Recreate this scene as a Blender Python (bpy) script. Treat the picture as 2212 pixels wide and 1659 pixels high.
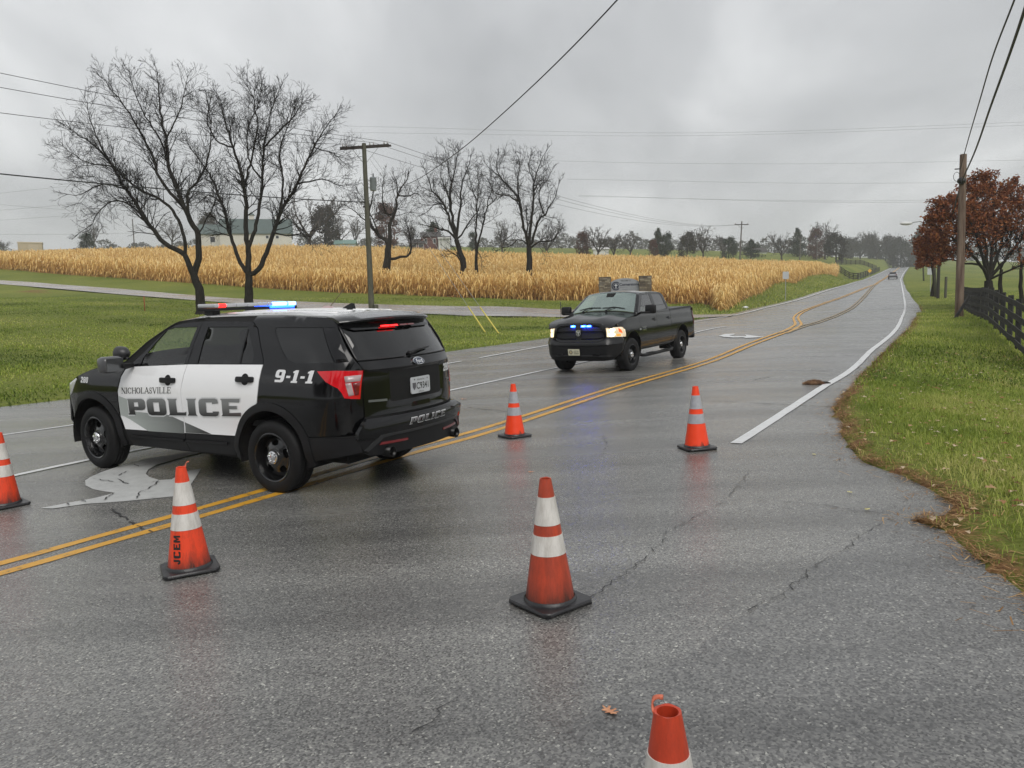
import bpy, bmesh, math, random
import numpy as np
from mathutils import Vector, Matrix
from mathutils.geometry import delaunay_2d_cdt

for o in list(bpy.data.objects): bpy.data.objects.remove(o, do_unlink=True)
scn = bpy.context.scene
COL = scn.collection
R = math.radians
random.seed(7)
rng = np.random.default_rng(7)

# ------------------------------------------------------------------ camera
FPX, CX, CY = 1662.0, 1106.0, 829.5            # focal length and centre for a 2212 px wide frame
EYE = np.array([0.0, 0.0, 1.65])
_p, _r = R(5.0), R(1.4)
_F = np.array([0, math.cos(_p), -math.sin(_p)])
_U0 = np.array([0, math.sin(_p), math.cos(_p)]); _R0 = np.array([1.0, 0, 0])
_RT = math.cos(_r) * _R0 - math.sin(_r) * _U0
_UP = math.cos(_r) * _U0 + math.sin(_r) * _R0
cd = bpy.data.cameras.new('camera'); cam = bpy.data.objects.new('camera', cd); COL.objects.link(cam)
cd.sensor_fit = 'HORIZONTAL'; cd.sensor_width = 36; cd.lens = 36 * FPX / 2212
cd.clip_start = 0.05; cd.clip_end = 6000
cam.matrix_world = Matrix(((_RT[0], _UP[0], -_F[0], EYE[0]), (_RT[1], _UP[1], -_F[1], EYE[1]), (_RT[2], _UP[2], -_F[2], EYE[2]), (0, 0, 0, 1)))
scn.camera = cam

# ------------------------------------------------------------------ sky, sun, exposure
SUN_EL, SUN_AZ = R(44), R(165)
world = bpy.data.worlds.new('World'); scn.world = world; world.use_nodes = True
nt = world.node_tree; nt.nodes.clear()
def wn(t, **k):
    n = nt.nodes.new(t)
    for a, b in k.items(): setattr(n, a, b)
    return n
wout = wn('ShaderNodeOutputWorld')
sky = wn('ShaderNodeTexSky', sky_type='NISHITA', sun_disc=False, sun_elevation=SUN_EL, sun_rotation=SUN_AZ)
sky.air_density = 1.5; sky.dust_density = 4.0
bg1 = wn('ShaderNodeBackground'); bg1.inputs[1].default_value = 0.06; nt.links.new(sky.outputs[0], bg1.inputs[0])
tc = wn('ShaderNodeTexCoord'); sep = wn('ShaderNodeSeparateXYZ'); nt.links.new(tc.outputs['Generated'], sep.inputs[0])
def wmath(op, a, b=None):
    n = wn('ShaderNodeMath', operation=op)
    for i, q in enumerate((a, b)):
        if q is None: continue
        if isinstance(q, (int, float)): n.inputs[i].default_value = q
        else: nt.links.new(q, n.inputs[i])
    return n.outputs[0]
den = wmath('ADD', wmath('MAXIMUM', sep.outputs[2], 0.0), 0.34)
cmb = wn('ShaderNodeCombineXYZ')
nt.links.new(wmath('DIVIDE', sep.outputs[0], den), cmb.inputs[0]); nt.links.new(wmath('DIVIDE', sep.outputs[1], den), cmb.inputs[1])
mapn = wn('ShaderNodeMapping'); mapn.inputs['Rotation'].default_value = (0, 0, R(35)); mapn.inputs['Scale'].default_value = (1.0, 0.62, 1.0)
nt.links.new(cmb.outputs[0], mapn.inputs[0])
n1 = wn('ShaderNodeTexNoise'); n1.inputs['Scale'].default_value = 1.9; n1.inputs['Detail'].default_value = 8; n1.inputs['Roughness'].default_value = 0.5; n1.inputs['Distortion'].default_value = 0.35
nt.links.new(mapn.outputs[0], n1.inputs['Vector'])
rmp = wn('ShaderNodeValToRGB'); nt.links.new(n1.outputs[0], rmp.inputs[0])
rmp.color_ramp.elements[0].position = 0.28; rmp.color_ramp.elements[0].color = (0.37, 0.38, 0.395, 1)
rmp.color_ramp.elements[1].position = 0.70; rmp.color_ramp.elements[1].color = (0.76, 0.77, 0.78, 1)
e = rmp.color_ramp.elements.new(0.5); e.color = (0.51, 0.52, 0.535, 1)
bg2 = wn('ShaderNodeBackground'); bg2.inputs[1].default_value = 1.0; nt.links.new(rmp.outputs[0], bg2.inputs[0])
mx = wn('ShaderNodeMixShader'); mx.inputs[0].default_value = 0.93
nt.links.new(bg1.outputs[0], mx.inputs[1]); nt.links.new(bg2.outputs[0], mx.inputs[2]); nt.links.new(mx.outputs[0], wout.inputs[0])
sl = bpy.data.lights.new('sun', 'SUN'); sl.energy = 1.5; sl.angle = R(40); sl.color = (1.0, 0.97, 0.93)
sun = bpy.data.objects.new('sun', sl); COL.objects.link(sun); sun.location = (0, 0, 80)
_d = Vector((math.sin(SUN_AZ) * math.cos(SUN_EL), math.cos(SUN_AZ) * math.cos(SUN_EL), math.sin(SUN_EL)))
sun.rotation_euler = _d.to_track_quat('Z', 'Y').to_euler()
vs = scn.view_settings; vs.view_transform = 'Standard'; vs.look = 'None'; vs.exposure = 0.36; vs.gamma = 1.0; vs.use_curve_mapping = False
scn.cycles.max_bounces = 8; scn.cycles.transparent_max_bounces = 16; scn.cycles.sample_clamp_indirect = 6.0

# ------------------------------------------------------------------ helpers
def at(u, v, depth):
    d = (u - CX) / FPX * _RT + (CY - v) / FPX * _UP + _F
    return EYE + d * depth

def link(name, data, parent=None, kind=None):
    o = bpy.data.objects.new(name, data); COL.objects.link(o)
    if parent is not None: o.parent = parent
    if kind: o['kind'] = kind
    return o

def mesh_np(name, V, F, mat=None, parent=None, smooth=False, kind=None, uv=None):
    """F: (n,3) or (n,4) int array"""
    V = np.asarray(V, np.float32); F = np.asarray(F, np.int32)
    me = bpy.data.meshes.new(name); k = F.shape[1]
    me.vertices.add(len(V)); me.vertices.foreach_set('co', V.ravel())
    me.loops.add(F.size); me.loops.foreach_set('vertex_index', F.ravel())
    me.polygons.add(len(F)); me.polygons.foreach_set('loop_start', np.arange(0, F.size, k, dtype=np.int32))
    me.update(calc_edges=True)
    if smooth: me.polygons.foreach_set('use_smooth', np.ones(len(F), bool))
    if mat: me.materials.append(mat)
    me.update()
    return link(name, me, parent, kind)

class MB:
    def __init__(s): s.v = []; s.f = []
    def add(s, vs, fs):
        b = len(s.v); s.v += [tuple(map(float, q)) for q in vs]; s.f += [tuple(i + b for i in q) for q in fs]; return s
    def box(s, c, d, rz=0, m=None):
        x, y, z = (q / 2 for q in d)
        vs = [(-x, -y, -z), (x, -y, -z), (x, y, -z), (-x, y, -z), (-x, -y, z), (x, -y, z), (x, y, z), (-x, y, z)]
        if m is None:
            ca, sa = math.cos(rz), math.sin(rz); vs = [(a * ca - b * sa + c[0], a * sa + b * ca + c[1], h + c[2]) for a, b, h in vs]
        else: vs = [tuple(m @ Vector(q) + Vector(c)) for q in vs]
        return s.add(vs, [(0, 3, 2, 1), (4, 5, 6, 7), (0, 1, 5, 4), (1, 2, 6, 5), (2, 3, 7, 6), (3, 0, 4, 7)])
    def beam(s, p0, p1, w, h):
        p0 = Vector(p0); p1 = Vector(p1); d = (p1 - p0); L = d.length; d.normalize()
        up = Vector((0, 0, 1)) if abs(d.z) < .95 else Vector((0, 1, 0))
        a = d.cross(up).normalized(); b = a.cross(d)
        m = Matrix((d, a, b)).transposed()
        return s.box((p0 + p1) / 2, (L, w, h), m=m)
    def tube(s, pts, rad, n=8, cap=True):
        P = [Vector(q) for q in pts]
        if isinstance(rad, (int, float)): rad = [rad] * len(P)
        b = len(s.v); prev = None
        for i, q in enumerate(P):
            t = (P[min(i + 1, len(P) - 1)] - P[max(i - 1, 0)]).normalized()
            if prev is None:
                a = t.cross(Vector((0, 0, 1)) if abs(t.z) < .9 else Vector((1, 0, 0))).normalized()
            else:
                a = (prev - t * prev.dot(t)).normalized()
            prev = a; c = t.cross(a)
            for k in range(n):
                an = 2 * math.pi * k / n; s.v.append(tuple(q + (a * math.cos(an) + c * math.sin(an)) * rad[i]))
        for i in range(len(P) - 1):
            for k in range(n):
                k2 = (k + 1) % n; s.f.append((b + i * n + k, b + i * n + k2, b + (i + 1) * n + k2, b + (i + 1) * n + k))
        if cap:
            s.f.append(tuple(b + k for k in range(n))[::-1]); s.f.append(tuple(b + (len(P) - 1) * n + k for k in range(n)))
        return s
    def lathe(s, prof, n=32, c=(0, 0, 0), axis='z', closed=False):
        b = len(s.v); m = len(prof)
        for (r, h) in prof:
            for k in range(n):
                a = 2 * math.pi * k / n
                x, y = r * math.cos(a), r * math.sin(a)
                p = (x, y, h) if axis == 'z' else (x, h, y) if axis == 'y' else (h, x, y)
                s.v.append((p[0] + c[0], p[1] + c[1], p[2] + c[2]))
        rg = range(m if closed else m - 1)
        for i in rg:
            j = (i + 1) % m
            for k in range(n):
                k2 = (k + 1) % n
                q = (b + i * n + k, b + i * n + k2, b + j * n + k2, b + j * n + k)
                s.f.append(q if axis != 'y' else q[::-1])
        return s
    def ico(s, c, r, sub=1, sc=(1, 1, 1)):
        bm = bmesh.new(); bmesh.ops.create_icosphere(bm, subdivisions=sub, radius=r)
        vs = [(q.co.x * sc[0] + c[0], q.co.y * sc[1] + c[1], q.co.z * sc[2] + c[2]) for q in bm.verts]
        fs = [tuple(w.index for w in q.verts) for q in bm.faces]; bm.free(); return s.add(vs, fs)
    def build(s, name, mat=None, parent=None, smooth=False, bevel=0, kind=None, auto=None):
        me = bpy.data.meshes.new(name); me.from_pydata(s.v, [], s.f)
        if bevel:
            bm = bmesh.new(); bm.from_mesh(me); bmesh.ops.remove_doubles(bm, verts=bm.verts, dist=1e-5)
            bmesh.ops.bevel(bm, geom=list(bm.edges), offset=bevel, segments=2, affect='EDGES', profile=.5, clamp_overlap=True)
            bm.to_mesh(me); bm.free()
        if smooth:
            me.polygons.foreach_set('use_smooth', np.ones(len(me.polygons), bool))
            if auto: me.set_sharp_from_angle(angle=R(auto))
        if mat: me.materials.append(mat)
        me.update(); return link(name, me, parent, kind)

def inside(P, poly):
    P = np.atleast_2d(P); q = np.asarray(poly, float); x, y = P[:, 0], P[:, 1]; r = np.zeros(len(P), bool); j = len(q) - 1
    for i in range(len(q)):
        c = (q[i, 1] > y) != (q[j, 1] > y)
        with np.errstate(divide='ignore', invalid='ignore'):
            r ^= c & (x < (q[j, 0] - q[i, 0]) * (y - q[i, 1]) / (q[j, 1] - q[i, 1] + 1e-15) + q[i, 0])
        j = i
    return r

def densify(poly, h, closed=True):
    out = []; n = len(poly)
    for i in range(n if closed else n - 1):
        a = np.array(poly[i], float); b = np.array(poly[(i + 1) % n], float); m = max(1, int(math.ceil(np.linalg.norm(b - a) / h)))
        for k in range(m): out.append(tuple(a + (b - a) * k / m))
    if not closed: out.append(tuple(poly[-1]))
    return out

def cdt(outline, holes=(), h=.08, extra=None):
    """triangulated polygon with inner grid points; -> (pts, tris)"""
    pts = []; edges = []
    loops = [densify(outline, h)] + [densify(q, h) for q in holes]
    for lp in loops:
        b = len(pts); pts += lp; edges += [(b + i, b + (i + 1) % len(lp)) for i in range(len(lp))]
    if extra is None:
        a = np.array(loops[0]); mn, mxx = a.min(0), a.max(0)
        gx, gy = np.meshgrid(np.arange(mn[0] + h * .5, mxx[0], h), np.arange(mn[1] + h * .5, mxx[1], h)); g = np.c_[gx.ravel(), gy.ravel()]
    else: g = np.asarray(extra)
    if len(g):
        ok = inside(g, outline)
        for q in holes: ok &= ~inside(g, q)
        g = g[ok]
        if len(g):
            B = np.array(pts); keep = np.ones(len(g), bool)
            for i in range(0, len(g), 4000):
                keep[i:i + 4000] = (((g[i:i + 4000, None] - B[None]) ** 2).sum(-1).min(1) > (h * .35) ** 2)
            pts += [tuple(q) for q in g[keep]]
    co, ed, fa, *_ = delaunay_2d_cdt([Vector(q) for q in pts], edges, [], 0, 1e-7)
    co = np.array([(q.x, q.y) for q in co]); fa = np.array([tuple(q) for q in fa])
    c = co[fa].mean(1); ok = inside(c, outline)
    for q in holes: ok &= ~inside(c, q)
    return co, fa[ok]

def patch(mb, outline, fn, holes=(), h=.08, skirt=0.0, flip=False):
    """surface patch: fn(a,b,off)->xyz arrays; optional skirt turned inwards"""
    co, fa = cdt(outline, holes, h); a, b = co[:, 0], co[:, 1]
    V = np.stack(fn(a, b, 0.0), -1)
    n = np.cross(V[fa[:, 1]] - V[fa[:, 0]], V[fa[:, 2]] - V[fa[:, 0]]).sum(0)
    out = (np.stack(fn(a, b, .01), -1) - V).sum(0)
    if n @ out < 0: fa = fa[:, ::-1]
    base = len(mb.v); mb.add(V.tolist(), fa.tolist())
    if skirt:
        cnt = {}
        for t in fa:
            for i in range(3):
                e = (t[i], t[(i + 1) % 3]); cnt[e] = 1
        bd = [e for e in cnt if (e[1], e[0]) not in cnt]
        ids = sorted({i for e in bd for i in e}); mp = {i: k for k, i in enumerate(ids)}
        W = np.stack(fn(a[ids], b[ids], -skirt), -1); b2 = len(mb.v); mb.v += [tuple(map(float, q)) for q in W]
        for (i, j) in bd: mb.f.append((base + j, base + i, b2 + mp[i], b2 + mp[j]))
    return mb

def tag(o, label=None, cat=None, group=None, kind=None):
    if label: o['label'] = label
    if cat: o['category'] = cat
    if group: o['group'] = group
    if kind: o['kind'] = kind
    return o
def thing(name, label, cat, loc=(0, 0, 0), rot=(0, 0, 0), group=None):
    o = link(name, None); o.location = loc; o.rotation_euler = rot; o.empty_display_size = .2
    return tag(o, label, cat, group)
def copy_tree(o, parent=None):
    c = o.copy(); COL.objects.link(c); c.parent = parent
    for ch in list(o.children): copy_tree(ch, c)
    return c

# ------------------------------------------------------------------ materials
def srgb(*c):
    return tuple(((q / 255) / 12.92 if q / 255 <= .04045 else ((q / 255 + .055) / 1.055) ** 2.4) for q in c) + (1,)
MATS = {}
def mat(name, col, rough=.6, metal=0, var=0.0, vscale=8, bump=0, bscale=40, coat=0, spec=.5, col2=None, emit=None, estr=0, coords='Object', stretch=None, rvar=0, detail=5, trans=None):
    if name in MATS: return MATS[name]
    m = bpy.data.materials.new(name); m.use_nodes = True; t = m.node_tree; N = t.nodes; L = t.links
    p = N['Principled BSDF']; p.inputs['Roughness'].default_value = rough; p.inputs['Metallic'].default_value = metal
    p.inputs['Specular IOR Level'].default_value = spec
    if coat: p.inputs['Coat Weight'].default_value = coat; p.inputs['Coat Roughness'].default_value = .03
    c = tuple(col) if len(col) == 4 else tuple(col) + (1,)
    p.inputs['Base Color'].default_value = c
    if var or bump or col2 or rvar:
        tcn = N.new('ShaderNodeTexCoord'); src = tcn.outputs[coords]
        if stretch:
            mp = N.new('ShaderNodeMapping'); mp.inputs['Scale'].default_value = stretch; L.new(src, mp.inputs[0]); src = mp.outputs[0]
    if var or col2:
        nz = N.new('ShaderNodeTexNoise'); nz.inputs['Scale'].default_value = vscale; nz.inputs['Detail'].default_value = detail; nz.inputs['Roughness'].default_value = .6; L.new(src, nz.inputs['Vector'])
        cr = N.new('ShaderNodeValToRGB'); L.new(nz.outputs[0], cr.inputs[0])
        cr.color_ramp.elements[0].position = .3; cr.color_ramp.elements[1].position = .7
        d = col2 if col2 else tuple(q * (1 + var) for q in c[:3])
        d = tuple(d) if len(d) == 4 else tuple(d) + (1,)
        a = c if col2 else tuple(q * (1 - var) for q in c[:3]) + (1,)
        cr.color_ramp.elements[0].color = a; cr.color_ramp.elements[1].color = d; L.new(cr.outputs[0], p.inputs['Base Color'])
    if rvar:
        nr = N.new('ShaderNodeTexNoise'); nr.inputs['Scale'].default_value = vscale * 1.7; nr.inputs['Detail'].default_value = 4; L.new(src, nr.inputs['Vector'])
        mr = N.new('ShaderNodeMapRange'); mr.inputs[3].default_value = max(0.02, rough - rvar); mr.inputs[4].default_value = min(1, rough + rvar); L.new(nr.outputs[0], mr.inputs[0]); L.new(mr.outputs[0], p.inputs['Roughness'])
    if bump:
        nb = N.new('ShaderNodeTexNoise'); nb.inputs['Scale'].default_value = bscale; nb.inputs['Detail'].default_value = 4; L.new(src, nb.inputs['Vector'])
        bp = N.new('ShaderNodeBump'); bp.inputs['Strength'].default_value = bump; bp.inputs['Distance'].default_value = .02; L.new(nb.outputs[0], bp.inputs['Height']); L.new(bp.outputs[0], p.inputs['Normal'])
    if emit:
        p.inputs['Emission Color'].default_value = tuple(emit)[:3] + (1,); p.inputs['Emission Strength'].default_value = estr
    MATS[name] = m; return m

def glass(name, tint, rough=.02, floor=None):
    if name in MATS: return MATS[name]
    m = bpy.data.materials.new(name); m.use_nodes = True; t = m.node_tree; N = t.nodes; L = t.links; N.clear()
    o = N.new('ShaderNodeOutputMaterial'); tr = N.new('ShaderNodeBsdfTransparent'); tr.inputs[0].default_value = tuple(tint) + (1,)
    gl = N.new('ShaderNodeBsdfGlossy'); gl.inputs['Roughness'].default_value = rough; gl.inputs[0].default_value = (1, 1, 1, 1)
    lw = N.new('ShaderNodeLayerWeight'); pw = N.new('ShaderNodeMath'); pw.operation = 'POWER'; L.new(lw.outputs['Facing'], pw.inputs[0]); pw.inputs[1].default_value = 4.0; fr = N.new('ShaderNodeMath'); fr.operation = 'MULTIPLY_ADD'; L.new(pw.outputs[0], fr.inputs[0]); fr.inputs[1].default_value = .93; fr.inputs[2].default_value = .06
    mxs = N.new('ShaderNodeMixShader'); mm_ = N.new('ShaderNodeMath'); mm_.operation = 'MAXIMUM'; L.new(fr.outputs[0], mm_.inputs[0]); mm_.inputs[1].default_value = floor or 0.0; gl.inputs[0].default_value = (1, 1, 1, 1) if not floor else (.78, .92, .86, 1); L.new(mm_.outputs[0], mxs.inputs[0]); L.new(tr.outputs[0], mxs.inputs[1]); L.new(gl.outputs[0], mxs.inputs[2]); L.new(mxs.outputs[0], o.inputs[0])
    MATS[name] = m; return m

def attr_mat(name, lo, hi, rough=.7, spec=.2, trans=0.0, attr='tone'):
    """colour ramp driven by a per-face tone attribute (each leaf or blade its own shade)"""
    if name in MATS: return MATS[name]
    m = bpy.data.materials.new(name); m.use_nodes = True; t = m.node_tree; N = t.nodes; L = t.links
    p = N['Principled BSDF']; p.inputs['Roughness'].default_value = rough; p.inputs['Specular IOR Level'].default_value = spec
    a = N.new('ShaderNodeAttribute'); a.attribute_name = attr; cr = N.new('ShaderNodeValToRGB'); L.new(a.outputs['Fac'], cr.inputs[0])
    cols = [lo, hi] if not isinstance(lo, list) else lo
    cr.color_ramp.elements[0].color = tuple(cols[0]) + (1,); cr.color_ramp.elements[1].color = tuple(cols[-1]) + (1,)
    for i in range(1, len(cols) - 1):
        e = cr.color_ramp.elements.new(i / (len(cols) - 1)); e.color = tuple(cols[i]) + (1,)
    L.new(cr.outputs[0], p.inputs['Base Color'])
    if trans:
        o = N['Material Output']; tl = N.new('ShaderNodeBsdfTranslucent'); L.new(cr.outputs[0], tl.inputs[0]); ms = N.new('ShaderNodeMixShader'); ms.inputs[0].default_value = trans
        L.new(p.outputs[0], ms.inputs[1]); L.new(tl.outputs[0], ms.inputs[2]); L.new(ms.outputs[0], o.inputs[0])
    MATS[name] = m; return m
def set_tone(o, arr, dom='FACE'):
    a = o.data.attributes.new('tone', 'FLOAT', dom); a.data.foreach_set('value', np.asarray(arr, np.float32))
# ------------------------------------------------------------------ terrain: height field through surveyed points
RLP = [(-38.4, -60.0), (-17.8, -25.5), (-7.6, -8.3), (2.6, 8.89), (5.73, 14.02), (9.5, 20.37), (13.88, 27.81)]
_far = [(1948, 689, 40), (1955, 667, 56), (1952, 640, 76), (1948, 616, 104), (1947, 601, 170), (1962, 577, 325)]
FARP = [at(*q) for q in _far]
RLP += [tuple(q[:2]) for q in FARP]
_l = np.array(RLP[-1]) - np.array(RLP[-2]); _l /= np.linalg.norm(_l)
RLP += [tuple(np.array(RLP[-1]) + _l * 150), tuple(np.array(RLP[-1]) + _l * 600)]
RLP = np.array(RLP)
def _catmull(P, n=24):
    P = np.asarray(P, float); out = []
    E = np.vstack([2 * P[0] - P[1], P, 2 * P[-1] - P[-2]])
    for i in range(len(P) - 1):
        p0, p1, p2, p3 = E[i], E[i + 1], E[i + 2], E[i + 3]
        d = [max(1e-6, np.linalg.norm(b - a)) ** .5 for a, b in ((p0, p1), (p1, p2), (p2, p3))]
        t0, t1 = 0, d[0]; t2 = t1 + d[1]; t3 = t2 + d[2]
        for t in np.linspace(t1, t2, n, endpoint=False):
            A1 = (t1 - t) / (t1 - t0) * p0 + (t - t0) / (t1 - t0) * p1; A2 = (t2 - t) / (t2 - t1) * p1 + (t - t1) / (t2 - t1) * p2; A3 = (t3 - t) / (t3 - t2) * p2 + (t - t2) / (t3 - t2) * p3
            B1 = (t2 - t) / (t2 - t0) * A1 + (t - t0) / (t2 - t0) * A2; B2 = (t3 - t) / (t3 - t1) * A2 + (t - t1) / (t3 - t1) * A3
            out.append((t2 - t) / (t2 - t1) * B1 + (t - t1) / (t2 - t1) * B2)
    out.append(P[-1]); return np.array(out)
RLC = _catmull(RLP)
_seg = np.r_[0, np.cumsum(np.linalg.norm(np.diff(RLC, axis=0), axis=1))]
_i9 = np.argmin(((RLC - np.array([2.6, 8.89])) ** 2).sum(1)); RLS = _seg - _seg[_i9] + 9.0      # s = 9 where the right edge line starts
_tan = np.gradient(RLC, RLS, axis=0)
def _sm(a, k):
    w = np.ones(k) / k; p = np.pad(a, (k // 2, k // 2), mode='edge'); return np.convolve(p, w, 'valid')[:len(a)]
_tan = np.stack([_sm(_tan[:, 0], 9), _sm(_tan[:, 1], 9)], 1); _tan /= np.linalg.norm(_tan, axis=1)[:, None]
def road(s, off):
    """plan point at distance s along the right edge line, off metres to the LEFT of it"""
    s = np.asarray(s, float); off = np.asarray(off, float)
    x = np.interp(s, RLS, RLC[:, 0]); y = np.interp(s, RLS, RLC[:, 1]); tx = np.interp(s, RLS, _tan[:, 0]); ty = np.interp(s, RLS, _tan[:, 1])
    return x - ty * off, y + tx * off
S_MAX = RLS[-1] - 5
LEFT_EDGE = lambda s: np.interp(s, [-80, 10, 22, 32, 45, 68, 83, 127, 190, 254, 800], [16.0, 16.0, 13.9, 12.4, 11.7, 11.6, 10.5, 8.3, 7.8, 7.2, 7.2])
LEFT_LINE = lambda s: np.interp(s, [-80, 20, 44, 68, 83, 127, 190, 254, 800], [11.25, 11.1, 10.75, 10.75, 9.6, 7.55, 7.0, 6.4, 6.4])

WHEELS = [(-2.3, 7.538, -.018), (-4.784, 8.966, .014), (-1.463, 8.994, .026), (-3.946, 10.421, .058), (4.684, 21.625, .378), (2.818, 18.583, .281), (3.252, 22.503, .381), (1.386, 19.461, .284)]
ctrl = [(.185, 4.185, .045), (-2.23, 5.13, -.02), (.02, 10.3, .03), (2.09, 8.67, .10), (-4.9, 7.3, -.05), *WHEELS,
        (5.73, 14.02, .25), (4.1, 11.3, .17), (0, 0, 0), (3, 3, .1), (-6, 2, -.08), (6, 0, .12), (0, -15, -.1), (-20, -20, -.4), (15, -15, .3)]
def cpt(u, v, d, dz=0): q = at(u, v, d); ctrl.append((q[0], q[1], q[2] + dz))
for q in _far: cpt(*q)
for i, q in enumerate(FARP):                                  # the other side of the carriageway
    s = RLS[np.argmin(((RLC - q[:2]) ** 2).sum(1))]
    for off in (9.0, -1.2):
        x, y = road(s, off); ctrl.append((float(x), float(y), q[2] + (.0 if off > 0 else -.05)))
ctrl += [(9.5, 20.37, .48), (13.88, 27.81, .79), (-7.9, 13.5, -.06), (-1.5, 23.7, .33), (9.5, 38.6, 1.15), (-11.4, 17, -.05), (-10.6, 18.15, -.03), (-2, 27.6, .45), (1.4, 30.5, .62), (-26, -8, -.5)]
for q in [(0, 800, 23.5), (300, 790, 24.5), (700, 770, 28), (0, 720, 36), (300, 715, 37), (700, 705, 41), (0, 660, 55), (300, 668, 50),
          (1400, 685, 44), (1189, 685, 46.5), (1000, 681, 49), (819, 676, 51), (640, 666, 55), (502, 655, 59.5), (264, 638, 68), (0, 614, 80),
          (1420, 672, 49.5), (1189, 668.5, 51.5), (1000, 662.5, 55), (819, 658, 58), (502, 644.5, 66), (264, 624.6, 74), (0, 606, 86),
          (1538, 658, 58), (1350, 655, 60), (1189, 650, 63), (950, 641, 67), (700, 631, 71), (480, 617, 77), (264, 602, 86), (0, 582, 101),
          (1585, 643, 70), (1625, 628.6, 80), (1661, 615, 92), (1692, 606, 104), (1737, 599.6, 122), (1793, 592, 160), (1811, 588.5, 180), (1600, 660, 62), (1694, 638, 76)]: cpt(*q)
for q in [(-150, 545, 160), (0, 540, 150), (300, 535, 150), (600, 527, 150), (800, 530, 150), (1000, 540, 150), (1200, 547, 150), (1500, 553, 150), (1650, 562, 150), (1740, 566, 160), (1804, 568, 182)]: cpt(*q, -2.1)
for q in [(-150, 549, 260), (0, 546, 240), (300, 540, 215), (600, 535, 215), (900, 541, 215), (1200, 552, 230), (1500, 556, 260), (1750, 556, 300), (1850, 562, 330)]: cpt(*q)
for q in [(0, 548, 600), (600, 542, 600), (1200, 550, 600), (1700, 553, 600), (1990, 560, 600), (2212, 570, 600), (-400, 550, 300), (-500, 600, 120), (-600, 700, 50)]: cpt(*q)
for q in [(2212, 775, 21), (2150, 735, 28), (2070, 705, 38), (2085, 662, 55), (1990, 690, 34), (1985, 640, 75), (2005, 605, 112), (2000, 585, 190), (2130, 655, 50), (2212, 650, 52), (2150, 625, 90), (2212, 600, 160), (2500, 640, 60), (2100, 590, 200), (2212, 575, 320), (2100, 572, 330), (2600, 900, 14), (3000, 800, 30)]: cpt(*q)
ctrl = np.array(ctrl)
def _phi(r2): return np.where(r2 > 0, r2 * np.log(np.maximum(r2, 1e-12)) * .5, 0)
_sc = 50.0; _A = ctrl[:, :2] / _sc; _NC = len(_A)
_K = _phi(((_A[:, None] - _A[None]) ** 2).sum(-1)); _dist = np.hypot(ctrl[:, 0], ctrl[:, 1])
_K[np.arange(_NC), np.arange(_NC)] += 2e-5 * (1 + _dist * .6)
_Pm = np.c_[np.ones(_NC), _A]; _M = np.block([[_K, _Pm], [_Pm.T, np.zeros((3, 3))]])
_w = np.linalg.solve(_M, np.r_[ctrl[:, 2], 0, 0, 0])
def hz(x, y):
    """terrain height"""
    x = np.asarray(x, float); sh = x.shape; x = x.ravel(); y = np.asarray(y, float).ravel(); out = np.empty(len(x))
    for i in range(0, len(x), 20000):
        a = np.c_[x[i:i + 20000], y[i:i + 20000]] / _sc
        out[i:i + 20000] = _phi(((a[:, None] - _A[None]) ** 2).sum(-1)) @ _w[:_NC] + _w[_NC] + a @ _w[_NC + 1:]
    return np.clip(out, -6, 45).reshape(sh)
_tps = hz
_ks = list(np.arange(-60, 31, 3.)); _kx, _ky = road(np.array(_ks), 4.5); _kz = list(_tps(_kx, _ky))
for q in FARP: _ks.append(float(RLS[np.argmin(((RLC - q[:2]) ** 2).sum(1))])); _kz.append(float(q[2]))
_ks += [_ks[-1] + 60, _ks[-1] + 160, _ks[-1] + 900]; _kz += [_kz[-1] + 2.2, _kz[-1] + 2.6, _kz[-1] + 2.6]
_fs = np.arange(-60, _ks[-1], 1.); _fz = np.interp(_fs, _ks, _kz)
for _ in range(3): _fz = _sm(_fz, 13)
def hz(x, y):
    """terrain height: the surveyed surface, graded to the carriageway's own profile"""
    x = np.asarray(x, float); sh = x.shape; x = x.ravel(); y = np.asarray(y, float).ravel(); z = _tps(x, y)
    m = np.where((np.abs(x * .8745 - y * .485 + 8) < 45) & (x * .485 + y * .8745 > 15))[0]
    for i in range(0, len(m), 8000):
        k = m[i:i + 8000]; d2 = (x[k, None] - RLC[None, :, 0]) ** 2 + (y[k, None] - RLC[None, :, 1]) ** 2; j = d2.argmin(1)
        dx = x[k] - RLC[j, 0]; dy = y[k] - RLC[j, 1]; s = RLS[j] + dx * _tan[j, 0] + dy * _tan[j, 1]; off = -dx * _tan[j, 1] + dy * _tan[j, 0]
        out = np.maximum(0, np.maximum(off - LEFT_EDGE(s) - .5, -2.2 - off)); w = np.clip(1 - out / np.where(off > 0, np.interp(s, [40, 62, 75, 200], [16., 12., 6., 6.]), 9.0), 0, 1); w = w * w * (3 - 2 * w) * np.clip((s - 20) / 18, 0, 1)
        z[k] = z[k] * (1 - w) + np.interp(s, _fs, _fz) * w
    return z.reshape(sh)
def h1(x, y): return float(hz(np.array([x]), np.array([y]))[0])
def ground_at(u, v, guess=20.0):
    """where the ray through a point of the frame meets the terrain"""
    lo = None; t = 1.0; prev = None
    while t < 700:
        q = at(u, v, t); d = q[2] - h1(q[0], q[1])
        if d < 0:
            a, b = prev, t
            for _ in range(22):
                m = (a + b) / 2; q = at(u, v, m)
                if q[2] < h1(q[0], q[1]): b = m
                else: a = m
            return at(u, v, (a + b) / 2)
        prev = t; t *= 1.03
    return at(u, v, guess)

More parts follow.
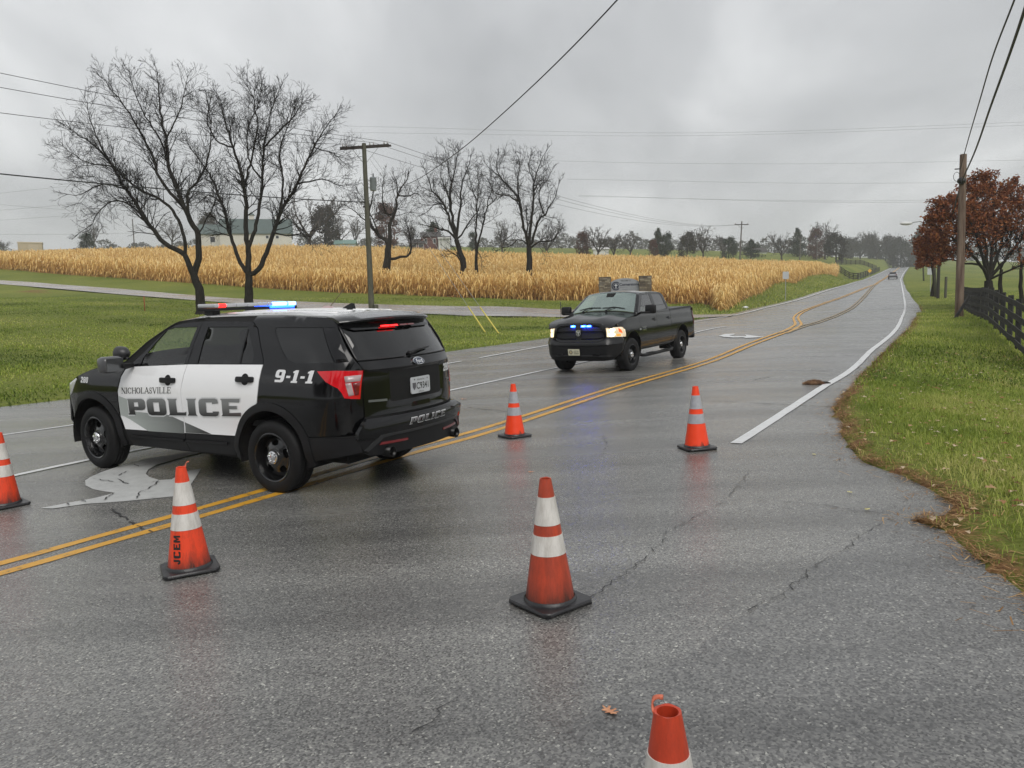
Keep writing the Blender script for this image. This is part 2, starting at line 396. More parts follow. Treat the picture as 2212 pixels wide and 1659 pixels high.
# pavement outline (plan): carriageway plus the apron of the side street the camera stands on
_s_r = np.r_[np.arange(52, 60, 2), np.arange(60, S_MAX, 8)]
edge_r = []
for s in _s_r:
    x, y = road(s, np.interp(s, [34, 60, 75, 95, 115, 800], [-1.2, -.95, -.8, -.5, -.35, -.5]) + .06 * math.sin(s * 2.1)); edge_r.append((float(x), float(y)))
near_edge = [(1981, 676), (1978, 688), (1968, 706), (1953, 720), (1937, 735), (1912, 760), (1889, 782), (1864, 808), (1843, 834), (1828, 852), (1810, 870), (1799, 884), (1806, 897), (1822, 915), (1816, 938), (1838, 968), (1850, 985), (1868, 1000), (1900, 1012), (1950, 1028), (2010, 1058), (2062, 1092), (2042, 1112), (1968, 1124), (2040, 1146), (2110, 1206), (2165, 1244), (2212, 1282), (2330, 1400)]
NEAR_EDGE = [tuple(ground_at(*q)[:2]) for q in near_edge]
edge_r = [q for q in edge_r if q[1] > NEAR_EDGE[0][1] + 1.5]
edge_l = []
for s in np.r_[np.arange(-60, 60, 2), np.arange(60, S_MAX, 8)]:
    x, y = road(s, float(LEFT_EDGE(s)) + .07 * math.sin(s * 1.7) + .04 * math.sin(s * 5.3)); edge_l.append((float(x), float(y)))
PAVE = NEAR_EDGE + [(3.6, 1.5), (5.5, -3), (9, -14), (-12, -14), (-16, -30), (-36, -62)] + edge_l + edge_r[::-1]
# driveway outline
dl = [(1580, 684), (1500, 688), (1400, 688), (1189, 686), (1000, 683), (819, 676.5), (640, 666), (502, 655.5), (380, 646), (264, 637), (130, 625), (0, 614.5), (-150, 606)]
du = [(-150, 599), (0, 606), (130, 615.5), (264, 625), (380, 635.5), (502, 645), (640, 652), (819, 658.5), (1000, 663), (1189, 669), (1400, 675), (1590, 679)]
DRIVE = [tuple(ground_at(*q)[:2]) for q in dl] + [tuple(ground_at(*q)[:2]) for q in du]
# corn field outline
_cf = [(1538, 658), (1350, 655), (1189, 650), (950, 641), (700, 631), (480, 617), (264, 602), (0, 582), (-200, 573)]
CORN = [tuple(ground_at(*q)[:2]) for q in _cf]
_ct = [(-330, 545, 165), (-100, 541, 152), (0, 540, 150), (300, 535, 150), (600, 527, 152), (800, 530, 152), (1000, 540, 152), (1200, 547, 152), (1500, 553, 152), (1650, 562, 152), (1740, 566, 165), (1804, 568, 184)]
CORN += [tuple(at(*q)[:2]) for q in _ct]
CORN += [tuple(at(*q)[:2]) for q in [(1811, 588.5, 180), (1793, 592, 160), (1737, 599.6, 122), (1692, 606, 104), (1661, 615, 92), (1625, 628.6, 80), (1585, 643, 70), (1555, 652, 62)]]

# ------------------------------------------------------------------ ground sheet, aligned with the road
_ss = np.unique(np.r_[np.arange(-60, -4, 4), np.arange(-4, 26, .25), np.arange(26, 60, .8), np.arange(60, 130, 2), np.arange(130, 320, 6), np.arange(320, S_MAX, 20), S_MAX].round(3))
_oo = np.unique(np.r_[-700, -450, -300, -220, -160, -120, np.arange(-90, -40, 6), np.arange(-40, -16, 1.5), np.arange(-16, 3, .25), np.arange(3, 11.8, .5), np.arange(11.8, 17, .25), np.arange(17, 40, 1.), np.arange(40, 110, 3), np.arange(110, 200, 8), 220, 260, 320, 400, 550, 800].round(3))
SS, OO = np.meshgrid(_ss, _oo, indexing='ij')
_i = np.searchsorted(RLS, SS.ravel()).clip(1, len(RLS) - 1)
GX, GY = road(SS.ravel(), OO.ravel())
# straight directions far from the road keep the sheet from folding
_x0, _y0 = road(SS.ravel(), 0); _e = np.array([.485, .8745]); _far_w = np.clip((np.abs(OO.ravel()) - 40) / 60, 0, 1)
GX = GX * (1 - _far_w) + (_x0 - _e[1] * OO.ravel()) * _far_w; GY = GY * (1 - _far_w) + (_y0 + _e[0] * OO.ravel()) * _far_w
GZ = hz(GX, GY)
_P2 = np.c_[GX, GY]
in_pave = inside(_P2, PAVE)
_ctr = np.array(PAVE); _drv = inside(_P2, DRIVE)
GZ = GZ + .02 + .02 * np.sin(GX * 1.7 + 2 * np.sin(GY * .6)) * np.sin(GY * 1.3) * (~in_pave)
_spc = np.clip(SS.ravel() / 60, 1, 6)
GZ = np.where(in_pave, GZ - .09 * _spc, GZ); GZ = np.where(_drv, GZ - .10, GZ)
nS, nO = SS.shape; idx = np.arange(nS * nO).reshape(nS, nO)
GF = np.stack([idx[:-1, :-1], idx[1:, :-1], idx[1:, 1:], idx[:-1, 1:]], -1).reshape(-1, 4)[:, ::-1]

def ground_material():
    m = bpy.data.materials.new('lawn_ground'); m.use_nodes = True; t = m.node_tree; N = t.nodes; L = t.links; p = N['Principled BSDF']
    p.inputs['Roughness'].default_value = .85; p.inputs['Specular IOR Level'].default_value = .15
    tcn = N.new('ShaderNodeTexCoord')
    def noise(sc, det=6, rough=.62, st=None):
        n = N.new('ShaderNodeTexNoise'); n.inputs['Scale'].default_value = sc; n.inputs['Detail'].default_value = det; n.inputs['Roughness'].default_value = rough
        if st:
            mp = N.new('ShaderNodeMapping'); mp.inputs['Scale'].default_value = st; L.new(tcn.outputs['Object'], mp.inputs[0]); L.new(mp.outputs[0], n.inputs['Vector'])
        else: L.new(tcn.outputs['Object'], n.inputs['Vector'])
        return n.outputs[0]
    def ramp(src, stops):
        r = N.new('ShaderNodeValToRGB'); L.new(src, r.inputs[0])
        r.color_ramp.elements[0].position = stops[0][0]; r.color_ramp.elements[0].color = stops[0][1] + (1,)
        r.color_ramp.elements[1].position = stops[-1][0]; r.color_ramp.elements[1].color = stops[-1][1] + (1,)
        for a, b in stops[1:-1]:
            e = r.color_ramp.elements.new(a); e.color = b + (1,)
        return r.outputs[0]
    fine = ramp(noise(9, 8, .75), [(.3, (.07, .09, .018)), (.5, (.15, .18, .034)), (.72, (.29, .30, .09))])
    big = ramp(noise(.11, 4), [(.35, (.7, .78, .6)), (.65, (1.18, 1.1, 1.05))])
    mxn = N.new('ShaderNodeMix'); mxn.data_type = 'RGBA'; mxn.blend_type = 'MULTIPLY'; mxn.inputs[0].default_value = 1; L.new(fine, mxn.inputs[6]); L.new(big, mxn.inputs[7])
    # dead straw and bare soil where the sheet carries the mask
    at_ = N.new('ShaderNodeAttribute'); at_.attribute_name = 'bare'
    soil = ramp(noise(14, 7, .7), [(.3, (.07, .038, .02)), (.55, (.22, .115, .05)), (.75, (.40, .24, .11))])
    add = N.new('ShaderNodeMath'); add.operation = 'ADD'; L.new(at_.outputs['Fac'], add.inputs[0])
    sb = N.new('ShaderNodeMath'); sb.operation = 'MULTIPLY_ADD'; L.new(noise(3.5, 6, .7), sb.inputs[0]); sb.inputs[1].default_value = 1.2; sb.inputs[2].default_value = -.85; L.new(sb.outputs[0], add.inputs[1])
    cl = N.new('ShaderNodeClamp'); mr = N.new('ShaderNodeMapRange'); mr.inputs[1].default_value = .25; mr.inputs[2].default_value = .6; L.new(add.outputs[0], mr.inputs[0]); L.new(mr.outputs[0], cl.inputs[0])
    mx2 = N.new('ShaderNodeMix'); mx2.data_type = 'RGBA'; L.new(cl.outputs[0], mx2.inputs[0]); L.new(mxn.outputs[2], mx2.inputs[6]); L.new(soil, mx2.inputs[7])
    L.new(mx2.outputs[2], p.inputs['Base Color'])
    b = N.new('ShaderNodeBump'); b.inputs['Strength'].default_value = .6; b.inputs['Distance'].default_value = .06; L.new(noise(16, 8, .8), b.inputs['Height']); L.new(b.outputs[0], p.inputs['Normal'])
    return m
ground = mesh_np('ground', np.c_[GX, GY, GZ], GF, ground_material(), smooth=True, kind='structure')
tag(ground, 'green lawn and verge rolling up to the horizon', 'ground')
# bare strip along the pavement edge, bare patches on the lawn, soil under the corn
def dist_poly(P, line, chunk=4000):
    A = np.array(line[:-1]); B = np.array(line[1:]); d = B - A; l2 = (d ** 2).sum(1) + 1e-9; out = np.empty(len(P))
    for i in range(0, len(P), chunk):
        q = P[i:i + chunk, None] - A[None]; t = np.clip((q * d[None]).sum(-1) / l2, 0, 1); out[i:i + chunk] = np.sqrt(((q - t[..., None] * d[None]) ** 2).sum(-1).min(1))
    return out
bare = np.zeros(len(GX))
_nearm = np.where((GY > 2) & (GY < 60) & (np.abs(GX) < 60))[0]
_de = dist_poly(_P2[_nearm], edge_r[:40][::-1] + NEAR_EDGE); bare[_nearm] = np.clip(1.0 - _de / .50, 0, 1) * (~in_pave[_nearm])
_incorn = inside(_P2, CORN); bare[_incorn] = 1.0
for (u, v, rx, ry) in [(75, 629, 3.2, 2.0), (120, 633, 2.4, 1.4), (1160, 700, 1.4, .8), (1640, 655, 2.2, 1.0)]:
    q = ground_at(u, v); bare = np.maximum(bare, np.clip(1.15 - np.hypot((GX - q[0]) / rx, (GY - q[1]) / ry), 0, .8))
a = ground.data.attributes.new('bare', 'FLOAT', 'POINT'); a.data.foreach_set('value', bare.astype(np.float32))

# ------------------------------------------------------------------ road
def asphalt_material(name, wet=.0, base=(.185, .183, .178), stone=115, con=1.0):
    m = bpy.data.materials.new(name); m.use_nodes = True; t = m.node_tree; N = t.nodes; L = t.links; p = N['Principled BSDF']
    tcn = N.new('ShaderNodeTexCoord')
    def noise(sc, det=5, rough=.6, st=None, rot=0):
        n = N.new('ShaderNodeTexNoise'); n.inputs['Scale'].default_value = sc; n.inputs['Detail'].default_value = det; n.inputs['Roughness'].default_value = rough
        if st:
            mp = N.new('ShaderNodeMapping'); mp.inputs['Rotation'].default_value = (0, 0, rot); mp.inputs['Scale'].default_value = st; L.new(tcn.outputs['Object'], mp.inputs[0]); L.new(mp.outputs[0], n.inputs['Vector'])
        else: L.new(tcn.outputs['Object'], n.inputs['Vector'])
        return n.outputs[0]
    vo = N.new('ShaderNodeTexVoronoi'); vo.inputs['Scale'].default_value = stone; L.new(tcn.outputs['Object'], vo.inputs['Vector'])
    vo2 = N.new('ShaderNodeTexVoronoi'); vo2.inputs['Scale'].default_value = stone * .48; L.new(tcn.outputs['Object'], vo2.inputs['Vector'])
    # stone tone per cell
    r1 = N.new('ShaderNodeValToRGB'); L.new(vo.outputs['Color'], r1.inputs[0])
    b = base
    r1.color_ramp.elements[0].position = .15; r1.color_ramp.elements[0].color = (b[0] * .42, b[1] * .42, b[2] * .42, 1)
    r1.color_ramp.elements[1].position = .97; r1.color_ramp.elements[1].color = (b[0] * 3.0, b[1] * 3.0, b[2] * 2.8, 1)
    e = r1.color_ramp.elements.new(.55); e.color = (b[0] * .95, b[1] * .95, b[2] * .95, 1)
    e = r1.color_ramp.elements.new(.85); e.color = (b[0] * 1.45, b[1] * 1.45, b[2] * 1.4, 1)
    # tracks and stains along the road
    st = N.new('ShaderNodeValToRGB'); L.new(noise(.5, 6, .6, (.35, 2.2, 1), R(-59)), st.inputs[0])
    st.color_ramp.elements[0].position = .3; st.color_ramp.elements[0].color = (.62, .62, .62, 1); st.color_ramp.elements[1].position = .7; st.color_ramp.elements[1].color = (1.28, 1.28, 1.26, 1)
    mm = N.new('ShaderNodeMix'); mm.data_type = 'RGBA'; mm.blend_type = 'MULTIPLY'; mm.inputs[0].default_value = 1; L.new(r1.outputs[0], mm.inputs[6]); L.new(st.outputs[0], mm.inputs[7])
    L.new(mm.outputs[2], p.inputs['Base Color'])
    # water film: roughness varies in broad patches
    mr = N.new('ShaderNodeMapRange'); mr.inputs[1].default_value = .32; mr.inputs[2].default_value = .68; mr.inputs[3].default_value = .12 ; mr.inputs[4].default_value = .34; L.new(noise(.38, 5, .6, (.5, 1.6, 1), R(-59)), mr.inputs[0]); L.new(mr.outputs[0], p.inputs['Roughness'])
    p.inputs['Specular IOR Level'].default_value = .5
    hgt = N.new('ShaderNodeMath'); hgt.operation = 'ADD'; L.new(vo.outputs['Distance'], hgt.inputs[0])
    h2 = N.new('ShaderNodeMath'); h2.operation = 'MULTIPLY'; h2.inputs[1].default_value = .8; L.new(vo2.outputs['Distance'], h2.inputs[0]); L.new(h2.outputs[0], hgt.inputs[1])
    bp = N.new('ShaderNodeBump'); bp.inputs['Strength'].default_value = .27; bp.inputs['Distance'].default_value = .006; bp.invert = True; L.new(hgt.outputs[0], bp.inputs['Height'])
    L.new(bp.outputs[0], p.inputs['Normal'])
    return m
ASPH = asphalt_material('wet_asphalt')
# inner points follow the road directions
_gs = np.r_[np.arange(-58, -6, 4), np.arange(-6, 40, .7), np.arange(40, 70, 1.5), np.arange(70, 140, 3), np.arange(140, S_MAX, 10)]
_go = np.r_[np.arange(-12, 3, .9), np.arange(3, 16, 1.1)]
_a, _b = np.meshgrid(_gs, _go); _gx, _gy = road(_a.ravel(), _b.ravel())
co, fa = cdt(PAVE, h=.9, extra=np.c_[_gx, _gy])
_z = hz(co[:, 0], co[:, 1])
_n = np.cross(np.c_[co[fa[:, 1]] - co[fa[:, 0]], np.zeros(len(fa))], np.c_[co[fa[:, 2]] - co[fa[:, 0]], np.zeros(len(fa))])[:, 2]
fa = np.where((_n < 0)[:, None], fa[:, ::-1], fa)
road_o = mesh_np('road', np.c_[co, _z], fa, ASPH, smooth=True, kind='structure'); tag(road_o, 'wet grey asphalt road with turn lane running up the hill', 'road')
co, fa = cdt(DRIVE, h=1.2)
_n = np.cross(np.c_[co[fa[:, 1]] - co[fa[:, 0]], np.zeros(len(fa))], np.c_[co[fa[:, 2]] - co[fa[:, 0]], np.zeros(len(fa))])[:, 2]
fa = np.where((_n < 0)[:, None], fa[:, ::-1], fa)
dm = asphalt_material('driveway_asphalt', base=(.34, .33, .33))
drive_o = mesh_np('driveway', np.c_[co, hz(co[:, 0], co[:, 1]) + .045], fa, dm, smooth=True, kind='structure'); tag(drive_o, 'narrow pale driveway crossing the lawn', 'driveway')

# older, coarser asphalt of the side street meets the carriageway along a ragged seam
_seamline = [(1968, 1126), (1905, 1134), (1862, 1156), (1828, 1186), (1768, 1220), (1735, 1246), (1690, 1290), (1600, 1335), (1505, 1400), (1400, 1465), (1290, 1530), (1130, 1640), (1040, 1760)]
_sl = [np.array(ground_at(*q)[:2]) for q in _seamline]; _sl = [np.array(q) for q in densify(_sl, .06, False)]; _rs = random.Random(3)
_sl = [tuple(q + np.array([_rs.uniform(-.02, .02), _rs.uniform(-.02, .02)])) for q in _sl]
_ne = [q for q in NEAR_EDGE[NEAR_EDGE.index(tuple(ground_at(1968, 1124)[:2])) + 1:]]
_pp = _sl + [(1.2, .2), (4.2, .6), (3.5, 1.6)] + [tuple(np.array(q) + np.array([-.05, .02])) for q in _ne[::-1]]
_co, _fa = cdt(_pp, h=.3)
_nz = np.cross(np.c_[_co[_fa[:, 1]] - _co[_fa[:, 0]], np.zeros(len(_fa))], np.c_[_co[_fa[:, 2]] - _co[_fa[:, 0]], np.zeros(len(_fa))])[:, 2]
_fa = np.where((_nz < 0)[:, None], _fa[:, ::-1], _fa)
mesh_np('asphalt_patch', np.c_[_co, hz(_co[:, 0], _co[:, 1]) + .0035], _fa, asphalt_material('coarse_asphalt', base=(.158, .157, .155), stone=98), road_o, smooth=True)

# ------------------------------------------------------------------ painted markings (children of the road)
def worn_paint(name, col, wear=.35, under=(.06, .06, .062), rough=.45):
    m = bpy.data.materials.new(name); m.use_nodes = True; t = m.node_tree; N = t.nodes; L = t.links; p = N['Principled BSDF']
    tcn = N.new('ShaderNodeTexCoord'); nz = N.new('ShaderNodeTexNoise'); nz.inputs['Scale'].default_value = 7; nz.inputs['Detail'].default_value = 9; nz.inputs['Roughness'].default_value = .75; L.new(tcn.outputs['Object'], nz.inputs['Vector'])
    cr = N.new('ShaderNodeValToRGB'); L.new(nz.outputs[0], cr.inputs[0]); k = wear
    cr.color_ramp.elements[0].position = max(.0, k - .06); cr.color_ramp.elements[0].color = under + (1,); cr.color_ramp.elements[1].position = k + .04; cr.color_ramp.elements[1].color = tuple(q * .82 for q in col) + (1,)
    e = cr.color_ramp.elements.new(min(.95, k + .3)); e.color = tuple(col) + (1,)
    L.new(cr.outputs[0], p.inputs['Base Color']); p.inputs['Roughness'].default_value = rough
    bp = N.new('ShaderNodeBump'); bp.inputs['Strength'].default_value = .3; bp.inputs['Distance'].default_value = .004; n2 = N.new('ShaderNodeTexNoise'); n2.inputs['Scale'].default_value = 60; L.new(tcn.outputs['Object'], n2.inputs['Vector']); L.new(n2.outputs[0], bp.inputs['Height']); L.new(bp.outputs[0], p.inputs['Normal'])
    return m
YEL = worn_paint('yellow_paint', (.70, .36, .03), .40); YEL_F = worn_paint('faded_yellow_paint', (.36, .26, .12), .45); WHT = worn_paint('white_paint', (.70, .71, .71), .36); THERMO = worn_paint('thermoplastic', (.52, .53, .52), .34)
def lift(x, y): return hz(x, y) + np.clip(np.hypot(x, y) * .0006, .005, .06)
def stripe(name, s0, s1, off, w, m, wob=.0, step=None):
    s = s0; S = []
    while s < s1: S.append(s); s += step or (.5 if s < 40 else 1.5 if s < 90 else 5)
    S = np.array(S + [s1]); o = off(S) if callable(off) else np.full(len(S), off)
    V = []
    for k in (-.5, .5):
        j = wob * (np.sin(S * 7.1 + k * 9) + np.sin(S * 17.3 + k * 5)) * .5
        x, y = road(S, o + k * w + j); V.append(np.c_[x, y, lift(x, y)])
    n = len(S); V = np.vstack(V); i = np.arange(n - 1)
    F = np.stack([i, i + n, i + n + 1, i + 1], -1)[:, ::-1]
    o_ = mesh_np(name, V, F, m, road_o, smooth=True); return o_
S_SPLIT = 127.
RB = lambda s: np.interp(s, [-80, 29, 41, 55, 77, 127, 254, 800], [3.58, 3.52, 3.57, 3.7, 3.62, 3.47, 3.2, 3.2])
_BR0 = lambda s: np.interp(s, [29, 31, 34, 38, 42, 46.7, 51, 56, 60.7, 64.5, 69, 77, 85, 105, 127], [3.52, 3.56, 3.78, 4.2, 4.78, 5.45, 6.0, 6.45, 6.72, 6.78, 6.7, 6.3, 5.75, 4.6, 3.47])
BR = lambda s: sum(_BR0(np.asarray(s) + q) for q in np.linspace(-3.5, 3.5, 9)) / 9
for k in (-.13, .13):
    stripe('yellow_line', -40, 29, 3.58 + k, .11, YEL, .008)
    stripe('yellow_line', 29, S_SPLIT, (lambda kk: lambda s: BR(s) + kk)(k), .12, YEL, .004)
    stripe('faded_yellow_line', 29, S_SPLIT, (lambda kk: lambda s: RB(s) + kk)(k), .13, YEL_F, .01)
    stripe('yellow_line', S_SPLIT, S_MAX - 10, (lambda kk: lambda s: RB(s) + kk)(k), .14, YEL, 0)
stripe('white_lane_line', -40, 28.5, 7.0, .11, WHT, .006)
stripe('white_lane_line', 29.5, 35.5, 7.0, .11, WHT, .004)
stripe('white_edge_line', -40, 19.5, LEFT_LINE, .11, WHT, .006)
stripe('white_edge_line', 20.5, 55, LEFT_LINE, .13, WHT, .004); stripe('white_edge_line', 55, S_MAX - 10, LEFT_LINE, .20, WHT, .004)
stripe('white_edge_line', 9.0, S_MAX - 10, lambda s: s * 0, np.float64(.135), WHT, .004)
def flat_poly(name, poly, m, h=.25, dz=0.0, parent=None):
    co, fa = cdt(poly, h=h)
    n = np.cross(np.c_[co[fa[:, 1]] - co[fa[:, 0]], np.zeros(len(fa))], np.c_[co[fa[:, 2]] - co[fa[:, 0]], np.zeros(len(fa))])[:, 2]
    fa = np.where((n < 0)[:, None], fa[:, ::-1], fa)
    return mesh_np(name, np.c_[co, lift(co[:, 0], co[:, 1]) + dz], fa, m, road_o if parent is None else parent, smooth=True)
zf = lambda x, y: (.26445 * x, 877.8 + .26445 * y)
arrow = [(1500, 385), (1200, 430), (980, 490), (830, 540), (740, 580), (695, 610), (700, 650), (760, 680), (840, 697), (940, 710), (760, 755), (540, 795), (330, 835), (430, 838), (700, 800), (1000, 780), (1250, 755), (1430, 737), (1560, 640), (1645, 510), (1540, 530), (1400, 600), (1300, 605), (1220, 580), (1190, 555), (1210, 520), (1280, 480), (1400, 445), (1560, 400), (1800, 350), (1740, 335)]
flat_poly('turn_arrow', [tuple(ground_at(*zf(*q))[:2]) for q in arrow], THERMO, .2)
zf2 = lambda x, y: (1426.4 + .26451 * x, 548.6 + .26451 * y)
arrow2 = [(478, 672), (530, 657), (612, 654), (602, 662), (562, 668), (610, 675), (705, 674), (690, 662), (852, 682), (672, 691), (700, 683), (600, 686), (520, 681)]
flat_poly('turn_arrow', [tuple(ground_at(*zf2(*q))[:2]) for q in arrow2], WHT, .4)
# cracks: thin tar-dark seams (after the arrow so that they also break its plastic)
CRK = mat('crack_dark', (.022, .022, .022), .7, var=.3, vscale=30)
def seam(pts, w=.018, jit=.035, seed=0, br=.1, dz=.004):
    r_ = random.Random(seed); P = [np.array(ground_at(*q)[:2]) for q in pts]; P = [np.array(q) for q in densify(P, .055, False)]
    P = [q + np.array([r_.uniform(-jit, jit), r_.uniform(-jit, jit)]) * (0 < i < len(P) - 1) for i, q in enumerate(P)]
    V = []; n = len(P)
    for i, q in enumerate(P):
        d = P[min(i + 1, n - 1)] - P[max(i - 1, 0)]; d /= np.linalg.norm(d) + 1e-9; ww = w * r_.uniform(.35, 1.3) * (.3 if i in (0, n - 1) else 1)
        for k in (-.5, .5):
            c = q + np.array([-d[1], d[0]]) * k * ww; V.append((c[0], c[1]))
    V = np.array(V); i = np.arange(n - 1) * 2; F = np.stack([i, i + 2, i + 3, i + 1], -1); F = F[[r_.random() > br for _ in range(n - 1)]]
    mesh_np('crack', np.c_[V, hz(V[:, 0], V[:, 1]) + dz + .003], F, CRK, road_o)
for k, q in enumerate([[(1150, 990), (1250, 997), (1330, 1002), (1480, 1010), (1600, 1019), (1700, 1017), (1750, 1013), (1840, 1012)], [(1615, 1022), (1590, 1058), (1560, 1085), (1510, 1112), (1480, 1130), (1440, 1150), (1420, 1182), (1390, 1210), (1350, 1240), (1290, 1285), (1240, 1320), (1195, 1352)],
                       [(1372, 918), (1340, 932), (1300, 940), (1312, 962), (1296, 985)], [(1560, 1086), (1640, 1083), (1720, 1086), (1800, 1095), (1850, 1106), (1930, 1112)], [(1905, 1132), (1860, 1152), (1830, 1182), (1770, 1216), (1740, 1240), (1690, 1285), (1600, 1330)], [(1000, 1500), (940, 1545), (870, 1600), (820, 1640)]]):
    seam(q, seed=k, w=.0065, jit=.025, br=.22)
for k, q in enumerate([[(965, 575), (1000, 555), (1050, 535)], [(1300, 615), (1270, 640), (1190, 690), (1140, 710), (1115, 765)], [(960, 600), (1010, 630), (1080, 640)], [(940, 710), (880, 745), (845, 780)], [(540, 795), (560, 815)], [(660, 775), (700, 790)], [(760, 600), (900, 620), (930, 625)], [(1100, 480), (1130, 500)]]): seam([zf(*a_) for a_ in q], w=.012, jit=.012, seed=50 + k, br=.1, dz=.012)
for k, q in enumerate([[(1530, 866), (1650, 872), (1785, 879), (1840, 880)], [(1500, 805), (1640, 801), (1800, 802)], [(1730, 771), (1860, 769)], [(1778, 731), (1900, 730)], [(1807, 708.5), (1908, 708.5)], [(1625, 823), (1640, 818), (1665, 814)], [(1110, 892), (1010, 880)], [(240, 1100), (300, 1140), (330, 1150)]]):
    seam(q, w=.022, jit=.02, seed=20 + k)
# ------------------------------------------------------------------ traffic cones
def cone_mat(name, col, dirt, dcol=(.05, .022, .015)):
    m = bpy.data.materials.new(name); m.use_nodes = True; t = m.node_tree; N = t.nodes; L = t.links; p = N['Principled BSDF']; p.inputs['Roughness'].default_value = .42
    tcn = N.new('ShaderNodeTexCoord'); mp = N.new('ShaderNodeMapping'); mp.inputs['Scale'].default_value = (16, 16, 3.5); L.new(tcn.outputs['Object'], mp.inputs[0])
    nz = N.new('ShaderNodeTexNoise'); nz.inputs['Scale'].default_value = 1.6; nz.inputs['Detail'].default_value = 8; nz.inputs['Roughness'].default_value = .7; L.new(mp.outputs[0], nz.inputs['Vector'])
    sp = N.new('ShaderNodeSeparateXYZ'); L.new(tcn.outputs['Object'], sp.inputs[0])
    mr = N.new('ShaderNodeMapRange'); mr.inputs[1].default_value = .03; mr.inputs[2].default_value = .16; mr.inputs[3].default_value = .42; mr.inputs[4].default_value = 0; L.new(sp.outputs[2], mr.inputs[0])   # road splash on the skirt
    ad = N.new('ShaderNodeMath'); ad.operation = 'ADD'; L.new(nz.outputs[0], ad.inputs[0]); L.new(mr.outputs[0], ad.inputs[1])
    cr = N.new('ShaderNodeValToRGB'); L.new(ad.outputs[0], cr.inputs[0]); cr.color_ramp.elements[0].position = .78 - dirt; cr.color_ramp.elements[0].color = tuple(col) + (1,)
    cr.color_ramp.elements[1].position = 1.0; cr.color_ramp.elements[1].color = dcol + (1,)
    L.new(cr.outputs[0], p.inputs['Base Color']); return m
OR_NEW = cone_mat('cone_orange_new', (.90, .06, .012), -.02); OR_MID = cone_mat('cone_orange', (.80, .062, .016), .30); OR_OLD = cone_mat('cone_orange_faded', (.50, .065, .028), .42)
BAND_OLD = cone_mat('cone_band_white', (.70, .68, .64), .38, (.24, .21, .17)); BAND_NEW = mat('cone_band_silver', (.40, .41, .44), .35, var=.12, vscale=25, metal=.15)
RUB = mat('black_rubber', (.022, .022, .024), .38, var=.35, vscale=9, bump=.1, bscale=60, rvar=.12); RUBH = RUB
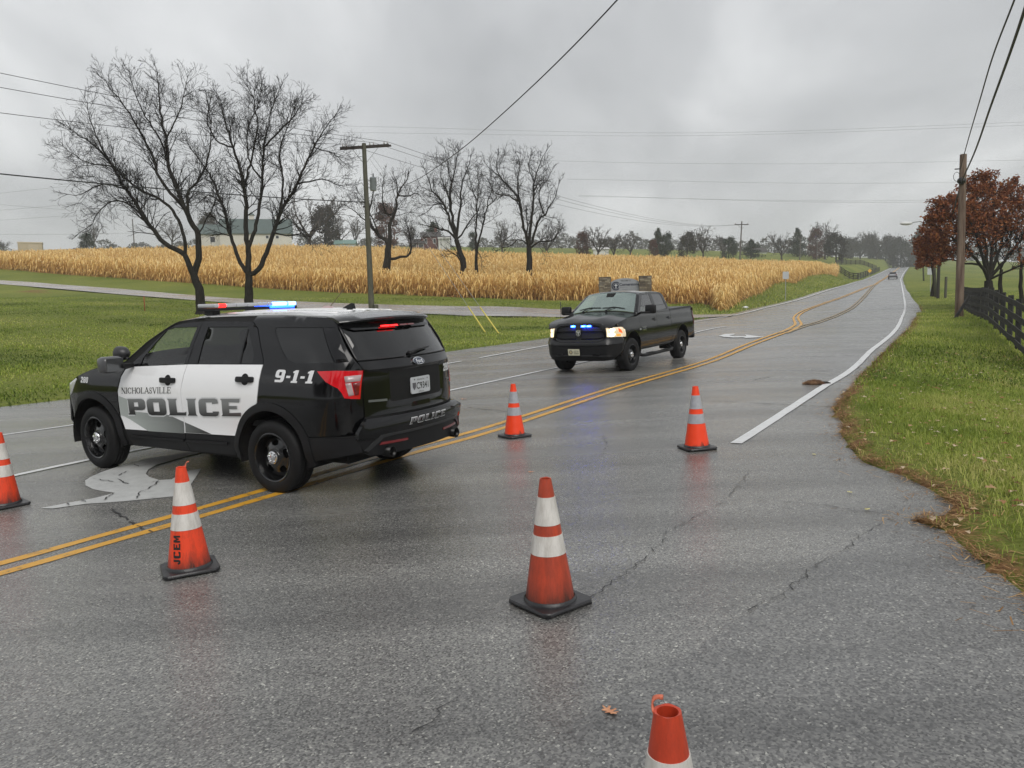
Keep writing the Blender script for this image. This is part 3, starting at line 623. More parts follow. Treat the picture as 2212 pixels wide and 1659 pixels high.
def cone(x, y, om, bm_, label, rz=0, tear=None, text=False, tip=False, wrap=0.0, seed=0):
    z = h1(x, y)
    e_ = .5; gx = (h1(x + e_, y) - h1(x - e_, y)) / 2 / e_; gy = (h1(x, y + e_) - h1(x, y - e_)) / 2 / e_
    t = thing('traffic_cone', label, 'cone', (x, y, z + .002), (gy, -gx, rz), 'traffic cones across the road')
    b = MB(); s = .178; c = .03; th = .032
    ring = [(-s + c, -s), (s - c, -s), (s, -s + c), (s, s - c), (s - c, s), (-s + c, s), (-s, s - c), (-s, -s + c)]
    lv = [(.96, .006), (1, .014), (1, th - .006), (.975, th)]
    for k, h in lv: b.v += [(px * k, py * k, h) for px, py in ring]
    for i in range(3):
        for k in range(8): b.f.append((i * 8 + k, i * 8 + (k + 1) % 8, (i + 1) * 8 + (k + 1) % 8, (i + 1) * 8 + k))
    b.f.append(tuple(range(24, 32)))
    b.f.append(tuple(range(7, -1, -1)))
    for px, py in ((-.13, -.13), (.13, -.13), (.13, .13), (-.13, .13)): b.box((px, py, .004), (.07, .07, .008))
    b.lathe([(.150, th - .002), (.146, th + .012), (.139, th + .018)], 32)
    b.build('base', RUB, t, True, auto=40)
    H0, H1, r0, r1 = th + .012, .715, .137, .031
    rad = lambda h: r0 + (r1 - r0) * (h - H0) / (H1 - H0)
    rs = random.Random(seed)
    def wob(a, h): return 1 + wrap * (.5 * math.sin(a * 3 + h * 60 + seed) + .5 * math.sin(h * 150 + a * 2))
    def sleeve(name, h0, h1_, m, off=0.0, n=40, k=10, jag=0, top=False):
        q = MB(); hs = np.linspace(h0, h1_, k)
        for i, h in enumerate(hs):
            for j in range(n):
                a = 2 * math.pi * j / n; hh = h - (jag * (.5 + .5 * math.sin(a * 5 + seed)) if (i == k - 1 and jag) else 0)
                r = (rad(hh) + off) * wob(a, hh); q.v.append((r * math.cos(a), r * math.sin(a), hh))
        for i in range(k - 1):
            for j in range(n): q.f.append((i * n + j, i * n + (j + 1) % n, (i + 1) * n + (j + 1) % n, (i + 1) * n + j))
        if off:
            for hh in (0, k - 1):      # thin turned edge so the sleeve has thickness
                b0 = len(q.v)
                for j in range(n):
                    a = 2 * math.pi * j / n; r = rad(hs[hh]) - .002; q.v.append((r * math.cos(a), r * math.sin(a), hs[hh]))
                for j in range(n): q.f.append((hh * n + j, hh * n + (j + 1) % n, b0 + (j + 1) % n, b0 + j) if hh else (b0 + j, b0 + (j + 1) % n, (j + 1) % n, j))
        if top:
            b0 = len(q.v); zt = hs[-1] - jag
            for j in range(n):
                a = 2 * math.pi * j / n; q.v.append(((r1 - .006) * math.cos(a), (r1 - .006) * math.sin(a), zt - .001))
            for j in range(n): q.v.append(((r1 + .006) * .8 * math.cos(2 * math.pi * j / n), (r1 + .006) * .8 * math.sin(2 * math.pi * j / n), zt - .07))
            o0 = (k - 1) * n
            for j in range(n):
                j2 = (j + 1) % n; q.f.append((o0 + j, o0 + j2, b0 + j2, b0 + j)); q.f.append((b0 + j, b0 + j2, b0 + n + j2, b0 + n + j))
        return q.build(name, m, t, True, auto=50)
    body = sleeve('body', H0, H1, om, k=22, jag=.002, top=True)
    bands = [(.298, .405), (.462, .614)]
    for h0, h1_ in bands: sleeve('reflective_band', h0, h1_, bm_, .0022, k=8)
    if tear:
        q = MB(); n = 9; a0 = tear
        for i in range(n):
            u = i / (n - 1); w = .009 * (1 + .5 * math.sin(u * 5)) if i < n - 1 else .006
            bx = .030 * math.cos(a0) - .055 * u * u * math.sin(a0) * 0 + .04 * u * u; by = .030 * math.sin(a0); bx = bx - .018 * u * u; hz_ = H1 - .008 + .046 * u - .012 * u ** 4
            for k_ in (-1, 1):
                for th_ in (0, .004): q.v.append((bx + k_ * w * .35 + th_, by + k_ * w * .5 + .02 * math.sin(u * 3), hz_ + k_ * .004))
        for i in range(n - 1):
            o = i * 4; p = o + 4
            q.f += [(o, o + 2, p + 2, p), (o + 1, p + 1, p + 3, o + 3), (o, p, p + 1, o + 1), (o + 2, o + 3, p + 3, p + 2)]
        q.f += [(0, 1, 3, 2), tuple((n - 1) * 4 + i for i in (0, 2, 3, 1))]
        q.build('torn_strip', mat('torn_plastic', (.62, .16, .09), .5, var=.25, vscale=20), t, True)
    return t
gp = lambda u, v: tuple(ground_at(u, v)[:2])
cone(.185, 4.185, OR_OLD, BAND_OLD, 'weathered dark orange cone with dirty bands standing alone mid-apron, square black base', R(38), seed=1)
CONE_J = cone(-2.23, 5.13, OR_MID, BAND_OLD, 'orange cone marked JCEM with torn tip beside the police SUV', R(28), tear=R(20), seed=2)
cone(.02, 10.3, OR_NEW, BAND_NEW, 'bright orange cone with silver bands just behind the police SUV bumper', R(33), wrap=.012, seed=3)
cone(2.09, 8.67, OR_NEW, BAND_NEW, 'bright orange cone with silver bands near the start of the white edge line', R(12), wrap=.012, seed=4)
cone(-4.92, 7.3, OR_MID, BAND_OLD, 'orange cone with white bands cut by the left edge of the picture', R(50), seed=5)
cone(.352, 1.70, cone_mat('cone_orange_streaked', (.62, .062, .022), .44, (.07, .018, .012)), BAND_OLD, 'torn-topped orange cone at the very bottom of the picture', R(20), tear=R(160), seed=6)
# ------------------------------------------------------------------ vehicle kit
PAINT_K = mat('black_paint', (.003, .003, .0035), .09, spec=.5, rvar=.04, vscale=3)
PAINT_W = mat('white_paint_body', (.86, .87, .88), .25, coat=.8)
PAINT_WR = mat('white_roof', (.80, .81, .82), .22, coat=.9, var=.03, vscale=30)
TRIM = mat('black_trim', (.008, .008, .009), .5, bump=.05, bscale=200, spec=.3)
GLOSSK = mat('gloss_black', (.004, .004, .005), .10, spec=.45)
DARK = mat('cavity_black', (.004, .004, .004), .9)
TYRE = mat('tyre_rubber', (.009, .009, .0095), .6, spec=.25, var=.3, vscale=12, bump=.15, bscale=70)
STEEL = mat('black_steel_wheel', (.006, .006, .0065), .2, coat=.5, var=.4, vscale=14)
CHROME = mat('chrome', (.75, .75, .76), .12, metal=1, rvar=.06)
GL_F = glass('front_door_glass', (.70, .78, .73)); GL_D = glass('privacy_glass', (.035, .04, .042)); GL_W = glass('windscreen_glass', (.55, .62, .58)); GL_S = glass('sky_windscreen', (.50, .58, .54), floor=.42); GL_C = glass('clear_lens', (.9, .9, .9))
SEATM = mat('seat_cloth', (.018, .018, .02), .9, var=.3, vscale=30); DASH = mat('dash_plastic', (.05, .05, .052), .6)
RED_L = mat('tail_lens', (.34, .003, .006), .07, coat=.6, emit=(1, .005, .012), estr=.10, col2=(.52, .006, .012), vscale=9); RED_D = mat('dark_red_lens', (.16, .004, .006), .1, coat=1)
RED_E = mat('red_lamp_lit', (.8, .02, .02), .2, emit=(1, .012, .012), estr=3.2); BLUE_E = mat('blue_lamp_lit', (.02, .06, .9), .2, emit=(.01, .06, 1), estr=9); BLUE_G = mat('blue_grille_lit', (.02, .06, .9), .2, emit=(.01, .05, 1), estr=45); BLUE_W = mat('blue_lamp_core', (.5, .8, 1), .2, emit=(.12, .42, 1), estr=5.5)
AMBER = mat('amber_lens', (.75, .18, .02), .15, coat=1, emit=(1, .3, .03), estr=.9); LAMPW = mat('lamp_lit', (1, .95, .85), .2, emit=(1, .80, .52), estr=2.6); SILVERL = mat('lamp_reflector', (.8, .72, .58), .18, metal=1, emit=(1, .78, .5), estr=.45)
PRINT_W = mat('print_white', (.72, .73, .74), .4); PRINT_K = mat('print_black', (.01, .01, .011), .35)

def rim_face(mb, r, n_holes, hole, depth_fn, y0, rot=0):
    """dished steel wheel face with slots, in the x-z plane at y0 (outside = +y)"""
    out = [(r * math.cos(a), r * math.sin(a)) for a in np.linspace(0, 2 * math.pi, 48, endpoint=False)]
    hs = []
    for k in range(n_holes):
        a = rot + 2 * math.pi * k / n_holes; ca, sa = math.cos(a), math.sin(a)
        hs.append([(px * ca - py * sa, px * sa + py * ca) for px, py in hole])
    fn = lambda a, b, o: (a, y0 + depth_fn(np.hypot(a, b)) + o, b)
    patch(mb, out, fn, hs, h=.024, skirt=.03)
    return mb
def wheel(parent, x, side, rt, w, rr, track, steer=0.0, cap_r=.07, lug=False):
    """tyre + rim; side = +1 left; returns the wheel part"""
    t = MB(); h = w / 2
    prof = [(rr - .004, -h * .80), (rr + .012, -h * .93), (rt - .075, -h * 1.0), (rt - .03, -h * .94), (rt - .010, -h * .80), (rt - .004, -h * .74)]
    full = prof + [(rt, -h * .55), (rt, -h * .34), (rt - .008, -h * .33), (rt - .008, -h * .28), (rt, -h * .27), (rt, -.008), (rt - .008, -.007), (rt - .008, .007)] 
    full = full + [(r_, -z_) for r_, z_ in full[::-1]]
    t.lathe(full, 64, axis='y')
    e = link('wheel', None, parent); e.location = (x, side * track, rt - .012); e.rotation_euler = (0, 0, steer + (math.pi if side < 0 else 0)); e.empty_display_size = .1
    t.build('tyre', TYRE, e, True, auto=35)
    b = MB(); b.lathe([(rr + .012, h * .94), (rr + .004, h * .98), (rr - .008, h * .93), (rr - .016, h * .7), (rr - .03, h * .25), (rr - .03, -h * .8)], 56, axis='y')
    hole = [(.118, -.036), (.135, -.046), (.165, -.040), (.178, 0), (.165, .040), (.135, .046), (.118, .036), (.112, 0)]
    k = rr / .232; hole = [(px * k, py * k) for px, py in hole]
    df = lambda q: np.interp(q, [0, .06 * k, .085 * k, .11 * k, .15 * k, .19 * k, .205 * k], [.030, .030, .034, .022, .012, -.006, -.03])
    rim_face(b, .205 * k, 5, hole, df, h * .42, R(18))
    b.build('rim', STEEL, e, True, auto=38)
    d = MB(); d.lathe([(.001, h * .05), (rr - .032, h * .05), (rr - .032, -h * .8)], 40, axis='y'); d.build('brake_shadow', DARK, e)
    c = MB(); y0 = h * .42 + .030; c.lathe([(cap_r, y0 - .012), (cap_r * 1.02, y0 + .012), (cap_r * .9, y0 + .030), (cap_r * .62, y0 + .038), (.001, y0 + .040)], 28, axis='y')
    for q in range(5):
        a = 2 * math.pi * q / 5 + .3; c.lathe([(.012, y0 + .022), (.012, y0 + .042), (.001, y0 + .044)], 10, c=(cap_r * .66 * math.cos(a), 0, cap_r * .66 * math.sin(a)), axis='y')
    c.build('hub_cap', CHROME, e, True, auto=40)
    return e
def arc(cx, cz, r, a0, a1, n=14):
    return [(cx + r * math.cos(a), cz + r * math.sin(a)) for a in np.linspace(R(a0), R(a1), n)]

# letters drawn as outlines on a 0..1 high grid: (outer loops, holes)
def _rr(x0, y0, x1, y1, c):      # chamfer-rounded rectangle
    k = c * .3
    return [(x0 + c, y0), (x1 - c, y0), (x1 - k, y0 + k), (x1, y0 + c), (x1, y1 - c), (x1 - k, y1 - k), (x1 - c, y1), (x0 + c, y1), (x0 + k, y1 - k), (x0, y1 - c), (x0, y0 + c), (x0 + k, y0 + k)]
GLY = {
 'P': (1.22, [[(0, 0), (.46, 0), (.43, .30), (.95, .30), (1.12, .36), (1.2, .5), (1.2, .84), (1.12, .95), (.98, 1), (.06, 1), (.0, .97), (.05, .9), (.05, .1), (-.03, .04)]], [[(.44, .52), (.73, .52), (.73, .80), (.44, .80)]]),
 'O': (1.30, [_rr(0, -.02, 1.24, 1.02, .22)], [[(.42, .22), (.80, .22), (.80, .79), (.42, .79)]]),
 'L': (1.08, [[(-.03, 0), (1.05, 0), (1.1, .25), (1.0, .19), (.52, .19), (.50, .9), (.58, 1), (-.05, 1), (.04, .9), (.04, .1)]], []),
 'I': (.62, [[(-.03, 0), (.58, 0), (.5, .1), (.5, .9), (.58, 1), (-.03, 1), (.05, .9), (.05, .1)]], []),
 'C': (1.22, [[(.22, -.02), (.95, -.02), (1.1, .04), (1.16, .2), (1.16, .27), (.8, .27), (.8, .2), (.44, .2), (.44, .80), (.8, .80), (.8, .70), (1.16, .74), (1.12, .95), (.98, 1.02), (.22, 1.02), (.07, .95), (0, .8), (0, .2), (.07, .05)]], []),
 'E': (1.14, [[(-.03, 0), (1.08, 0), (1.1, .22), (.45, .19), (.45, .42), (.9, .42), (.9, .60), (.45, .60), (.45, .81), (1.04, .79), (1.08, 1), (-.03, 1), (.05, .9), (.05, .1)]], []),
 '9': (.80, [[(.08, 0), (.56, 0), (.70, .05), (.76, .18), (.76, .82), (.70, .95), (.56, 1), (.2, 1), (.06, .95), (0, .82), (0, .52), (.06, .40), (.2, .35), (.48, .35), (.48, .19), (.04, .19)]], [[(.28, .53), (.48, .53), (.48, .81), (.28, .81)]]),
 '1': (.56, [[(0, 0), (.5, 0), (.5, .14), (.40, .16), (.40, 1), (.18, 1), (.0, .88), (.0, .76), (.12, .78), (.12, .16), (0, .14)]], []),
 '-': (.40, [[(.02, .36), (.34, .36), (.34, .54), (.02, .54)]], []),
 '2': (.80, [[(0, 0), (.74, 0), (.74, .2), (.30, .2), (.70, .55), (.74, .66), (.74, .84), (.67, .96), (.54, 1), (.2, 1), (.07, .96), (0, .84), (0, .68), (.27, .68), (.27, .8), (.46, .8), (.46, .66), (0, .26)]], []),
 '8': (.80, [_rr(0, 0, .76, 1, .14)], [[(.27, .17), (.49, .17), (.49, .42), (.27, .42)], [(.27, .59), (.49, .59), (.49, .83), (.27, .83)]]),
 '0': (.80, [_rr(0, 0, .76, 1, .2)], [[(.27, .2), (.49, .2), (.49, .8), (.27, .8)]]),
}
def block_text(name, txt, x0, width, z0, h, fn, m, parent, off=.003, slant=.12, step=.03, gap=.10):
    """block letters laid on a surface; x runs along dirx handled by fn(a,b,off)"""
    tot = sum(GLY[c][0] + gap for c in txt) - gap; sx = width / tot; pen = 0; b = MB()
    for c in txt:
        adv, outs, holes = GLY[c]; tr = lambda q: (x0 + (pen + q[0]) * sx + slant * q[1] * h, z0 + q[1] * h)
        for o_ in outs: patch(b, [tr(q) for q in o_], lambda a, bb, o: fn(a, bb, off + o), [[tr(q) for q in hh] for hh in holes], h=step)
        pen += adv + gap
    return b.build(name, m, parent)
def font_text(name, txt, x0, width, z0, h, fn, m, parent, off=.003, bold=.0, serif=0.0, sub=.05, slant=0):
    """built-in lettering stretched to a width and laid on a surface"""
    cu = bpy.data.curves.new('t', 'FONT'); cu.body = txt; cu.size = 1; cu.offset = bold; cu.resolution_u = 3
    to = bpy.data.objects.new('t', cu); COL.objects.link(to); bpy.context.view_layer.update()
    me = bpy.data.meshes.new_from_object(to.evaluated_get(bpy.context.evaluated_depsgraph_get())); bpy.data.objects.remove(to); bpy.data.curves.remove(cu)
    bm = bmesh.new(); bm.from_mesh(me); bpy.data.meshes.remove(me); bmesh.ops.triangulate(bm, faces=bm.faces)
    xs = [v.co.x for v in bm.verts]; ys = [v.co.y for v in bm.verts]; a0, a1, b0, b1 = min(xs), max(xs), min(ys), max(ys)
    V = np.array([((v.co.x - a0) / (a1 - a0), (v.co.y - b0) / (b1 - b0)) for v in bm.verts]); F = [tuple(v.index for v in f.verts) for f in bm.faces]; bm.free()
    A = x0 + V[:, 0] * width + slant * V[:, 1] * h; B = z0 + V[:, 1] * h
    P = np.stack(fn(A, B, off), -1); b = MB(); b.add(P.tolist(), F)
    n = Vector((0, 0, 0)); out = np.stack(fn(A[:1], B[:1], off + .01), -1)[0] - P[0]
    f0 = F[0]; nn = np.cross(P[f0[1]] - P[f0[0]], P[f0[2]] - P[f0[0]])
    if nn @ out < 0: b.f = [q[::-1] for q in b.f]
    return b.build(name, m, parent)
GLY['J'] = (.86, [[(.42, 1), (.78, 1), (.78, .20), (.62, .02), (.16, .02), (0, .18), (0, .40), (.30, .40), (.30, .24), (.42, .24)]], [])
GLY['M'] = (1.24, [[(0, 0), (.30, 0), (.30, .58), (.50, .18), (.66, .18), (.86, .58), (.86, 0), (1.16, 0), (1.16, 1), (.82, 1), (.58, .52), (.34, 1), (0, 1)]], [])
GLY['K'] = GLY['M']
def _cone_fn(a, b, o):
    h = .082 + a; r = .137 + (.031 - .137) * (h - .044) / (.715 - .044) + o; an = R(242) - b / r
    return (r * np.cos(an), r * np.sin(an), h)
block_text('lettering', 'JCEM', 0, .19, 0, .052, _cone_fn, mat('stencil_black', (.012, .012, .012), .6), CONE_J, .002, slant=0, step=.012, gap=.16)
def grad_mat(name, z0, z1, c0, c1, axis=2):
    """print that runs from one ink to another across the graphic"""
    m = bpy.data.materials.new(name); m.use_nodes = True; t = m.node_tree; N = t.nodes; L = t.links; p = N['Principled BSDF']; p.inputs['Roughness'].default_value = .3; p.inputs['Coat Weight'].default_value = .5
    tcn = N.new('ShaderNodeTexCoord'); sp = N.new('ShaderNodeSeparateXYZ'); L.new(tcn.outputs['Object'], sp.inputs[0]); mr = N.new('ShaderNodeMapRange'); mr.inputs[1].default_value = z0; mr.inputs[2].default_value = z1; L.new(sp.outputs[axis], mr.inputs[0])
    cr = N.new('ShaderNodeValToRGB'); cr.color_ramp.elements[0].color = tuple(c0) + (1,); cr.color_ramp.elements[1].color = tuple(c1) + (1,); L.new(mr.outputs[0], cr.inputs[0]); L.new(cr.outputs[0], p.inputs['Base Color']); return m

# ------------------------------------------------------------------ police SUV
def build_suv():
    t = thing('police_suv', 'black and white police SUV with lit light bar parked across the road', 'police car')
    W = lambda x: np.interp(x, [-1.05, -1.0, -.98, -.95, -.92, -.88, -.83, -.78, -.72, -.65, -.55, -.45, 2.9, 3.15, 3.4, 3.55, 3.68], [.52, .655, .70, .762, .81, .853, .89, .917, .937, .952, .964, .97, .97, .955, .90, .82, .70])
    W2 = lambda x: np.interp(x, [-1.06, -1.02, -.96, -.9, -.8, -.65, -.45], [.78, .83, .87, .90, .93, .955, .97])
    DZ = lambda z: np.interp(z, [.22, .34, .42, .50, .60, .80, .93, .97, 1.10, 1.2, 1.27, 1.45, 1.62, 1.69, 1.73], [-.075, -.05, -.02, -.018, -.022, -.004, .0, -.004, -.018, -.042, -.068, -.138, -.222, -.262, -.32])
    def Y(x, z): return W(x) + DZ(z)
    ex = [-1.0, -.925, -.709, -.62, .1, .73, 1.315, 1.57, 1.716, 1.962, 2.18, 2.30, 2.446, 2.668, 2.867, 3.145, 3.35, 3.5]
    ez = [1.18, 1.287, 1.628, 1.70, 1.727, 1.726, 1.712, 1.682, 1.615, 1.476, 1.315, 1.235, 1.212, 1.188, 1.145, 1.065, .99, .93]
    ZE = lambda x: np.interp(x, ex, ez)
    YE = lambda x: Y(x, ZE(x))
    CR = lambda x: np.interp(x, [-.73, -.5, 1.3, 1.6, 2.15, 2.35, 3.2, 3.5], [.035, .045, .048, .06, .07, .045, .045, .03])
    def side(sg): return lambda a, b, o: (a, sg * (Y(a, b) + o), b)
    def top(a, b, o): ye = YE(a); q = np.clip(np.abs(b) / ye, 0, 1); return (a, b, ZE(a) + CR(a) * (1 - q ** 2.6) + o)
    ze_top = lambda x0, x1, n: [(x, float(ZE(x)) - .002) for x in np.linspace(x0, x1, n)]
    rz_, rx_ = 0.364, 2.865
    Af = arc(rx_, rz_, .475, 14, 166, 18); Ar = arc(0, rz_, .475, 14, 166, 18)
    for sg in (1, -1):
        fn = side(sg); ins = lambda k: (lambda a, b, o: fn(a, b, o + k))
        # --- dark inner skin keeps the gaps black
        sh = [(3.35, .30), (3.55, .55), (3.5, .93)] + ze_top(3.35, -.62, 40) + [(-.73, 1.625), (-1.03, 1.295), (-1.1, 1.2), (-1.13, .62), (-1.13, .42), (-.45, .36)]
        q = MB(); glz = [[(1.985, 1.20), (1.965, 1.29), (1.70, 1.585), (1.60, 1.612), (1.225, 1.618), (1.262, 1.232)], [(1.055, 1.242), (1.05, 1.618), (.455, 1.618), (.35, 1.48), (.25, 1.36), (.245, 1.268)], [(.05, 1.605), (.04, 1.568), (-.113, 1.395), (-.21, 1.315), (-.301, 1.287), (-.76, 1.291), (-.87, 1.297), (-.70, 1.603)]]
        low = [(3.35, .30)] + arc(rx_, rz_, .47, -8, 188, 20) + [(2.36, .30), (.51, .30)] + arc(0, rz_, .47, -8, 188, 20) + [(-.5, .35), (-.96, .42), (-.965, 1.19), (-.92, 1.283), (-.705, 1.622)] + ze_top(-.62, 3.35, 40) + [(3.5, .93), (3.55, .55)]
        patch(q, low, ins(-.014), glz, h=.07); q.build('inner_shell', DARK, t)
        # --- fender
        q = MB(); fe = [(2.31, 1.222), (2.245, 1.17), (2.31, 1.085), (2.37, .925), (2.385, .65), (2.335, .50)] + arc(rx_, rz_, .53, 166, 12, 16) + [(3.42, .47), (3.50, .62), (3.46, .80), (3.32, .86), (3.16, 1.03)] + ze_top(3.13, 2.32, 14)
        patch(q, fe, fn, h=.06, skirt=.012); fender = q.build('front_fender', PAINT_K, t, True, auto=40)
        q = MB(); patch(q, [(3.345, .29), (3.385, .46), (3.50, .605), (3.535, .50), (3.46, .31)], fn, h=.05, skirt=.012); q.build('bumper_corner', TRIM, t, True)
        q = MB(); patch(q, [(3.175, 1.02), (3.335, .855), (3.46, .80), (3.50, .84), (3.42, .955), (3.20, 1.035)], fn, h=.04, skirt=.01); q.build('headlamp', mat('headlamp_dull', (.55, .56, .55), .12, coat=1), t, True)
        # --- front door
        q = MB(); patch(q, [(2.30, .49), (2.368, .63), (2.353, .92), (2.295, 1.078), (2.228, 1.163), (2.08, 1.197), (1.212, 1.237), (1.282, .98), (1.282, .512)], fn, h=.06, skirt=.012); d1 = q.build('front_door', PAINT_W, t, True, auto=40)
        q = MB(); gf = [(1.985, 1.203), (1.965, 1.29), (1.70, 1.588), (1.60, 1.616), (1.222, 1.622), (1.262, 1.236)]
        patch(q, [(2.222, 1.168), (2.085, 1.202), (1.212, 1.242), (1.165, 1.678), (1.44, 1.662), (1.59, 1.638), (1.73, 1.565), (1.98, 1.345), (2.13, 1.235)], fn, [gf], h=.06, skirt=.012); q.build('window_frame', GLOSSK, d1, True, auto=40)
        q = MB(); patch(q, gf, ins(-.008), h=.09); q.build('window', GL_F, d1, True)
        q = MB(); patch(q, [(2.295, .482), (1.282, .505), (1.284, .40), (1.27, .315), (2.22, .30), (2.262, .36)], fn, h=.06, skirt=.012); q.build('sill_cladding', TRIM, d1, True, auto=40)
        q = MB(); patch(q, [(2.2, .428), (1.30, .445), (1.30, .42), (2.2, .403)], ins(.016), h=.06, skirt=.016); q.build('moulding', TRIM, d1, True, auto=40)
        # --- rear door
        q = MB(); patch(q, [(1.204, 1.238), (.102, 1.258), (.15, .892)] + arc(0, rz_, .537, 72, 22, 10) + [(.512, .535), (1.274, .514), (1.274, .98)], fn, h=.06, skirt=.012); d2 = q.build('rear_door', PAINT_W, t, True, auto=40)
        g2 = [(1.055, 1.245), (1.05, 1.621), (.455, 1.621), (.44, 1.262)]; g3 = [(.42, 1.262), (.434, 1.60), (.39, 1.54), (.30, 1.42), (.25, 1.345), (.25, 1.272)]
        q = MB(); patch(q, [(1.205, 1.244), (.102, 1.263), (.108, 1.30), (.213, 1.462), (.305, 1.60), (.42, 1.672), (1.157, 1.679)], fn, [g2, g3], h=.06, skirt=.012); q.build('window_frame', GLOSSK, d2, True, auto=40)
        q = MB(); patch(q, g2, ins(-.008), h=.09); patch(q, g3, ins(-.008), h=.09); q.build('window', GL_D, d2, True)
        q = MB(); patch(q, [(.52, .525), (1.274, .505), (1.276, .40), (1.264, .315), (.55, .325)], fn, h=.06, skirt=.012); q.build('sill_cladding', TRIM, d2, True, auto=40)
        q = MB(); patch(q, [(.62, .462), (1.262, .445), (1.262, .42), (.62, .437)], ins(.016), h=.06, skirt=.016); q.build('moulding', TRIM, d2, True, auto=40)
        for d, hx, hzz in ((d1, 1.49, 1.068), (d2, .318, 1.112)):
            q = MB(); patch(q, [(hx + .055 * math.cos(a), hzz + .058 * math.sin(a)) for a in np.linspace(0, 2 * math.pi, 20, endpoint=False)], ins(.002), h=.03); q.build('handle_cup', TRIM, d)
            q = MB(); hh = [(hx - .125, hzz - .018), (hx - .11, hzz - .026), (hx + .11, hzz - .026), (hx + .125, hzz - .012), (hx + .125, hzz + .014), (hx + .11, hzz + .026), (hx - .11, hzz + .028), (hx - .125, hzz + .018)]
            patch(q, hh, lambda a, b, o: fn(a, b, o + .034 - 1.2 * (a - hx) ** 2), h=.03, skirt=.03); q.build('handle', TRIM, d, True, auto=40)
        # --- quarter panel
        q = MB(); qg = [(.055, 1.612), (.045, 1.568), (-.113, 1.395), (-.21, 1.31), (-.301, 1.281), (-.774, 1.286), (-.884, 1.292), (-.704, 1.61)]
        lampS = [(-.617, 1.212), (-.719, 1.118), (-.83, 1.055), (-.86, 1.01), (-.879, .963), (-.963, .944), (-.971, 1.205), (-.80, 1.217)]
        qp = [(.41, 1.676)] + ze_top(.40, -.615, 16) + [(-.709, 1.626), (-.922, 1.289), (-.973, 1.212), (-.973, .935), (-.975, .62), (-.45, .588)] + arc(0, rz_, .53, 155, 73, 14) + [(.142, .89), (.094, 1.258), (.10, 1.302), (.204, 1.465), (.297, 1.604)]
        patch(q, qp, fn, [qg, lampS], h=.06, skirt=.012); quarter = q.build('quarter_panel', PAINT_K, t, True, auto=40)
        q = MB(); patch(q, [(.055, 1.612), (.045, 1.568), (-.113, 1.395), (-.21, 1.31), (-.301, 1.281), (-.766, 1.286), (-.548, 1.612)], ins(-.006), h=.09); q.build('window', GL_D, quarter, True)
        q = MB(); patch(q, [(-.776, 1.286), (-.884, 1.292), (-.704, 1.61), (-.557, 1.612)], ins(-.002), h=.08); q.build('pillar_panel', GLOSSK, quarter, True)
        # --- tail lamp
        q = MB(); patch(q, lampS, ins(.006), h=.05, skirt=.02); tl = q.build('tail_lamp', RED_L, t, True, auto=40)
        q = MB(); patch(q, [(-.872, 1.163), (-.966, 1.168), (-.963, 1.11), (-.885, 1.105)], ins(.010), h=.04, skirt=.01); patch(q, [(-.884, 1.098), (-.918, 1.10), (-.935, .985), (-.908, .98)], ins(.010), h=.04, skirt=.01); q.build('clear_lens', mat('tail_clear', (.30, .22, .22), .1, coat=1, emit=(1, .8, .8), estr=.08), tl, True)
        q = MB(); patch(q, [(-.928, 1.098), (-.963, 1.10), (-.958, .985), (-.942, .98)], ins(.010), h=.04, skirt=.01); q.build('brake_lens', RED_D, tl, True)
        # --- rear bumper side, arch flares, wheel wells
        q = MB(); patch(q, [(-.455, .575), (-1.0, .61), (-1.015, .455), (-.49, .345)], lambda a, b, o: (a, sg * (W2(a) + DZ(b) + o + .004), b), h=.06, skirt=.02); q.build('bumper_side', TRIM, t, True, auto=40)
        for cx, nm in ((rx_, 'front'), (0, 'rear')):
            q = MB(); o1 = arc(cx, rz_, .532, -6, 186, 30); i1 = arc(cx, rz_, .455, 190, -10, 30)
            patch(q, o1 + i1, lambda a, b, o: fn(a, b, o + .022 - .012 * np.clip((np.hypot(a - cx, b - rz_) - .49) / .04, 0, 1)), h=.045, skirt=.035); q.build('arch_flare', TRIM, t, True, auto=45)
            q = MB(); n = 24; aa = np.linspace(R(-12), R(192), n)
            for a in aa:
                for yy in (.95, .52): q.v.append((cx + .458 * math.cos(a), sg * yy, rz_ + .458 * math.sin(a)))
            for i in range(n - 1): q.f.append((2 * i, 2 * i + 1, 2 * i + 3, 2 * i + 2))
            q.build('wheel_well', DARK, t)
        # --- mirror
        q = MB(); q.box((2.10, sg * 1.0, 1.215), (.07, .13, .05)); 
        mo = q.build('mirror', TRIM, t, False, bevel=.012)
        q = MB(); q.box((2.20, sg * 1.13, 1.235), (.17, .23, .175)); o_ = q.build('mirror_housing', mat('mirror_grey', (.07, .072, .076), .35, coat=.3), mo, True, bevel=.045, auto=60)
        q = MB(); q.box((2.111, sg * 1.13, 1.235), (.006, .195, .14)); q.build('mirror_glass', mat('mirror_dark', (.12, .125, .13), .08, metal=.6), mo, bevel=.002)
    # --- hood, windscreen, roof
    def strip(name, x0, x1, m, k=.985, h=.07, off=0, y=None):
        q = MB(); xs = np.linspace(x0, x1, 24); ol = [(x, float(YE(x)) * k if y is None else y(x)) for x in xs]; ol = ol + [(a, -b) for a, b in ol[::-1]]
        patch(q, ol, lambda a, b, o: top(a, b, o + off), h=h, skirt=.012); return q.build(name, m, t, True, auto=40)
    strip('hood', 2.325, 3.36, PAINT_K, .995); strip('cowl', 2.21, 2.315, TRIM, .97, off=-.004)
    strip('windscreen', 1.62, 2.20, GL_F, .90, off=.002); strip('roof_side', -.62, 1.66, PAINT_K, 1.0, off=-.003)
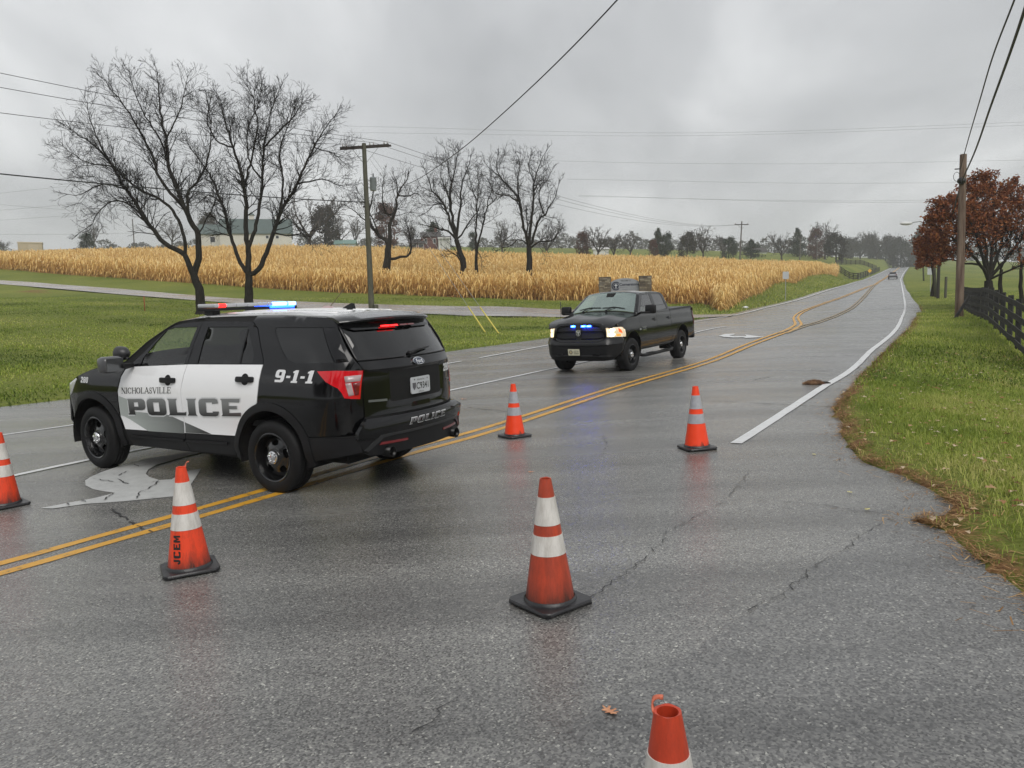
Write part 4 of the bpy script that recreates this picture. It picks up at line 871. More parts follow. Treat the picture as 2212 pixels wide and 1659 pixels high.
    for sg in (1, -1):
        q = MB(); xs = np.linspace(1.60, 2.25, 14); ol = [(x, sg * float(YE(x)) * 1.0) for x in xs] + [(x, sg * float(YE(x)) * .885) for x in xs[::-1]]
        patch(q, ol, top, h=.06, skirt=.01); q.build('windscreen_pillar', PAINT_K, t, True)
        q = MB(); patch(q, [(1.32, sg * .70), (1.17, sg * .70), (1.18, sg * .60), (1.30, sg * .60)][::sg], lambda a, b, o: top(a, b, o + .002), h=.05); q.build('roof_stripe', PAINT_WR, t)
    rf = strip('roof', -.60, 1.42, PAINT_WR, off=.003, y=lambda x: float(YE(x)) * np.interp(x, [-.6, -.3, 1.2, 1.42], [.86, .92, .92, .80]))
    for k in (-.42, -.21, .0, .21, .42):
        q = MB(); patch(q, [(-.45, k - .02), (1.1, k - .02), (1.1, k + .02), (-.45, k + .02)], lambda a, b, o: top(a, b, o + .011), h=.12, skirt=.01); q.build('roof_rib', PAINT_WR, rf, True)
    # --- rear face: x as a function of (y,z)
    XE = lambda z: np.interp(z, [.40, .62, .75, .97, 1.12, 1.22, 1.30, 1.63, 1.70], [-.99, -.995, -.98, -.976, -.976, -.972, -.92, -.702, -.60])
    YB = lambda z: np.interp(z, [.40, .70, .76, .97, 1.12, 1.22, 1.30, 1.63, 1.70], [.80, .84, .72, .72, .705, .69, .72, .71, .66])
    BU = lambda z: np.interp(z, [.4, .72, .80, 1.1, 1.3, 1.63], [.16, .165, .135, .135, .125, .10])
    def rear(a, b, o): q = np.clip(np.abs(a) / YB(b), 0, 1.05); return (XE(b) - BU(b) * (1 - q ** 2.4) - o, a, b)
    ins = lambda k: (lambda a, b, o: rear(a, b, o + k))
    sym = lambda pts: pts + [(-a, b) for a, b in pts[::-1]]
    q = MB(); patch(q, sym([(.78, .42), (.80, .62), (.70, .78), (.705, 1.1), (.68, 1.22), (.71, 1.30), (.70, 1.62)]), ins(-.012), [sym([(.64, 1.33), (.60, 1.58)])], h=.08); q.build('inner_shell', DARK, t)
    gate = sym([(.705, .77), (.708, .955), (.697, 1.12), (.682, 1.215), (.706, 1.285)])
    q = MB(); patch(q, gate, lambda a, b, o: rear(a, b, o - .018 * np.clip(1 - np.abs(a) / .50, 0, .25) * 4 * ((b > .86) & (b < 1.175) & (np.abs(a) < .50)) + .012 * np.exp(-((b - 1.20) / .02) ** 2)), h=.035, skirt=.012); tg = q.build('tailgate', PAINT_K, t, True, auto=28)
    q = MB(); patch(q, sym([(.712, 1.292), (.70, 1.615)]), ins(0), [sym([(.692, 1.305), (.682, 1.59)])], h=.06, skirt=.01); q.build('window_frame', GLOSSK, tg, True)
    q = MB(); patch(q, sym([(.692, 1.305), (.682, 1.59)]), ins(-.002), h=.08); q.build('rear_window', GL_D, tg, True)
    # spoiler over the glass
    q = MB(); n = 21; ys = np.linspace(-.695, .695, n)
    for y in ys:
        k = max(0, 1 - (abs(y) / .70) ** 2.4); xr = -.69 - .19 * k ** .5; zr = 1.665 + .03 * k; xf = -.56; zf_ = float(ZE(-.56)) + .036 * (1 - (abs(y) / .70) ** 2.6) + .004
        q.v += [(xf, y, zf_), ((xf + xr) / 2, y, (zf_ + zr) / 2 + .014), (xr, y, zr), (xr - .006, y, zr - .014), (xr + .015, y, zr - .026), ((xf + xr) / 2 - .06, y, zr - .035 - .03 * (1 - abs(y) / .7)), (xf - .12, y, 1.60)]
    for i in range(n - 1):
        for k in range(6): q.f.append((i * 7 + k, i * 7 + 7 + k, i * 7 + 8 + k, i * 7 + 1 + k))
    q.f += [tuple(range(6, -1, -1)), tuple((n - 1) * 7 + i for i in range(7))]
    sp = q.build('spoiler', mat('spoiler_wet', (.012, .012, .013), .22, coat=1, bump=.25, bscale=120), t, True, auto=50)
    q = MB(); patch(q, sym([(.58, 1.575), (.66, 1.60), (.66, 1.64)]), ins(.02), h=.06, skirt=.02); q.build('spoiler_panel', GLOSSK, sp)  # gloss black panel running from the spoiler down to the glass
    for y0, m in ((.26, RED_E), (.13, RED_E), (-.02, RED_D), (-.15, RED_D)):
        q = MB(); patch(q, [(y0, 1.594), (y0 - .115, 1.594), (y0 - .115, 1.607), (y0, 1.607)], ins(.052), h=.03, skirt=.012); q.build('high_brake_lamp', m, sp)
    # wiper, badge, plate, latch, badge strips
    q = MB(); p0 = Vector([float(v) for v in rear(np.array([.05]), np.array([1.325]), .03)[i] for i in range(3)]) if False else Vector(tuple(float(np.ravel(v)[0]) for v in rear(np.array([.02]), np.array([1.325]), .028)))
    pt = lambda y, z, o: Vector(tuple(float(np.ravel(v)[0]) for v in rear(np.array([y]), np.array([z]), o)))
    q.tube([pt(.06, 1.318, .03), pt(-.08, 1.345, .034), pt(-.30, 1.362, .03)], [.02, .013, .006], 8); q.tube([pt(.06, 1.318, 0), pt(.06, 1.318, .04)], .026, 10); q.build('wiper', TRIM, tg, True)
    ov = lambda cy, cz, a, b, n=28: [(cy + a * math.cos(k), cz + b * math.sin(k)) for k in np.linspace(0, 2 * math.pi, n, endpoint=False)]
    q = MB(); patch(q, ov(0, 1.243, .088, .036), ins(.022), h=.02, skirt=.02); bd = q.build('badge', CHROME, tg, True, auto=40)
    q = MB(); patch(q, ov(0, 1.243, .080, .030), ins(.025), h=.02); q.build('badge_field', mat('badge_blue', (.012, .022, .05), .2, coat=1), bd)
    mir = lambda f: (lambda a, b, o: f(-a, b, o))
    font_text('lettering', 'Ford', -.048, .096, 1.225, .036, mir(rear), PRINT_W, bd, .0275, bold=.01, slant=.25)
    q = MB(); patch(q, _rr(-.155, .922, .155, 1.085, .016), ins(.012), h=.05, skirt=.012); pl = q.build('number_plate', mat('plate_grey', (.50, .52, .54), .35, var=.06, vscale=20), t)
    font_text('lettering', 'C9341', -.075, .20, .962, .068, mir(rear), PRINT_K, pl, .014, bold=.012); font_text('lettering', 'Kentucky', -.058, .116, 1.045, .022, mir(rear), PRINT_K, pl, .014); font_text('lettering', 'OFFICIAL', -.045, .09, .930, .014, mir(rear), PRINT_K, pl, .014)
    q = MB(); patch(q, [(.138, 1.03), (.082, 1.03), (.085, .985), (.11, .955), (.135, .985)], ins(.014), h=.02); q.build('shield_mark', mat('plate_mark', (.10, .10, .11), .5), pl)
    for y0 in (-.105, .105):
        q = MB(); patch(q, ov(y0, 1.062, .007, .007, 10), ins(.015), h=.02); q.build('bolt', TRIM, pl)
    q = MB(); patch(q, [(.16, .80), (-.16, .80), (-.14, .845), (.14, .845)], ins(.006), h=.05, skirt=.01); q.build('latch_recess', GLOSSK, tg)
    q = MB(); patch(q, [(.665, .905), (.47, .897), (.47, .918), (.665, .926)], ins(.006), h=.06, skirt=.006); q.build('trim_badge', mat('badge_silver', (.25, .26, .27), .3, metal=.8), tg)
    q = MB(); patch(q, [(-.56, .985), (-.66, .985), (-.66, 1.005), (-.56, 1.005)], ins(.006), h=.06, skirt=.006); q.build('trim_badge', mat('badge_silver', (0, 0, 0)), tg)
    block_text('unit_number', '280', .49, .185, 1.085, .08, mir(rear), PRINT_W, t, .004, slant=.15, step=.05)
    # bumper
    q = MB(); bo = None
    def bump(a, b, o): x, y, z = rear(a, b, o); return (x - .03 - .02 * np.exp(-((b - .70) / .05) ** 2), y, z)
    patch(q, sym([(.84, .575), (.845, .64), (.815, .70), (.72, .755)]), lambda a, b, o: bump(a, b, o), h=.06, skirt=.04); bp_ = q.build('rear_bumper', PAINT_K, t, True, auto=35)
    q = MB(); patch(q, sym([(.46, .40), (.70, .405), (.77, .44), (.84, .57)]), lambda a, b, o: bump(a, b, o - .012), h=.06, skirt=.04); q.build('bumper_lower', TRIM, bp_, True, auto=35)
    q = MB(); patch(q, sym([(.50, .575), (.60, .565), (.75, .455), (.785, .47), (.63, .595), (.52, .60)]), lambda a, b, o: bump(a, b, o + .002), h=.05, skirt=.03); q.build('bumper_lip', mat('dark_grey_trim', (.025, .025, .027), .35), bp_, True, auto=35)
    for sg in (1, -1):
        q = MB(); patch(q, [(sg * .635, .500), (sg * .30, .495), (sg * .30, .518), (sg * .61, .525)][::1], lambda a, b, o: bump(a, b, o - .004), h=.05, skirt=.01); q.build('reflector', mat('reflector_red', (.16, .006, .008), .15, coat=1), bp_)
        q = MB(); q.lathe([(.050, -1.06), (.053, -1.165), (.047, -1.165), (.044, -1.1)], 20, c=(0, sg * .54, .425), axis='x'); q.build('exhaust_tip', mat('exhaust_steel', (.025, .025, .025), .3, metal=.9), t, True)
    gm = grad_mat('police_silver_print', .61, .70, (.55, .56, .57), (.12, .12, .13))
    block_text('lettering', 'POLICE', -.29, .60, .645, .066, lambda a, b, o: bump(-a, b, o), PRINT_W, bp_, .003, slant=.3, step=.05)
    block_text('lettering', 'POLICE', -.283, .588, .650, .056, lambda a, b, o: bump(-a, b, o), grad_mat('police_bumper_ink', .65, .706, (.01, .01, .01), (.22, .22, .23)), bp_, .0045, slant=.3, step=.05, gap=.12)
    # --- side graphics (left side)
    L = side(1); Lm = lambda a, b, o: L(-a, b, o); Ls = lambda a, b, o: L(-a, b + .044 * (2.2 + a), o)
    sw = grad_mat('swoosh_grey', .9, 2.35, (.008, .006, .006), (.42, .46, .44), axis=0)
    for nm, poly, dd in (('a', [(2.35, .865), (2.172, .832), (2.10, .70), (1.513, .692), (1.288, .632), (1.288, .507), (1.889, .493), (2.204, .603), (2.30, .636), (2.362, .642)], 0), ('b', [(1.272, .628), (.863, .528), (1.272, .517)], 1)):
        q = MB(); patch(q, poly, lambda a, b, o: L(a, b, o + .0015), h=.05); q.build('swoosh_graphic', sw, t)
    block_text('lettering_outline', 'POLICE', -2.222, 1.86, .646, .205, Ls, mat('print_pale', (.60, .62, .63), .4), t, .0028, slant=.04, step=.05, gap=.07)
    block_text('lettering', 'POLICE', -2.205, 1.83, .660, .178, Ls, grad_mat('police_ink', .70, .86, (.004, .0035, .0035), (.20, .21, .21)), t, .0042, slant=.04, step=.05, gap=.09)
    # serif capitals for the town name
    SR = {'N': (.95, [((.12, 0), (.12, 1), .06), ((.12, 1), (.80, 0), .17), ((.80, 0), (.80, 1), .06)], [.12, .80]), 'I': (.48, [((.22, 0), (.22, 1), .15)], [.22]), 'H': (1.0, [((.16, 0), (.16, 1), .15), ((.80, 0), (.80, 1), .15), ((.16, .52), (.80, .52), .06)], [.16, .80]), 'L': (.84, [((.16, 0), (.16, 1), .15), ((.16, .03), (.74, .03), .06), ((.72, 0), (.74, .25), .05)], [.16]),
          'A': (.96, [((.08, 0), (.44, 1), .06), ((.44, 1), (.82, 0), .16), ((.2, .33), (.7, .33), .06)], [.08, .82]), 'V': (.96, [((.12, 1), (.48, 0), .16), ((.48, 0), (.84, 1), .06)], []), 'E': (.86, [((.16, 0), (.16, 1), .15), ((.16, .03), (.74, .03), .06), ((.16, .97), (.70, .97), .06), ((.16, .52), (.55, .52), .06), ((.72, 0), (.75, .25), .05), ((.70, 1), (.70, .78), .05), ((.55, .42), (.55, .62), .05)], [.16])}
    circ = lambda cx, cy, rx, ry, a0, a1, n, wf: [((cx + rx * math.cos(R(a)), cy + ry * math.sin(R(a))), (cx + rx * math.cos(R(b)), cy + ry * math.sin(R(b))), wf((a + b) / 2)) for a, b in zip(np.linspace(a0, a1, n + 1)[:-1], np.linspace(a0, a1, n + 1)[1:])]
    wv = lambda a: .06 + .10 * abs(math.cos(R(a)))
    SR['O'] = (1.0, circ(.46, .5, .37, .48, 0, 360, 20, wv), []); SR['C'] = (.94, circ(.46, .5, .37, .48, 38, 322, 16, wv) + [((.76, .62), (.78, .96), .05)], [])
    SR['S'] = (.74, circ(.33, .74, .20, .23, 20, 250, 9, lambda a: .07) + [((.26, .53), (.46, .44), .16)] + circ(.36, .25, .22, .24, 60, -170, 10, lambda a: .08) + [((.53, .7), (.53, .95), .05), ((.12, .05), (.12, .3), .05)], [])
    q = MB(); txt = 'NICHOLASVILLE'; tot = sum(SR[c][0] for c in txt); x0, wd, zz, hh = -2.285, .855, .900, .062; pen = 0; sx = wd / tot
    for c in txt:
        adv, st, fe_ = SR[c]
        st = list(st) + [((f_ - .13, k + (.02 if k == 0 else -.02)), (f_ + .13, k + (.02 if k == 0 else -.02)), .045) for f_ in fe_ for k in ((0, 1) if c not in 'A' else (0,))] + ([((k - .12, .98), (k + .12, .98), .045) for k in (.12, .84)] if c == 'V' else [])
        for (a, b, w) in st:
            A = np.array([x0 + (pen + a[0]) * sx, zz + a[1] * hh]); B = np.array([x0 + (pen + b[0]) * sx, zz + b[1] * hh]); d = B - A; l = np.linalg.norm(d); d /= l + 1e-9; n_ = np.array([-d[1], d[0]]) * w * .5 * (sx if abs(d[1]) > abs(d[0]) else hh); e_ = d * .003
            C4 = [A - e_ + n_, A - e_ - n_, B + e_ - n_, B + e_ + n_]; P = [tuple(float(np.ravel(v)[0]) for v in Ls(np.array([p_[0]]), np.array([p_[1]]), .003)) for p_ in C4]; q.add(P, [(0, 1, 2, 3)])
        pen += adv
    q.build('town_lettering', PRINT_K, t)
    block_text('emergency_number', '9-1-1', .085, .50, 1.10, .118, Lm, PRINT_W, t, .004, slant=.22, step=.06, gap=.08)
    block_text('unit_number', '280', -3.068, .155, .992, .068, Lm, PRINT_W, t, .004, slant=.2, step=.06)
    # --- front cap
    FE = lambda z: np.interp(z, [.25, .5, .8, .95, 1.0], [3.36, 3.52, 3.50, 3.44, 3.40])
    def front(a, b, o): q = np.clip(np.abs(a) / .86, 0, 1); return (FE(b) + .20 * (1 - q ** 2.2) - .02 + o, a, b)
    q = MB(); patch(q, sym([(.74, .27), (.86, .52), (.86, .80), (.84, .955), (.60, .985)]), front, h=.08, skirt=.03); q.build('front_bumper', PAINT_K, t, True, auto=35)
    q = MB(); patch(q, sym([(.55, .60), (.60, .85)]), lambda a, b, o: front(a, b, o + .012), h=.08, skirt=.02); q.build('grille', TRIM, t)
    # --- underbody and cabin
    q = MB(); q.box((1.35, 0, .42), (4.3, 1.50, .22)); q.build('underbody', DARK, t, bevel=.02)
    q = MB(); q.box((.45, 0, .66), (2.6, 1.7, .06)); q.build('cabin_floor', SEATM, t)
    q = MB(); q.box((2.06, 0, 1.05), (.42, 1.62, .24)); q.build('dashboard', DASH, t, True, bevel=.06, auto=50)
    for y in (.42, -.42):
        q = MB(); q.box((1.05, y, .82), (.52, .54, .18)); q.box((.82, y, 1.14), (.16, .52, .58)); q.box((.79, y, 1.50), (.10, .26, .16)); q.build('seat', SEATM, t, True, bevel=.04, auto=60)
    q = MB(); q.box((.36, 0, 1.16), (.03, 1.5, .95)); q.build('partition', DARK, t)
    q = MB(); c = Vector((1.72, .42, 1.08)); q.tube([c + Vector((.06 * math.sin(a) * -1, .18 * math.cos(a), .17 * math.sin(a))) for a in np.linspace(0, 2 * math.pi, 25)], .015, 8); q.build('steering_wheel', TRIM, t, True)
    # --- wheels
    for x, st in ((2.865, R(-4)), (0, 0)):
        for sg in (1, -1): wheel(t, x, sg, .364, .245, .235, .842, st)
    # --- light bar
    zr = float(ZE(1.25)) + .04; lb = link('light_bar', None, t); lb.location = (1.25, 0, zr); lb.empty_display_size = .1
    q = MB(); q.box((0, 0, .045), (.27, 1.20, .03)); q.build('housing', TRIM, lb, bevel=.008)
    LBW = mat('lightbar_clear', (.42, .43, .45), .15, coat=1)
    segs = [(.60, .53, LBW), (.53, .44, RED_E), (.44, .30, LBW), (.30, .15, LBW), (.15, 0, LBW), (0, -.15, LBW), (-.15, -.22, LBW), (-.22, -.44, BLUE_W), (-.44, -.47, LBW), (-.47, -.585, BLUE_W)]
    for a, b, m in segs:
        q = MB(); q.box((0, (a + b) / 2, .085), (.28, a - b - .004, .042)); q.build('lens', m, lb, True, bevel=.012, auto=50)
    q = MB(); q.box((-.02, -.35, .05), (.285, .36, .026)); q.build('lower_lamp', BLUE_E, lb, bevel=.004)
    for y in (.52, -.52): q = MB(); q.box((0, y, .012), (.14, .10, .06)); q.build('foot', TRIM, lb, bevel=.01)
    # aerials and spotlight
    q = MB(); zt = 1.775
    prof = [(-.02, 0), (-.20, 0), (-.20, .062), (-.17, .066), (-.10, .04)]
    vs = [(x - .10, s_ * w, zt + z - .012) for s_ in (1, -1) for (x, z), w in zip(prof, (.012, .03, .012, .008, .01))]; q.add(vs, [(0, 1, 2, 3, 4), (9, 8, 7, 6, 5)] + [(i, i + 5, (i + 1) % 5 + 5, (i + 1) % 5) for i in range(5)]); q.build('fin_aerial', TRIM, t, bevel=.004)
    q = MB(); q.tube([(.30, -.20, 1.77), (.22, -.20, 1.79), (.02, -.22, 1.98)], [.012, .004, .0035], 6); q.build('whip_aerial', mat('whip_olive', (.12, .09, .03), .5), t)
    q = MB(); q.lathe([(.085, 0), (.075, .02), (.04, .035), (.001, .04)], 20, c=(.25, -.20, 1.765)); q.build('aerial_dome', mat('dome_pink', (.42, .30, .30), .5), t, True)
    q = MB(); q.lathe([(.001, -.10), (.05, -.085), (.078, -.03), (.082, .04), (.07, .05), (.001, .05)], 20, c=(2.36, .88, 1.335), axis='x'); q.tube([(2.30, .88, 1.30), (2.2, .86, 1.24)], .015, 6); q.build('spotlight', mat('spot_black', (.03, .03, .032), .35, bump=.1, bscale=90), t, True, auto=50)
    return t
SUV = build_suv()
def place(o, x, y, z, yaw, pt, rl):
    cy, sy = math.cos(yaw), math.sin(yaw); cp, sp = math.cos(pt), math.sin(pt); cr, sr = math.cos(rl), math.sin(rl)
    m = Matrix(((cy, -sy, 0), (sy, cy, 0), (0, 0, 1))) @ Matrix(((cp, 0, -sp), (0, 1, 0), (sp, 0, cp))) @ Matrix(((1, 0, 0), (0, cr, -sr), (0, sr, cr)))
    o.matrix_world = Matrix.Translation((x, y, z)) @ m.to_4x4()
place(SUV, -1.8813, 8.2659, .008, 2.6199, .0113, -.0264)
# ------------------------------------------------------------------ black pickup truck
def build_truck():
    t = thing('pickup_truck', 'black crew-cab pickup truck with lit headlamps and blue grille lights', 'pickup truck')
    W = lambda x: np.interp(x, [-1.12, -1.05, -.9, 3.9, 4.1, 4.3, 4.42], [.95, .975, .985, .985, .975, .93, .86])
    DZ = lambda z: np.interp(z, [.40, .52, .70, .95, 1.06, 1.10, 1.3, 1.36, 1.40, 1.6, 1.80, 1.86, 1.92], [-.05, -.03, 0, 0, -.006, -.02, -.045, -.06, -.075, -.155, -.25, -.285, -.36])
    Y = lambda x, z: W(x) + DZ(z)
    ZE = lambda x: np.interp(x, [.80, .86, .95, 1.05, 1.9, 2.35, 2.53, 3.08, 3.14, 3.4, 3.8, 4.13, 4.30, 4.40, 4.46], [1.38, 1.76, 1.83, 1.858, 1.868, 1.855, 1.81, 1.40, 1.345, 1.31, 1.272, 1.215, 1.165, 1.11, 1.05])
    YE = lambda x: Y(x, ZE(x))
    CR = lambda x: np.interp(x, [.9, 1.0, 2.3, 2.6, 3.1, 3.2, 4.2, 4.46], [.03, .05, .055, .07, .085, .075, .06, .06])
    def side(sg): return lambda a, b, o: (a, sg * (Y(a, b) + o), b)
    def top(a, b, o):
        ye = YE(a); q = np.clip(np.abs(b) / ye, 0, 1); bulge = .022 * np.exp(-((np.abs(b) - .42) / .16) ** 2) * np.clip((a - 3.2) / .3, 0, 1) * np.clip((4.4 - a) / .3, 0, 1)
        return (a, b, ZE(a) + CR(a) * (1 - q ** 2.4) + bulge + o)
    ze = lambda x0, x1, n: [(x, float(ZE(x)) - .002) for x in np.linspace(x0, x1, n)]
    rz, rx = .40, 3.57
    for sg in (1, -1):
        fn = side(sg); ins = lambda k: (lambda a, b, o: fn(a, b, o + k))
        gF = [(2.90, 1.40), (2.86, 1.44), (2.37, 1.775), (2.28, 1.81), (1.845, 1.822), (1.97, 1.40)]
        gR = [(1.79, 1.40), (1.665, 1.826), (1.10, 1.822), (1.03, 1.79), (.995, 1.42), (1.02, 1.40)]
        low = [(4.10, .60)] + arc(rx, rz, .55, 22, 172, 20) + [(3.02, .46), (.84, .47), (.84, 1.39)] + ze(.87, 4.04, 50) + [(4.0, .85)]
        q = MB(); patch(q, low, ins(-.014), [gF, gR], h=.08); q.build('inner_shell', DARK, t)
        q = MB(); patch(q, [(3.075, 1.39), (3.075, .50)] + arc(rx, rz, .585, 168, 14, 16) + [(4.14, .60), (4.10, .80), (4.00, .845), (4.085, 1.07), (4.26, 1.10)] + ze(4.30, 3.10, 20), fn, h=.07, skirt=.012); q.build('front_fender', PAINT_K, t, True, auto=40)
        q = MB(); patch(q, [(3.062, 1.345), (3.062, .50), (1.905, .50), (1.885, 1.345)], fn, h=.07, skirt=.012); d1 = q.build('front_door', PAINT_K, t, True, auto=40)
        q = MB(); patch(q, [(3.062, 1.352), (1.885, 1.352), (1.74, 1.855), (2.33, 1.850), (2.52, 1.80), (3.06, 1.41)], fn, [gF], h=.07, skirt=.012); q.build('window_frame', PAINT_K, d1, True, auto=40)
        q = MB(); patch(q, gF, ins(-.008), h=.1); q.build('window', GL_W, d1, True)
        q = MB(); patch(q, [(1.893, .50), (1.873, 1.345), (.865, 1.345), (.865, .78), (.74, .66), (.78, .50)], fn, h=.07, skirt=.012); d2 = q.build('rear_door', PAINT_K, t, True, auto=40)
        q = MB(); patch(q, [(1.873, 1.352), (.865, 1.352), (.885, 1.75), (.95, 1.82), (1.05, 1.85), (1.728, 1.857)], fn, [gR], h=.07, skirt=.012); q.build('window_frame', PAINT_K, d2, True, auto=40)
        q = MB(); patch(q, gR, ins(-.008), h=.1); q.build('window', GL_D, d2, True)
        for d, hx in ((d1, 2.06), (d2, 1.02)):
            q = MB(); hh = _rr(hx - .12, 1.165, hx + .12, 1.20, .012); patch(q, hh, lambda a, b, o: fn(a, b, o + .035 - 1.0 * (a - hx) ** 2), h=.04, skirt=.03); q.build('handle', GLOSSK, d, True, auto=40)
            q = MB(); patch(q, [(hx + .07 * math.cos(a), 1.175 + .045 * math.sin(a)) for a in np.linspace(0, 2 * math.pi, 16, endpoint=False)], ins(.002), h=.04); q.build('handle_cup', TRIM, d)
        # load bed side
        q = MB(); bed = [(.845, .52), (.845, 1.375), (-.6, 1.405), (-.98, 1.41), (-1.05, 1.25), (-1.06, .62), (-.62, .56)] + arc(0, rz, .585, 164, 16, 18) + [(.60, .52)]
        patch(q, bed, fn, h=.07, skirt=.012); q.build('bed_side', PAINT_K, t, True, auto=40)
        q = MB(); patch(q, [(.84, 1.35), (.84, 1.40), (-1.0, 1.435), (-1.0, 1.385)], ins(.0), h=.1, skirt=.03); q.build('bed_rail', TRIM, t)
        q = MB(); patch(q, [(-.985, .92), (-1.062, .92), (-1.055, 1.24), (-1.02, 1.30), (-.99, 1.29)], ins(.006), h=.05, skirt=.01); q.build('tail_lamp', RED_D, t)
        for cx in (rx, 0):
            q = MB(); o1 = arc(cx, rz, .59, 2, 178, 28); i1 = arc(cx, rz, .548, 178, 2, 28); patch(q, o1 + i1, ins(.012), h=.05, skirt=.03); q.build('arch_lip', PAINT_K, t, True, auto=45)
            q = MB(); aa = np.linspace(R(-10), R(190), 22)
            for a in aa:
                for yy in (.96, .50): q.v.append((cx + .55 * math.cos(a), sg * yy, rz + .55 * math.sin(a)))
            for i in range(21): q.f.append((2 * i, 2 * i + 1, 2 * i + 3, 2 * i + 2))
            q.build('wheel_well', DARK, t)
        # side step
        q = MB(); q.tube([(3.10, sg * .80, .42), (3.02, sg * .97, .33), (2.9, sg * 1.0, .315), (.95, sg * 1.0, .325), (.83, sg * .97, .34), (.75, sg * .80, .43)], .042, 10)
        for x in (2.45, 1.40): q.box((x, sg * 1.0, .355), (.42, .09, .02))
        q.build('side_step', TRIM, t, True, auto=40)
        # towing mirror
        q = MB(); q.beam((2.93, sg * .93, 1.37), (2.86, sg * 1.16, 1.37), .10, .05); mo = q.build('mirror', TRIM, t, bevel=.012)
        q = MB(); q.box((2.84, sg * 1.16, 1.45), (.13, .27, .22)); q.build('mirror_housing', TRIM, mo, True, bevel=.04, auto=60)
        q = MB(); q.box((2.772, sg * 1.16, 1.45), (.006, .22, .18)); q.build('mirror_glass', mat('mirror_dark', (.1, .1, .1)), mo)
        # badges
        font_text('badge', 'RAM', -2.95 if sg > 0 else 2.72, .25, .985, .055, (lambda a, b, o: fn(-a, b, o)) if sg > 0 else fn, CHROME, t, .006, bold=.03); font_text('badge', '1500', -2.95 if sg > 0 else 2.72, .25, .918, .05, (lambda a, b, o: fn(-a, b, o)) if sg > 0 else fn, CHROME, t, .006, bold=.02)
        q = MB(); patch(q, [(3.14, .95), (3.03, .95), (3.03, 1.0), (3.14, 1.0)], ins(.005), h=.05, skirt=.004); q.build('badge', CHROME, t)
    def strip(name, x0, x1, m, k=.99, off=0, yk=None, h=.08):
        q = MB(); xs = np.linspace(x0, x1, 24); ol = [(x, float(YE(x)) * (k if yk is None else yk(x))) for x in xs]; ol = ol + [(a, -b) for a, b in ol[::-1]]
        patch(q, ol, lambda a, b, o: top(a, b, o + off), h=h, skirt=.012); return q.build(name, m, t, True, auto=40)
    hood = strip('hood', 3.24, 4.445, mat('hood_paint', (.006, .006, .007), .12, spec=.5, rvar=.05, vscale=4), .985); strip('cowl', 3.10, 3.23, TRIM, .93, off=-.012)
    ws = strip('windscreen', 2.50, 3.12, GL_S, .90, off=.002); strip('roof', .87, 2.46, PAINT_K, 1.0)
    q = MB(); patch(q, [(2.54, -.12), (2.54, .12), (2.68, .10), (2.68, -.10)], lambda a, b, o: top(a, b, o + .004), h=.06); q.build('sensor_panel', DARK, ws)
    for sg in (1, -1):
        q = MB(); xs = np.linspace(2.45, 3.13, 14); ol = [(x, sg * float(YE(x))) for x in xs] + [(x, sg * float(YE(x)) * .885) for x in xs[::-1]]
        patch(q, ol, top, h=.06, skirt=.01); q.build('windscreen_pillar', PAINT_K, t, True)
        pt = lambda x, y, o: tuple(float(np.ravel(v)[0]) for v in top(np.array([x]), np.array([y]), o))
        y0 = -.62 if sg < 0 else .02
        q = MB(); q.tube([pt(3.16, y0 + .06, .02), pt(3.08, y0 + .20, .03), pt(3.05, y0 + .30, .022)], [.016, .012, .008], 6); q.tube([pt(3.07, y0 - .05, .018), pt(3.035, y0 + .25, .018), pt(3.06, y0 + .55, .018)], .009, 6); q.build('wiper', TRIM, ws)
    # cab back, bed, tailgate, cover
    q = MB(); q.box((.845, 0, 1.15), (.03, 1.78, .50)); q.build('cab_back', PAINT_K, t)
    q = MB(); q.add([(.86, -.82, 1.4), (.86, .82, 1.4), (.90, .70, 1.84), (.90, -.70, 1.84)], [(0, 1, 2, 3), (3, 2, 1, 0)]); q.build('rear_window', GL_D, t)
    q = MB(); q.box((-.09, 0, 1.395), (1.80, 1.76, .03), m=Matrix.Rotation(R(1.0), 3, 'Y')); q.build('bed_cover', mat('tonneau_vinyl', (.03, .03, .032), .45, bump=.1, bscale=120), t, bevel=.008)
    q = MB(); q.box((-1.05, 0, .98), (.06, 1.86, .82)); q.build('tailgate', PAINT_K, t, bevel=.02)
    q = MB(); q.box((-1.12, 0, .60), (.16, 1.90, .20)); q.build('rear_bumper', TRIM, t, True, bevel=.04, auto=50)
    # ---- front
    sym = lambda pts: pts + [(-a, b) for a, b in pts[::-1]]
    FX = lambda z: np.interp(z, [.28, .45, .72, .80, 1.05, 1.19], [4.36, 4.42, 4.46, 4.40, 4.40, 4.36])
    def front(a, b, o): q = np.abs(a); return (FX(b) + .14 * (1 - np.clip(q / .98, 0, 1) ** 2.3) - .04 + o, a, b)
    ins = lambda k: (lambda a, b, o: front(a, b, o + k))
    go = sym([(.50, .755), (.66, .80), (.70, .87), (.64, 1.12), (.56, 1.175), (.30, 1.195)]); gi = sym([(.47, .80), (.60, .83), (.635, .885), (.585, 1.085), (.52, 1.125), (.28, 1.145)])
    q = MB(); patch(q, sym([(.72, .74), (.74, .9), (.70, 1.06), (.58, 1.14), (.3, 1.17)]), ins(-.06), h=.1); q.build('front_panel', DARK, t)
    q = MB(); patch(q, go, ins(.015), [gi], h=.05, skirt=.05); gr = q.build('grille', PAINT_K, t, True, auto=35)
    gm_ = mat('grille_mesh', (.006, .006, .007), .5, bump=.6, bscale=300)
    q = MB(); patch(q, sym([(.48, .79), (.61, .82), (.645, .885), (.595, 1.09), (.52, 1.135), (.28, 1.155)]), ins(-.035), h=.08); q.build('grille_mesh', gm_, gr)
